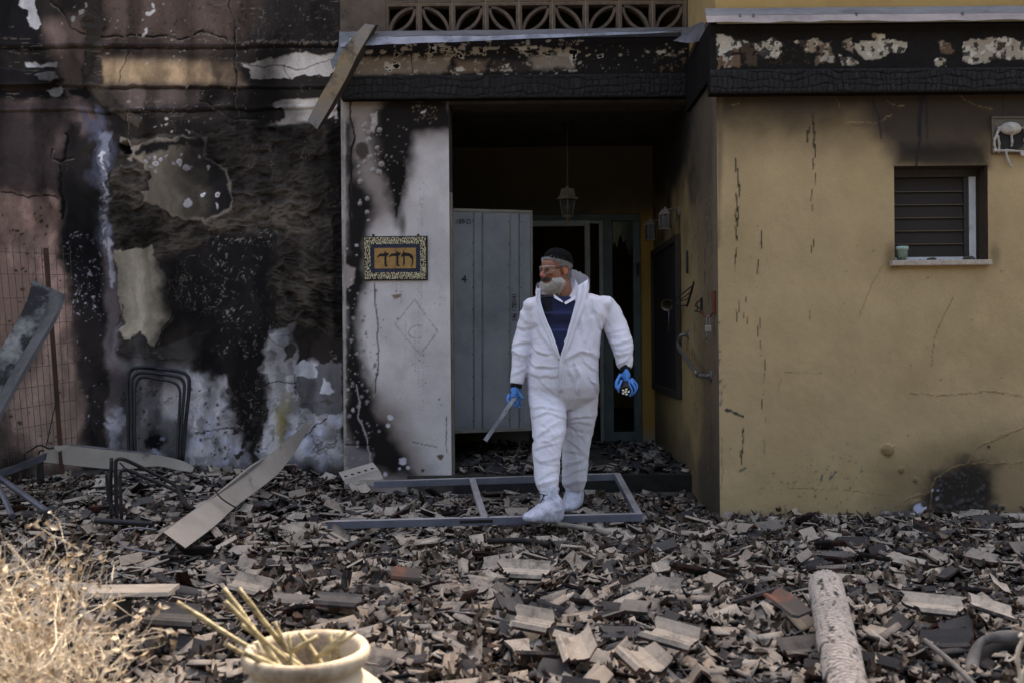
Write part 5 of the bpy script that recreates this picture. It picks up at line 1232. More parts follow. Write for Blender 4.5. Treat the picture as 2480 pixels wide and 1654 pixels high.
bootie(1306,1352,1178,(1344,1266),(1284,1262),1270,YM-.30,YM-.41,YM-.32)
bootie(1372,1407,1184,(1392,1230),(1376,1238),1234,YM+.175,YM+.06,YM+.19)
# ---- what the hands hold
b = MB(); a0, a1 = P(1247,962,YH-.02), P(1175,1067,YH-.10); ax = (a1-a0).normalized(); sd2 = ax.cross(Vector((0,1,0))).normalized()
M4 = Matrix((sd2, ax.cross(sd2), ax)).transposed().to_4x4(); M4.translation = a0; L = (a1-a0).length
b.box((-.014,-.010,0),(.014,-.007,L), M4); b.box((-.014,-.0065,0),(-.0115,.010,L), M4); b.box((.0115,-.0065,0),(.014,.010,L), M4); b.box((-.0113,.0073,0),(.0113,.010,L), M4)
bar = b.build('metal_bar', M_alu, None, .001); tag(bar, 'short scratched aluminium bar gripped in the lowered blue glove', 'bar')
for t in (.32,): 
    b = MB(); b.tube([M4 @ Vector((0,-.0105,L*t)), M4 @ Vector((0,-.0125,L*t))], .0045, 10); b.build('rivet', M_black, bar)
    b = MB(); b.tube([M4 @ Vector((0,.0101,L*t)), M4 @ Vector((0,.0135,L*t))], .0045, 10); b.build('rivet', M_black, bar)
f0, f1 = P(1516,925,YG-.02), P(1515,947,YG-.13); ax = (f1-f0).normalized(); Mf = ax.to_track_quat('Z','Y').to_matrix().to_4x4(); Mf.translation = f1
fl_ = empty('flashlight', f0, 'black multi-bulb flashlight held pointing forward in the blue glove', 'flashlight')
b = MB(); b.lathe([(.0001,-.16),(.018,-.16),(.019,-.06),(.024,-.04),(.032,-.02),(.0325,.002),(.029,.002),(.028,-.006),(.0001,-.006)], 22, Mf); b.build('body', M_black, fl_)
M_chr = NT('chrome').set(Base_Color=(.85,.85,.85,1), Metallic=1., Roughness=.12).m
for k in range(6):
    a = k*math.pi/3; q = Vector((.0175*math.cos(a), .0175*math.sin(a), 0)) if k < 5 else Vector((0,0,0))
    if k < 5: q = Vector((.018*math.cos(k*2*math.pi/5), .018*math.sin(k*2*math.pi/5), 0))
    b = MB(); b.lathe([(.0001,-.004),(.003,-.003),(.0085,.003),(.0088,.004)], 12, Mf @ Matrix.Translation(q)); b.build('reflector', M_chr, fl_)
# ================================================================== things on and around the house
M_tube = mat('burnt_tube', S(26,25,27), S(44,43,47), 14, .5, .2, .2, dirt=S(80,74,70), dirt_scale=5, dirt_thr=(.62,.8))
M_rust = mat('rusty_iron', S(70,52,44), S(48,38,34), 10, .85, .2, .3)
M_strip = mat('ashy_sheet', S(158,150,142), S(140,132,124), 3, .6, .1, .1, dirt=S(84,78,74), dirt_scale=4, dirt_thr=(.62,.74))
def solid(name, m, parent, build, bev=0):
    b = MB(); build(b); return b.build(name, m, parent, bev)
# ---- ceramic name sign
sg = empty('house_sign', P(957,650,YP), 'rectangular ceramic house sign with three black Hebrew letters and floral border', 'sign')
YS = YP-.02
def sq(x0, y0, x1, y1, Y): a, b_ = P(x0,y0,Y), P(x1,y1,Y); return a, b_
SG = lambda u, v: (860+u*.08507, 560+v*.08507)
def sbox(name, u0, v0, u1, v1, Y0, Y1, m, bev=0):
    p, q = P(*SG(u0,v0),Y0), P(*SG(u1,v1),Y0); b = MB(); b.box((p.x,Y0,q.z),(q.x,Y1,p.z)); return b.build(name, m, sg, bev)
sbox('frame', 240,155,2070,1395, YS, YP-.004, M_black, .003)
def floral():
    t = NT('floral_glaze'); v = t.coord('Object', (1,1,1))
    w1 = t.n('TexWave', {'Vector': v, 'Scale': 16, 'Distortion': 14, 'Detail': 2, 'Detail Scale': 2.2}); vo = t.n('TexVoronoi', {'Vector': v, 'Scale': 42})
    cc = t.mix(t.ramp((w1,1), [(.46,0.),(.54,1.)]), S(28,28,40), S(176,166,134)); cc = t.mix(t.ramp((vo,0), [(.25,1.),(.32,0.)]), cc, S(96,44,40)); cc = t.mix(t.ramp((vo,0), [(.12,1.),(.16,0.)]), cc, S(30,36,80))
    t.set(Base_Color=cc, Roughness=.25); return t.m
M_flo = floral()
Y2 = YS-.0035
for nm, a in (('border_tile',(262,185,2015,378)),('border_tile',(262,1172,2030,1360)),('border_tile',(262,381,440,1169)),('border_tile',(1848,381,2020,1169))): sbox(nm, *a, Y2, YS-.0005, M_flo)
M_navy = mat('navy_glaze', S(30,34,52), S(48,54,74), 60, .3, thr=(.55,.62))
for a in ((443,381,1845,476),(443,1074,1845,1169),(443,479,545,1071),(1738,479,1845,1071)): sbox('inner_border', *a, Y2-.0005, YS-.0006, M_navy)
M_och = mat('ochre_glaze', S(158,122,74), S(136,102,62), 22, .3)
sbox('plate', 548,479,1140,1071, Y2-.0002, YS-.0007, M_och); sbox('plate', 1146,479,1735,1071, Y2-.0002, YS-.0007, M_och)
def letter(pts):
    b = MB(); b.prism([P(*SG(u,v), Y2-.0028) for u, v in pts], (0,.0022,0)); b.build('letter', M_black, sg)
dal = [(846,530),(858,590),(900,625),(965,632),(945,690),(895,725),(893,965),(905,975),(930,962),(925,1000),(885,1020),(850,1000),(835,960),(835,725),(720,720),(655,745),(632,775),(625,735),(690,655),(830,640)]
letter(dal); letter([(u+338,v-8) if u < 800 or u > 800 else (u,v) for u, v in dal])
letter([(1370,520),(1380,580),(1415,615),(1530,628),(1610,670),(1655,735),(1662,840),(1650,930),(1600,1040),(1588,1025),(1612,930),(1620,840),(1590,770),(1530,720),(1412,715),(1412,930),(1365,1005),(1356,990),(1368,900),(1368,725),(1312,748),(1310,700),(1345,640),(1362,620)])
for u in (515,1795): sbox('hanger', u-30,85,u+30,154, YP-.012, YP-.004, M_rust)

# ---- pendant lantern
LY = 2.3
lan = empty('pendant_lantern', P(1373,312,LY), 'hanging porch lantern with tapered glass body on a long rod', 'lantern')
M_lan = mat('dusty_lantern_metal', S(118,108,96), S(92,84,74), 12, .6, .2); M_lgl = NT('frosted_dusty_glass'); M_lgl.set(Base_Color=(*S(130,130,132),1), Roughness=.2, Transmission_Weight=.85); M_lgl = M_lgl.m
lp = lambda py: P(1374,py,LY)
sc_ = (LY-CAMY)/F
def T(p): return Matrix.Translation(p)
ctop = Vector((lp(312).x, LY, ZC))
solid('rose', M_black, lan, lambda b: b.lathe([(.0001,0),(.04,0),(.03,-.05),(.012,-.08),(.0001,-.08)], 16, T(ctop)))
solid('rod', M_lan, lan, lambda b: b.tube([ctop+Vector((0,0,-.07)), lp(432)], .005, 8))
for k in range(4):
    c0 = lp(436+k*6.5)
    solid('chain_link', M_lan, lan, lambda b: b.tube([c0+Vector(((.009*math.cos(a) if k % 2 == 0 else 0), (.009*math.cos(a) if k % 2 else 0), .016*math.sin(a))) for a in [i*2*math.pi/12 for i in range(13)]], .0025, 5, False))
H = lambda py: lp(py).z-lp(483).z
solid('roof_cap', M_lan, lan, lambda b: b.lathe([(.0001,H(452)),(.012,H(454)),(.018,H(457)),(.062*1.0,H(459)),(.085,H(478)),(.112,H(482)),(.110,H(485)),(.05,H(484)),(.0001,H(480))], 6, T(lp(483)) @ Matrix.Rotation(R(30),4,'Z'), smooth=False))
solid('glass_body', M_lgl, lan, lambda b: b.lathe([(.078,H(485)),(.048,H(525)),(.046,H(525)),(.076,H(485))], 6, T(lp(483)) @ Matrix.Rotation(R(30),4,'Z'), smooth=False))
for k in range(6):
    a = R(30)+k*math.pi/3; solid('glazing_bar', M_lan, lan, lambda b: b.tube([lp(483)+Vector((.079*math.cos(a),.079*math.sin(a),H(485))), lp(483)+Vector((.049*math.cos(a),.049*math.sin(a),H(525)))], .004, 5))
solid('finial', M_lan, lan, lambda b: b.lathe([(.0001,H(522)),(.05,H(523)),(.05,H(526)),(.018,H(530)),(.008,H(536)),(.012,H(541)),(.006,H(546)),(.0001,H(548))], 10, T(lp(483))))
solid('bulb', M_white, lan, lambda b: b.ball(lp(503), (.02,.02,.035)))

# ---- wall lanterns on the side wall
def wall_lantern(py_top, Yw, s, label):
    px, py = py_top; r = empty('wall_lantern', P(px,py,Yw), label, 'lantern', 'lanterns on the porch side wall')
    c0 = P(px, py, Yw); k = (Yw-CAMY)/F; wallp = Vector((XC, Yw+.05, c0.z+.005)); q = lambda v: c0+Vector(v)
    hgt_ = 46*k*s; rad = 18*k*s
    solid('wall_plate', M_lan, r, lambda b: b.tube([wallp+Vector((-.018,0,0)), wallp+Vector((.002,0,0))], .05*s, 16)); solid('arm', M_lan, r, lambda b: b.tube(curve_pts([wallp, wallp+Vector((-.05,-.01,.02)), Vector((c0.x+rad*.6, Yw, c0.z+.02))], 10), .010, 8))
    solid('roof_cap', M_lan, r, lambda b: b.lathe([(.0001,.05*s),(.008,.045*s),(.012,.03*s),(rad*.55,.022*s),(rad*1.0,-.022*s),(rad*1.1,-.028*s),(.0001,-.028*s)], 6, T(c0), smooth=False))
    solid('glass_body', M_lgl, r, lambda b: b.lathe([(rad*.9,-.03*s),(rad*.9,-hgt_),(rad*.85,-hgt_),(rad*.85,-.03*s)], 6, T(c0), smooth=False)); solid('base_ring', M_lan, r, lambda b: b.lathe([(.0001,-hgt_),(rad,-hgt_),(rad,-hgt_-.008),(.0001,-hgt_-.012)], 6, T(c0), smooth=False))
    for i in range(6): a = i*math.pi/3; solid('glazing_bar', M_lan, r, lambda b: b.tube([q((rad*.92*math.cos(a),rad*.92*math.sin(a),-.028*s)), q((rad*.92*math.cos(a),rad*.92*math.sin(a),-hgt_))], .004, 5))
    solid('bulb', M_strip, r, lambda b: b.lathe([(.0001,-.04*s),(.014,-.045*s),(.016,-.08*s),(.010,-.11*s),(.0001,-.115*s)], 10, T(c0)))
wall_lantern((1611,514), 1.6, .88, 'nearer clear-glass lantern on the porch side wall above the dark board')
wall_lantern((1575,540), 2.6, .88, 'farther small lantern on the porch side wall, next to the doorway')

# ---- dark framed board on the side wall
def SW(px, z=None, py=None, off=0):
    """point on the side wall seen at column px and row py"""
    x, y = unroll(px, py); d = F*(XC-off)/x; return Vector((XC-off, CAMY+d, CAMZ-y*d/F))
bd = empty('wall_board', SW(1620,py=950), 'tall dark carved wooden panel in a frame hung on the ochre porch wall', 'panel')
y0, y1 = SW(1651,py=800).y, SW(1588,py=800).y; z0, z1 = SW(1651,py=966).z, SW(1651,py=566).z
M_dw = mat('burnt_dark_wood', S(38,32,30), S(56,46,40), 10, .8, bump=.5, stretch=(1,1,.3)); M_dw2 = mat('dark_carving', S(46,40,42), S(26,24,26), 30, .7, bump=1.0, dist=.01)
solid('back_board', M_dw2, bd, lambda b: b.box((XC-.022,y0+.03,z0+.03),(XC-.004,y1-.03,z1-.03)))
for a, c_ in (((XC-.045,y0,z0),(XC-.004,y0+.06,z1)),((XC-.045,y1-.06,z0),(XC-.004,y1,z1)),((XC-.0445,y0+.06,z1-.06),(XC-.004,y1-.06,z1)),((XC-.0445,y0+.06,z0),(XC-.004,y1-.06,z0+.06))): solid('frame_bar', M_dw, bd, lambda b: b.box(a, c_), .004)
# ---- bell on a bracket, handrail, padlock on a hook, fittings
be = empty('hanging_bell', SW(1672,py=720), 'small brass bell with a pull chain on a wrought bracket by the porch corner', 'bell')
M_brass = mat('tarnished_brass', S(92,82,66), S(66,60,52), 12, .45, .6); wp_ = SW(1668,py=720)
solid('bracket', M_black, be, lambda b: [b.tube([SW(1682,py=685)+Vector((-.006,0,0)), SW(1666,py=742)+Vector((-.006,0,0))], .008, 6), b.tube(curve_pts([SW(1680,py=690), SW(1668,py=712)+Vector((-.05,0,.0)), SW(1655,py=735)+Vector((-.10,0,-.0))], 12), .005, 6), b.tube(curve_pts([SW(1667,py=738), SW(1660,py=738)+Vector((-.05,0,-.01)), SW(1655,py=735)+Vector((-.10,0,0))], 12), .005, 6), b.tube(curve_pts([SW(1676,py=705), SW(1668,py=722)+Vector((-.03,0,.01)), SW(1664,py=730)+Vector((-.06,0,0)), SW(1672,py=722)], 14), .004, 5)])
bp = SW(1655,py=735)+Vector((-.13,-.02,-.01)); Mb = Matrix.Translation(bp) @ Vector((-.55,-1,-.25)).normalized().to_track_quat('Z','Y').to_matrix().to_4x4()
solid('bell', M_brass, be, lambda b: b.lathe([(.0001,-.07),(.02,-.07),(.03,-.04),(.036,.0),(.05,.03),(.047,.03),(.033,0),(.026,-.04),(.0001,-.06)], 20, Mb))
solid('pull_chain', M_alu, be, lambda b: b.tube([bp+Vector((0,-.03,-.045)), bp+Vector((0.004,-.03,-.10)), bp+Vector((-.002,-.03,-.16))], .003, 5)); solid('chain_weight', M_black, be, lambda b: b.lathe([(.0001,0),(.005,-.005),(.008,-.04),(.004,-.07),(.0001,-.075)], 10, T(bp+Vector((-.002,-.03,-.155)))))
hr = empty('grab_rail', SW(1720,py=915), 'bent steel grab rail fixed low on the porch side wall', 'handrail')
M_rail = mat('brushed_steel', S(116,112,108), S(92,88,86), 20, .4, .5)
q0, q1 = SW(1664,py=828)+Vector((-.07,0,0)), SW(1712,py=905)+Vector((-.06,0,0)); f0_, f1_ = SW(1668,py=812), SW(1722,py=910)
solid('rail', M_rail, hr, lambda b: b.tube(curve_pts([f0_, f0_+Vector((-.06,0,.0)), q0+Vector((-.005,-.03,-.03)), (q0+q1)/2+Vector((-.02,0,0)), q1+Vector((-.02,.02,.02)), q1+Vector((.0,-.01,-.01)), f1_], 40), .016, 12)); 
for p in (f0_, f1_): solid('flange', M_rail, hr, lambda b: b.tube([p+Vector((-.008,0,0)), p+Vector((.001,0,0))], .04, 18))
hk = empty('padlock_hook', SW(1731,py=740), 'red painted iron hook with a padlock hanging by the ochre corner', 'hook')
M_red = mat('rusty_red_paint', S(112,58,44), S(86,46,38), 14, .7); h0 = SW(1733,py=705); h1 = SW(1731,py=760)
solid('hook', M_red, hk, lambda b: [b.box((XC-.02,h0.y-.02,h1.z),(XC-.001,h0.y+.03,h0.z)), b.tube(curve_pts([h1+Vector((-.01,0,.01)), h1+Vector((-.04,0,-.02)), h1+Vector((-.075,0,-.01)), h1+Vector((-.085,0,.02))], 12), .008, 8)], .002)
pk = h1+Vector((-.045,-.005,-.07)); solid('shackle', M_alu, hk, lambda b: b.tube(curve_pts([pk+Vector((-.012,0,-.01)), pk+Vector((-.010,0,.04)), pk+Vector((0,0,.056)), pk+Vector((.010,0,.04)), pk+Vector((.012,0,-.01))], 16), .004, 7)); solid('padlock', mat('dirty_padlock', S(150,140,132), S(120,110,104), 14, .5), hk, lambda b: b.box(pk+Vector((-.022,-.01,-.055)), pk+Vector((.022,.01,-.008))), .004)
solid('key', M_alu, hk, lambda b: b.tube([pk+Vector((-.01,-.004,-.052)), pk+Vector((-.016,-.004,-.11))], .004, 6))
bx_ = SW(1700,py=740); jb = empty('burnt_switch_box', bx_, 'burnt open switch box with wires on the porch side wall', 'switch'); solid('socket', M_black, jb, lambda b: [b.box((XC-.006,bx_.y-.04,bx_.z-.055),(XC+.001,bx_.y+.04,bx_.z+.055))]); solid('wire', M_rust, jb, lambda b: [b.tube(curve_pts([bx_+Vector((-.005,-.02,.04)), bx_+Vector((-.04,-.02,.02)), bx_+Vector((-.03,.0,-.03)), bx_+Vector((-.05,.02,-.04)), bx_+Vector((-.006,.03,-.05))], 16), .004, 6), b.tube(curve_pts([bx_+Vector((-.005,.02,.045)), bx_+Vector((-.05,0,.0)), bx_+Vector((-.02,-.02,-.02)), bx_+Vector((-.006,-.03,-.045))], 12), .005, 6)])
mz = SW(1667,py=635); mm_ = empty('door_charm', mz, 'small slim metal case screwed to the porch side wall above the bell', 'charm'); solid('case', M_tube, mm_, lambda b: b.box((XC-.018,mz.y-.012,mz.z-.09),(XC-.001,mz.y+.012,mz.z+.09)), .004); solid('screw', M_alu, mm_, lambda b: b.ball((XC-.019,mz.y,mz.z+.07), .005, 8, 6))

# ---- melted ventilator beside the window
ve = empty('melted_ventilator', P(2445,330,0), 'square wall vent with its white plastic fan cover melted into drips', 'vent')
a, c_ = P(2402,283,-.02), P(2502,372,-.02)
M_mel = mat('melted_plastic', S(170,164,158), S(128,116,106), 14, .4, bump=.5, dist=.01, dirt=S(70,58,48), dirt_thr=(.55,.7))
solid('plate', mat('sooty_vent_plate', S(96,86,74), S(66,58,50), 9, .6), ve, lambda b: [b.box((a.x,-.022,c_.z),(c_.x,-.004,c_.z+.012)), b.box((a.x,-.022,a.z-.012),(c_.x,-.004,a.z)), b.box((a.x,-.0215,c_.z+.012),(a.x+.012,-.004,a.z-.012)), b.box((c_.x-.012,-.0215,c_.z+.012),(c_.x,-.004,a.z-.012)), b.box((a.x+.012,-.014,c_.z+.012),(c_.x-.012,-.006,a.z-.012))])
vc_ = P(2450,330,-.02)
solid('fan_opening', M_black, ve, lambda b: b.tube([vc_+Vector((0,-.001,0)), vc_+Vector((0,.004,0))], .098, 24))
b = MB(); b.ball(P(2448,312,-.03), (.075,.03,.045))
for p in ([(2420,308),(2416,322),(2409,335)],[(2449,325),(2451,345),(2449,357)],[(2478,308),(2484,322),(2480,345)],[(2409,335),(2408,352),(2412,364)],[(2416,330),(2420,350),(2418,372)],[(2405,366),(2450,366),(2500,370)],[(2436,362),(2438,378),(2446,400),(2452,404)],[(2470,366),(2476,378),(2480,372)]): b.tube(curve_pts([P(x,y,-.028) for x,y in p], 8), [.012,.009,.008,.011,.009,.007,.009,.006], 7)
link('melted_cover', fuse(b, .004, 2), M_mel, ve)
# ---- on the window sill
sz = P(2280,630,-.05).z
po = empty('flowerpot', P(2182,628,.02), 'small pale green flowerpot standing on the window sill', 'flowerpot')
pc = Vector((P(2184,620,.03).x, .03, sz)); kk = 6.68/2400
solid('pot', mat('pale_green_pot', S(150,172,166), S(120,140,132), 14, .6, dirt=S(74,92,66), dirt_scale=9, dirt_thr=(.52,.62)), po, lambda b: b.lathe([(.0001,0),(.028,0),(.037,.072),(.043,.073),(.044,.098),(.039,.098),(.034,.02),(.0001,.02)], 22, T(pc)))
solid('soil', M_soil, po, lambda b: b.lathe([(.0001,.085),(.037,.083)], 16, T(pc)))
M_peb = mat('dark_pebble', S(58,54,50), S(84,76,68), 20, .9)
for i, (px, s_, lb) in enumerate(((2228,.010,'tiny dark chip on the window sill right of the flowerpot'),(2256,.026,'flat brown stone in the middle of the window sill'),(2277,.012,'small chip right of the flat brown stone on the sill'),(2347,.034,'dark lump of debris at the right end of the window sill'),(2300,.009,'tiny crumb between stone and lump on the sill'))):
    b = MB(); p = P(px,628,.05); b.ball((p.x,.05,sz+s_*.35), (s_*1.3,s_,s_*.55), 9, 6)
    me = b.mesh('sill_stone'); c = vco(me); setco(me, c+ (fbm3(c[:,0]*60,c[:,1]*60,c[:,2]*60,2,i)-.5)[:,None]*s_*.6); tag(link('sill_stone', me, M_peb), lb, 'stone', 'stones on the window sill')

# ---- bent metal pieces off the roof edge
hg = empty('hanging_gutter', P(830,180,.98), 'bent rusty gutter length hanging diagonally off the porch eaves', 'gutter')
def fold(name, m, A, B, Y, th, parent, n=22, nrm=(0,1,.2), jit=.003):
    Ya = Y if isinstance(Y, list) else [Y]*len(A)
    A_ = curve_pts([P(x,y,yy) for (x,y), yy in zip(A,Ya)], n); B_ = curve_pts([P(x,y,yy) for (x,y), yy in zip(B, Ya)], n)
    b = MB(); b.strip(A_, B_, th, nrm); return b.build(name, m, parent)
M_hg = mat('rusty_gutter_sheet', S(132,112,84), S(112,108,110), 5, .55, .3, .2, dirt=S(70,58,48), dirt_scale=6, dirt_thr=(.52,.68))
fold('gutter_face', M_hg, [(884,58),(832,118),(806,180),(772,240),(745,292)], [(908,62),(868,130),(836,195),(800,258),(768,314)], [.95,.93,.95,.98,1.0], .003, hg)
A_ = curve_pts([P(x,y,Y_) for (x,y),Y_ in zip([(908.5,62),(868.5,130),(836.5,195),(800.5,258),(768.5,314)],[.95,.93,.95,.98,1.0])],22); B_ = curve_pts([P(x,y,Y_) for (x,y),Y_ in zip([(916,62),(882,130),(848,195),(812,258),(776,312)],[1.04,1.02,1.04,1.06,1.08])],22); b = MB(); b.strip(A_,B_,.003,(1,0,.5)); b.build('gutter_side', mat('gutter_side', S(70,62,54), S(50,46,44), 8, .7), hg)
fold('torn_flap', M_zinc, [(822,80),(818,120),(800,150)], [(846,84),(835,120),(806,170)], [.99,.97,.96], .003, hg, 10)

lg = empty('fallen_gutter', PZ(20,1080,.1), 'sooty folded sheet-metal gutter leaning at the left edge against the fence', 'gutter')
M_lg = mat('sooted_zinc', S(128,126,124), S(84,82,81), 5, .5, .3, .2, dirt=S(30,28,28), dirt_scale=4, dirt_thr=(.40,.54))
Yg = [.62,.55,.42,.3,.2]
fold('gutter_face', M_lg, [(80,678),(58,745),(0,850),(-60,960),(-110,1080)], [(122,698),(104,770),(40,880),(-20,990),(-70,1100)], Yg, .003, lg)
A_ = curve_pts([P(x,y,q) for (x,y),q in zip([(122.5,698),(104.5,770),(40.5,880),(-19.5,990),(-69.5,1100)],Yg)],22); B_ = curve_pts([P(x,y,q-.10) for (x,y),q in zip([(152,712),(128,775),(60,890),(0,1000),(-50,1110)],Yg)],22); b = MB(); b.strip(A_,B_,.003,(1,0,.5)); b.build('gutter_side', mat('gutter_black_side', S(52,50,52), S(80,78,80), 8, .6), lg)
A2 = curve_pts([P(x,y,q-.10) for (x,y),q in zip([(152.5,712),(128.5,775),(60.5,890),(.5,1000),(-49.5,1110)],Yg)],22); B2 = [p+Vector((.012,.03,-.004)) for p in A2]; b = MB(); b.strip(A2,B2,.003,(0,0,1)); b.build('gutter_lip', M_alu, lg)

# ---- wire mesh fence
fe = empty('mesh_fence', PZ(120,1150,0), 'bowed wire mesh fence panel with a rusty post at the far left', 'fence')
def fpt(u, v):   # u: px along, v 0 bottom 1 top
    px = u; Yf = 1.15 - .0006*(180-px)
    top = 600+ (px/190)*8 if px < 150 else 606; bot = 1135-(px*.20)
    return P(px-(0 if v > .5 else 0)+ (1-v)*55*(1-px/260), top*v+bot*(1-v), Yf+.05*math.sin(v*3))
M_wire = mat('mesh_wire', S(58,54,52), S(84,78,74), 20, .6, .4)
us = [-110+i*17.5 for i in range(17)]
for i, u in enumerate(us): solid('wire', M_wire, fe, lambda b: b.tube([fpt(u, k/9) for k in range(10)]+[fpt(u,1)+Vector((-.004,0,.03))], .0022, 5))
for v in [0,.09,.18,.27,.36,.45,.55,.65,.77,.88,.98]: solid('wire', M_wire, fe, lambda b: b.tube([fpt(u, v) for u in us], .0022, 5))
pt = P(110,602,1.05); pb = P(150,1110,1.05); bx0 = Vector((.022,0,0))
solid('post', mat('rusty_post', S(84,58,46), S(56,44,40), 7, .8, .2, .3), fe, lambda b: b.tube([pt, (pt+pb)/2, pb+Vector((0,0,-.12))], [(.032,.02)]*3, 4, smooth=False))
solid('brace', M_black, fe, lambda b: b.tube([P(138,960,1.0), P(112,1080,.95)], .004, 5))

# ---- folded burnt chair frames leaning on the wall
cf = empty('folded_chair_frame', P(385,1110,1.3), 'blackened nested tube frames of a folding chair leaning upright on the wall', 'chair')
def loop(pts, Y, r, name, m, parent, n=40): solid(name, m, parent, lambda b: b.tube(curve_pts([P(x,y,Y+dy) for x,y,dy in pts], n), r, 9))
loop([(312,1118,-.12),(310,1000,-.05),(309,920,0),(318,896,.02),(335,890,.02),(385,893,.02),(435,900,.02),(455,912,.01),(458,940,0),(450,1020,-.05),(442,1118,-.12)], 1.36, .015, 'outer_tube', M_tube, cf, 60)
loop([(322,1118,-.14),(320,1000,-.08),(318,930,-.02),(328,908,0),(345,902,0),(385,905,0),(428,912,0),(444,924,0),(446,950,-.02),(440,1020,-.07),(434,1118,-.14)], 1.34, .013, 'inner_tube', M_tube, cf, 60)
loop([(328,1120,-.16),(326,1000,-.10),(326,945,-.04),(334,920,-.02),(350,913,-.02),(385,918,-.02),(420,926,-.02),(434,940,-.02),(436,965,-.04),(432,1030,-.08),(428,1120,-.16)], 1.33, .011, 'seat_tube', M_tube, cf, 60)
solid('crossbar', M_tube, cf, lambda b: b.tube([P(345,888,1.36), P(376,890,1.36)], .012, 8))

# ---- garden chair frame tipped over in the rubble
gc = empty('garden_chair_frame', PZ(300,1262,.02), 'burnt garden chair frame of bent black tubes tipped over in the rubble', 'chair')
loop([(283,1262,.0),(281,1180,0),(280,1122,0),(285,1112,.0),(300,1112,.02),(330,1125,.1),(400,1160,.2),(428,1178,.22),(436,1196,.2),(446,1230,.1)], -.45, .012, 'arm_tube', M_tube, gc, 50)
loop([(295,1262,-.05),(292,1190,-.05),(291,1150,-.05),(296,1138,-.05),(310,1138,0),(350,1155,.08),(410,1180,.15),(440,1200,.15),(460,1235,.1)], -.48, .011, 'arm_tube', M_tube, gc, 50)
loop([(270,1258,0),(268,1180,0),(270,1108,0)], -.42, .012, 'leg', M_tube, gc, 12); loop([(276,1250,-.03),(262,1200,-.03),(258,1140,-.03)], -.44, .010, 'leg', M_tube, gc, 12)
loop([(430,1180,.1),(445,1215,.0),(470,1232,-.05)], -.42, .014, 'leg', M_black, gc, 12); loop([(290,1120,.1),(330,1160,.18),(345,1172,.2)], -.44, .005, 'brace', M_tube, gc, 10)

# ---- curved sheets
sh = empty('buckled_sheet', P(270,1120,1.1), 'long buckled beige metal sheet lying along the foot of the blackened wall', 'sheet')
fold('sheet_face', M_strip, [(112,1088),(160,1080),(230,1086),(300,1094),(380,1102),(440,1115),(470,1132)], [(104,1118),(160,1124),(230,1132),(300,1136),(380,1128),(430,1138),(465,1142)], [1.0,1.05,1.1,1.1,1.1,1.1,1.05], .003, sh)
fold('rolled_edge', M_alu, [(112,1087),(160,1079),(230,1085),(300,1093),(380,1101)], [(112,1083),(160,1075),(230,1081),(300,1089),(380,1098)], [1.0,1.06,1.11,1.11,1.11], .006, sh)
fold('torn_corner', M_strip, [(130,1080),(150,1078),(170,1077)], [(140,1094),(150,1090),(166,1080)], [.95]*3, .002, sh, 8)
st = empty('curved_metal_strip', PZ(450,1320,.0), 'long ash-coated metal strip curving up out of the rubble against the wall', 'strip')
Yc = [-1.3,-.75,-.2,.4,.9,1.25]
fold('strip_face', M_strip, [(396,1288),(465,1238),(545,1185),(640,1110),(710,1052),(752,1016)], [(449,1326),(520,1272),(575,1222),(668,1150),(720,1085),(757,1018)], Yc, .003, st, 40, (0,.6,-1))
fold('edge_lip', mat('dark_lip', S(60,57,56), S(100,94,90), 9, .6), [(372,1310),(440,1258),(520,1200),(600,1136),(640,1108)], [(394,1289),(463,1239),(543,1186),(622,1124),(640,1110)], [-1.28,-.75,-.22,.24,.4], .004, st, 30, (0,.6,-1))
fold('edge_rim', M_strip, [(370,1308),(438,1256),(518,1198),(598,1133),(640,1106)], [(374,1312),(442,1260),(522,1202),(602,1138),(641,1110)], [-1.29,-.76,-.23,.23,.39], .006, st, 30, (0,.6,-1))
solid('binding_wire', M_rust, st, lambda b: b.tube(curve_pts([P(520,1185,-.42), P(535,1205,-.44), P(560,1222,-.42), P(572,1228,-.38)], 10), .005, 6))

# ---- pipes, hook rail and wire at the left
def pipe(name, ctrl, r, m, label, cat, n=16, grp=None):
    b = MB(); b.tube(curve_pts([P(*p) for p in ctrl], n), r, 12); o = b.build(name, m); return tag(o, label, cat, grp)
M_pipe = mat('grey_pipe', S(74,74,84), S(54,54,62), 8, .5, .2)
pipe('steel_pipe', [(-40,1130,.25),(50,1192,-.1),(118,1240,-.45)], .021, M_pipe, 'grey pipe slanting down into the rubble under the hook rail', 'pipe')
pipe('steel_pipe', [(-20,1150,.1),(8,1200,-.2),(30,1250,-.5)], .018, M_pipe, 'short steep pipe at the left edge beside the dry shrub', 'pipe')
pipe('steel_pipe', [(232,1260,-.62),(300,1264,-.63),(372,1268,-.65)], .018, M_tube, 'black pipe lying level on the rubble left of the metal strip', 'pipe')
pipe('steel_wire', [(378,1282,-.85),(330,1278,-.85),(295,1284,-.9),(286,1300,-1.0),(300,1322,-1.2),(340,1332,-1.28),(385,1338,-1.32)], .006, mat('loop_wire', S(104,102,108), None, 10, .4, .4), 'loop of thick grey wire on the rubble below the black pipe', 'wire', 26)
rk = empty('hook_rail', PZ(60,1180,.0), 'low grey metal rail with bent wire hooks on short legs at the left', 'rail')
fold('rail', M_pipe, [(-60,1156),(20,1132),(110,1098)], [(-60,1176),(20,1150),(106,1116)], [.35,.45,.55], .03, rk, 8)
loop([(96,1118,0),(98,1170,0)], .62, .026, 'leg', M_black, rk, 4); loop([(48,1140,0),(50,1165,0)], .5, .010, 'leg', M_rust, rk, 4)
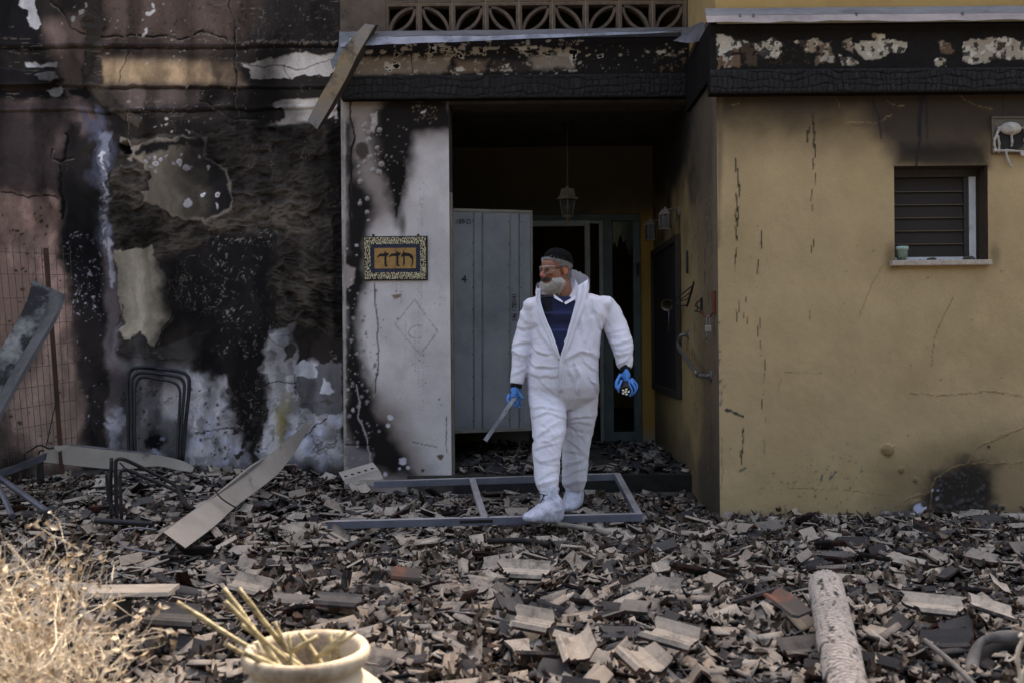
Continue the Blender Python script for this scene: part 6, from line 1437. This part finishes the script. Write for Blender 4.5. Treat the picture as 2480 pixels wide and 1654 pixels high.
for ctrl in ([(58,1112,.1),(59,1098,.1),(62,1114,.1)], [(64,1096,.1),(95,1078,.15),(118,1086,.2),(130,1084,.2)], [(2,1114,.05),(20,1110,.05),(28,1118,.05),(26,1126,.05)], [(72,1132,0),(68,1145,0),(78,1160,0),(98,1168,0)], [(72,1132,0),(75,1140,0)], [(94,1100,.1),(96,1092,.1),(106,1090,.1)]): loop(ctrl, .5, .006, 'hook', M_black, rk, 14)

# ---- perforated channel pieces and tile by the pier
pcx = empty('perforated_channel', PZ(880,1190,.02), 'dusty perforated steel channel offcut tilted beside the white pier', 'channel')
def qbox(name, m, parent, q, th, nrm):
    b = MB(); b.prism([P(*p) for p in q], Vector(nrm).normalized()*th); return b.build(name, m, parent)
qbox('web', M_strip, pcx, [(820,1143,.75),(903,1119,.85),(918,1137,.75),(832,1163,.65)], .004, (0,.4,-1))
qbox('flange', M_strip, pcx, [(832,1163.5,.645),(918,1137.5,.745),(935,1170,.72),(930,1176,.72),(838,1172,.64)], .004, (0,1,0))
for i in range(5): q = P(838+i*16,1152-i*4.6,.64+.02*i); solid('slot', M_black, pcx, lambda b: b.box(q+Vector((-.010,-.02,-.004)), q+Vector((.010,.006,.004))))
solid('pale_block', M_strip, pcx, lambda b: b.box(P(872,1178,.66), P(928,1155,.74)), .004)

# ---- steel door frame lying on the rubble
df_ = empty('fallen_door_frame', PZ(1180,1250,.05), 'galvanised steel door frame lying flat across the rubble under the person', 'door frame')
M_dframe = mat('dusty_door_frame', S(150,146,146), S(122,120,124), 4, .55, .3, .1, dirt=S(92,84,78), dirt_scale=3, dirt_thr=(.5,.75))
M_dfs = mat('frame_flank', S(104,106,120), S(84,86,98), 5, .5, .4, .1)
def beam(name, p, q, wv, hv_, parent=df_):
    p, q = Vector(p), Vector(q); b = MB(); wv, hv_ = Vector(wv), Vector(hv_)
    vs = [p, p+wv, p+wv+hv_, p+hv_, q, q+wv, q+wv+hv_, q+hv_]
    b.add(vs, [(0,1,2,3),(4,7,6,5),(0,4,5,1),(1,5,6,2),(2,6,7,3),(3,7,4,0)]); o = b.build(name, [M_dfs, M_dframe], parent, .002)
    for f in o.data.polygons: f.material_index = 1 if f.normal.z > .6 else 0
    return o
zf0, zf1 = .075, .20
fa, fb = PZ(792,1262,.075), PZ(1557,1243,.085); ra_, rb_ = PZ(905,1165,.17), PZ(1503,1146,.20)
up_ = Vector((0,0,-.048)); bk_ = Vector((0,.045,0))
beam('front_rail', fa, fb, bk_, up_); beam('rear_rail', ra_, rb_, bk_, up_)
beam('end_rail', fb+Vector((-.045,.046,0)), rb_+Vector((-.045,-.001,0)), Vector((.045,0,0)), up_*.9); 
mA, mB = fa.lerp(fb, .482), ra_.lerp(rb_, .385)
b = MB(); cp = curve_pts([mA+Vector((0,.046,.0)), mA.lerp(mB,.5)+Vector((.006,0,-.02)), mA.lerp(mB,.85)+Vector((0,0,.0)), mB+Vector((0,-.001,0))], 12); b.strip(cp, [p+Vector((.042,0,0)) for p in cp], .02, (0,0,-1)); o = b.build('cross_rail', M_dframe, df_)
for t in (.42,.505): q = fa.lerp(fb,t); solid('bolt_hole', M_black, df_, lambda b: b.tube([q+Vector((0,.022,.0005)), q+Vector((0,.022,.0015))], .012, 12))
q = fa.lerp(fb,.55); 
for t0, t1 in ((.415,.52),): qa, qb = fa.lerp(fb,t0), fa.lerp(fb,t1); solid('lock_slot', M_black, df_, lambda b: b.add([qa+Vector((0,-.001,-.014)), qb+Vector((0,-.001,-.014)), qb+Vector((0,-.001,-.034)), qa+Vector((0,-.001,-.034)), qa+Vector((0,.002,-.014)), qb+Vector((0,.002,-.014)), qb+Vector((0,.002,-.034)), qa+Vector((0,.002,-.034))], [(0,1,2,3),(7,6,5,4),(0,4,5,1),(1,5,6,2),(2,6,7,3),(3,7,4,0)]))

# ---- distinctive larger debris
def tile_at(px, py, z, W_, u0, L, yaw, tx, ty, label, seed):
    r = random.Random(seed); W_ *= .5; L *= .5; u0 *= .9; v, f = tile_piece(u0, u0+W_, L, r, .3, .012, 2); me = bpy.data.meshes.new('roof_tile_fragment'); me.from_pydata([tuple(p) for p in v], [], f)
    bm = bmesh.new(); bm.from_mesh(me); bmesh.ops.recalc_face_normals(bm, faces=bm.faces); bm.to_mesh(me); bm.free()
    o = link('roof_tile_fragment', me, M_tileA); p = PZ(px, py, z); o.location = p; o.rotation_euler = rot(R(yaw), R(tx*.5), R(ty*.5)).to_euler(); return tag(o, label, 'roof tile', 'broken roof tiles on the ground')
tile_at(2265,1465,.07,.26,0,.40,80,8,-10,'nearly whole ribbed roof tile lying right of the charred log',1)
tile_at(2400,1470,.08,.2,.03,.34,40,14,20,'long curved tile edge lying at the right, beyond the log',2)
tile_at(870,1180,.10,.24,0,.30,24,28,4,'big pale tile half leaning below the perforated channel',3)
tile_at(1232,1455,.08,.2,.02,.30,12,16,6,'upright-pointing pale tile in the middle of the yard',4)
tile_at(1290,1500,.07,.26,0,.30,70,10,-14,'two-ribbed grey tile below the pale tile in the middle',5)
tile_at(1395,1560,.08,.26,0,.34,8,22,8,'deeply ribbed pale tile at the bottom centre of the yard',6)
tile_at(1560,1590,.08,.26,0,.32,22,16,-6,'broad dusty tile at the bottom, left of the charred log',7)
tile_at(1270,1380,.06,.26,0,.40,84,4,-22,'long black-sided tile lying level beyond the pale tile',8)
tile_at(1625,1535,.08,.26,0,.36,60,14,-10,'large ash-white tile lying left of the log top',9)
tile_at(420,1490,.10,.26,0,.40,86,6,-16,'stack-like flat tile right of the small bench slab',10)
tile_at(820,1450,.06,.22,0,.40,84,6,-14,'long pale tile with red edge behind the plant pot',11)
tile_at(600,1415,.06,.26,0,.34,70,14,-10,'ridged tile with a red rim below the curved strip',12)

# ---- a few more loose pieces
pipe('wooden_stick', [(1345,1268,-.55),(1410,1277,-.62),(1478,1292,-.7)], .016, mat('grey_stick', S(132,124,116), S(104,97,90), 9, .85), 'grey wooden stick on the rubble just right of the forward shoe cover', 'stick')
pipe('charred_stick', [(1180,1310,-1.05),(1260,1308,-1.05),(1330,1318,-1.1)], .017, M_black, 'charred black stick lying level in the middle of the yard', 'stick')
rt_ = tile_at(1905,1455,.10,.11,.09,.42,18,20,30,'bare terracotta-red curved tile piece just left of the charred log',31); rt_.data.materials.clear(); rt_.data.materials.append(mat('bare_terracotta', S(108,72,60), S(84,60,53), 9, .9, dirt=S(70,64,61), dirt_thr=(.40,.54)))
rt_ = tile_at(985,1392,.09,.2,.05,.3,120,24,10,'broken terracotta tile corner facing the camera left of centre',32); rt_.data.materials.clear(); rt_.data.materials.append(bpy.data.materials['bare_terracotta'])
b = MB(); q = PZ(1578,1098,ZF+.03); b.box(q+Vector((-.08,-.16,-.012)), q+Vector((.08,.16,.012))); tag(b.build('floor_slab', M_strip, None, .003), 'flat pale slab lying on the porch floor by the side wall', 'slab')
# ---- charred log
lo = empty('charred_log', PZ(2020,1654,0), 'charred log coated in cracked white ash lying toward the camera', 'log')
A0, A1 = PZ(2000,1418,.09), PZ(2070,1760,.10); ax = (A1-A0); n1_, n2_ = 460, 56; rad0, rad1 = .076, .064
u = np.linspace(0,1,n1_); th = np.linspace(0,2*np.pi,n2_,endpoint=False); U, TH = np.meshgrid(u, th, indexing='ij')
ax_n = np.array(ax.normalized()); s1 = np.cross(ax_n, [0,0,1.]); s1 /= np.linalg.norm(s1); s2 = np.cross(s1, ax_n)
Lg = ax.length; aa = U*Lg; wob = (fbm(TH*1.6+np.sin(TH)*2, aa*6, 4, 3)-.5)
ringv = aa/.030+(fbm(np.cos(TH)*2.2+5, aa*9+np.sin(TH)*2, 4, 5)-.5)*3.0; cr = np.abs(ringv-np.round(ringv)); lv_ = np.cos(TH)*4+(fbm(np.cos(TH)*3, aa*14, 3, 8)-.5)*2; cl = np.abs(lv_-np.round(lv_))
g_ = sstep(.07,.20,cr+.10*(fbm(aa*25,np.cos(TH)*9,3,71)-.4))*(.6+.4*sstep(.02,.10,cl)); rr_ = (rad0+(rad1-rad0)*U)*(1+.12*wob) - .010*(1-g_)
co = np.array(A0)+ax_n*aa[...,None]+s1*(rr_*np.cos(TH))[...,None]+s2*(rr_*np.sin(TH))[...,None]
fc = fbm(aa*10, np.cos(TH)*3+np.sin(TH), 5, 9); cc_ = np.empty(co.shape); cc_[:] = S(150,143,138); ash = sstep(.36,.46,fc+.16*np.sin(TH)-.02+.06*(fbm(aa*60,np.cos(TH)*14+np.sin(TH)*9,3,33)-.5))
cc_ = cc_*ash[...,None]+np.array(S(44,41,42))*(1-ash[...,None]); cc_ = cc_*g_[...,None]+np.array(S(22,20,20))*(1-g_[...,None])
idx = np.arange(n1_*n2_).reshape(n1_,n2_); q4 = np.stack([idx[:-1,:],idx[1:,:],np.roll(idx,-1,1)[1:,:],np.roll(idx,-1,1)[:-1,:]],-1).reshape(-1,4)
grid_obj('trunk', co.reshape(-1,3), q4, cc_.reshape(-1,3), plaster('ash_bark',80,.5,.9,.25), lo)
solid('end_face', M_black, lo, lambda b: b.tube([A0+ax.normalized()*.004, A0+ax.normalized()*.012], rad0*.94, 20))

# ---- small bench slab on a dark post (left foreground)
bt = empty('small_bench', PZ(300,1640,0), 'weathered plank on a dark metal post standing in the left foreground', 'bench')
Yb = -2.9
qbox('plank', mat('weathered_plank', S(146,138,128), S(120,112,104), 8, .8, bump=.4, stretch=(1,4,4)), bt, [(195,1436,Yb),(408,1433,Yb),(408,1443,Yb-.005),(195,1446,Yb-.005)], .12, (0,1,.02))
pp = P(300,1446,Yb+.03); solid('post', M_tube, bt, lambda b: b.box((pp.x-.021,Yb+.01,-.05),(pp.x+.021,Yb+.05,pp.z-.006)))

# ---- planter with cut stems in the sun
pl = empty('clay_planter', PZ(752,1800,0), 'sunlit cream clay planter holding cut bare stems', 'planter')
D = 2.70; Yp = CAMY+D; k = D/F; rim = P(742,1570,Yp); rr0 = 150*k
M_pot = mat('weathered_cream_clay', (.44,.38,.30), (.33,.28,.22), 9, .95, bump=.7, dist=.006, dirt=(.17,.12,.08), dirt_scale=7, dirt_thr=(.48,.66))
zr = rim.z
solid('pot', M_pot, pl, lambda b: b.lathe([(.0001,.005),(rr0*.62,.0),(rr0*.95,.06),(rr0*1.30,zr-.27),(rr0*1.36,zr-.20),(rr0*1.22,zr-.12),(rr0*.90,zr-.075),(rr0*.83,zr-.055),(rr0*.92,zr-.045),(rr0*1.0,zr-.03),(rr0*1.02,zr-.01),(rr0*.98,zr+.004),(rr0*.90,zr+.004),(rr0*.84,zr-.008),(rr0*.80,zr-.05),(rr0*.74,zr-.14),(.0001,zr-.14)], 56, T((rim.x,Yp,0))))
solid('soil', M_soil, pl, lambda b: b.lathe([(.0001,zr-.10),(rr0*.79,zr-.105)], 30, T((rim.x,Yp,0))))
solid('saucer', M_pot, pl, lambda b: b.lathe([(.0001,-.03),(rr0*1.15,-.03),(rr0*1.3,.02),(rr0*1.26,.024),(rr0*1.1,-.012),(.0001,-.012)], 40, T((rim.x,Yp,0))))
M_cane = mat('dry_cane', (.40,.33,.19), (.10,.08,.04), 26, .6, bump=.2, stretch=(1,1,3)); rc = random.Random(3)
for px, py, dY, r_ in ((430,1458,.10,.0075),(542,1424,.02,.008),(578,1424,.06,.008),(545,1455,-.05,.0065),(586,1512,.06,.007),(548,1560,-.10,.0065),(665,1505,.05,.006),(725,1530,.10,.007),(590,1580,-.14,.009),(700,1535,.03,.005)):
    tip = P(px, py, Yp+dY); ang = rc.uniform(-.3,.9); base = Vector((rim.x+rr0*rc.uniform(-.1,.45), Yp+rr0*rc.uniform(-.35,.3), zr-.10)); md = tip.lerp(base,.5)+Vector((rc.uniform(-.01,.01),0,-.006))
    solid('cane', M_cane, pl, lambda b: b.tube(curve_pts([tip, md, base], 12), [r_*(.85+.15*i/11)*(1.22 if i % 4 == 2 else 1) for i in range(12)], 8))
for px, py, qx, qy in ((838,1528,760,1600),(862,1530,770,1590),(800,1533,800,1610),(822,1530,815,1600),(770,1540,700,1580)):
    solid('cane', M_cane, pl, lambda b: b.tube([P(px,py,Yp+.02), P(qx,qy,Yp+.0)], .0065, 8))

# ---- dry shrub in the sun at the lower left
sh2 = empty('dry_shrub', PZ(60,1750,0), 'dead straw-coloured shrub with shrivelled leaves glowing in the sun', 'shrub')
M_stem = mat('straw_stem', (.64,.56,.45), (.48,.40,.30), 20, .7, bump=.1); M_dl = NT('dry_shrub_leaf'); v = M_dl.n('ObjectInfo'); n_ = M_dl.n('TexNoise', {'Scale': 30}); M_dl.set(Base_Color=M_dl.mix(M_dl.ramp((n_,0),[(.4,0.),(.6,1.)]), (.52,.43,.32), (.28,.19,.11)), Roughness=.7); M_dl = M_dl.m
g = random.Random(21); tw = MB(); lf = MB(); base = PZ(40,1800,0); Ys = -3.75
def twig(p, d, L, r, depth):
    pts_ = [p.copy()]; q = p.copy(); dd = d.copy(); n = 5
    for i in range(n):
        dd = (dd+Vector((g.gauss(0,.15), g.gauss(0,.15), g.gauss(0,.12)+.02))).normalized(); q = q+dd*L/n; pts_.append(q.copy())
        if depth and g.random() < .75: twig(q.copy(), (dd+Vector((g.gauss(0,.7), g.gauss(0,.7), g.gauss(0,.5)))).normalized(), L*.55, r*.6, depth-1)
        if depth < 2 and g.random() < .18:
            for _ in range(g.randrange(1,4)): leafy(q, g.uniform(.012,.030))
    tw.tube(pts_, [r*(1-.13*i) for i in range(n+1)], 4, False)
def leafy(q, s_):
    a = Vector((g.gauss(0,1),g.gauss(0,1),g.gauss(0,1))).normalized(); c_ = a.orthogonal().normalized(); e = a.cross(c_)
    vs = [q, q+a*s_*.5+c_*s_*.35+e*s_*.15, q+a*s_*1.1, q+a*s_*.5-c_*s_*.35+e*s_*.2, q+a*s_*.55]
    lf.add(vs, [(0,1,4),(1,2,4),(2,3,4),(3,0,4)], 0, True)
for i in range(52):
    px = g.uniform(-160,225); p = PZ(px,1760,0); p.y = Ys+g.gauss(0,.16); p.x = (px-CX)*(p.y-CAMY)/F; p.z = 0
    hmax = (.44 if px < 60 else .40 if px < 150 else .30)
    twig(p, Vector((g.gauss(.06,.26), g.gauss(0,.3), 1)).normalized(), hmax*g.uniform(.75,1.05), .0036, 2)
tag(tw.build('twigs', M_stem, sh2, recalc=False)); lf.build('leaves', M_dl, sh2, recalc=False)

# ---- old garden chair rim and bar at the lower right corner
rt = empty('broken_basket_rim', PZ(2400,1640,0), 'ash-grey curved rim of a broken basket at the lower right corner', 'basket')
M_ash = mat('ash_grey_wood', S(112,108,105), S(76,73,72), 10, .85, bump=.4)
solid('rim', M_ash, rt, lambda b: b.tube(curve_pts([P(2352,1660,-3.1),P(2356,1600,-3.0),P(2372,1560,-2.95),P(2400,1545,-2.95),P(2450,1541,-3.0),P(2500,1546,-3.1)], 30), [.020+.004*math.sin(i*.35) for i in range(30)], 12))
solid('weave', M_black, rt, lambda b: b.tube(curve_pts([P(2372,1650,-2.95),P(2385,1590,-2.9),P(2420,1565,-2.88),P(2490,1560,-2.9)], 20), .03, 10))
for a_, b_ in (((2410,1600),(2440,1660)),((2440,1585),(2425,1640)),((2460,1590),(2400,1625))): solid('stake', M_stem, rt, lambda b: b.tube([P(*a_,-3.0), P(*b_,-3.05)], .005, 6))
pipe('thin_bar', [(2240,1550,-2.85),(2310,1608,-3.1),(2370,1670,-3.3)], .010, M_ash, 'thin pale bar slanting across the lower right corner', 'bar')
sb = empty('dead_stalk', PZ(2470,1700,0), 'sunlit bent dead stalk at the far lower right edge', 'plant')
solid('stem', M_stem, sb, lambda b: b.tube(curve_pts([P(2470,1536,-3.95),P(2478,1545,-3.95),P(2466,1575,-3.95),P(2464,1600,-3.95),P(2470,1640,-3.95),P(2460,1700,-3.95)], 20), [.006,.008,.006,.005,.005,.005,.006,.006,.006,.006]*2, 7)); solid('stem', M_stem, sb, lambda b: b.tube(curve_pts([P(2490,1610,-3.9),P(2474,1640,-3.9),P(2462,1680,-3.9)], 10), .007, 7))


# ---- added dark green screen, unseen behind the camera, blocks low sky light
gy_, gz_ = np.meshgrid(np.linspace(-40,40,120), np.linspace(0,1,30)); hh_ = 7.5+2.5*(fbm(gy_/5,gy_*0+2,3,4)-.5)*2
yy_ = -19+1.6*np.sin(gz_*np.pi)*1+2.2*(fbm(gy_/1.6,gz_*5,5,6)-.5); idx = np.arange(gy_.size).reshape(gy_.shape)
front_ = np.stack([gy_, yy_, gz_*hh_-.1],-1); rear_ = np.stack([gy_, -22-1.5*np.sin(gz_*np.pi), gz_*hh_-.1],-1)
qf = np.stack([idx[:-1,:-1],idx[:-1,1:],idx[1:,1:],idx[1:,:-1]],-1).reshape(-1,4); top_ = np.stack([idx[-1,:-1],idx[-1,1:],idx[-1,1:]+gy_.size,idx[-1,:-1]+gy_.size],-1)
tag(grid_obj('added_sky_screen', np.concatenate([front_.reshape(-1,3), rear_.reshape(-1,3)]), np.concatenate([qf, qf[:,::-1]+gy_.size, top_]), None, mat('sky_screen_green', (.06,.085,.04), (.03,.045,.02), 4, .8, bump=1.0, dist=.2)), 'added dark green screen out of view that blocks the low sky', 'trees', None, 'stuff')
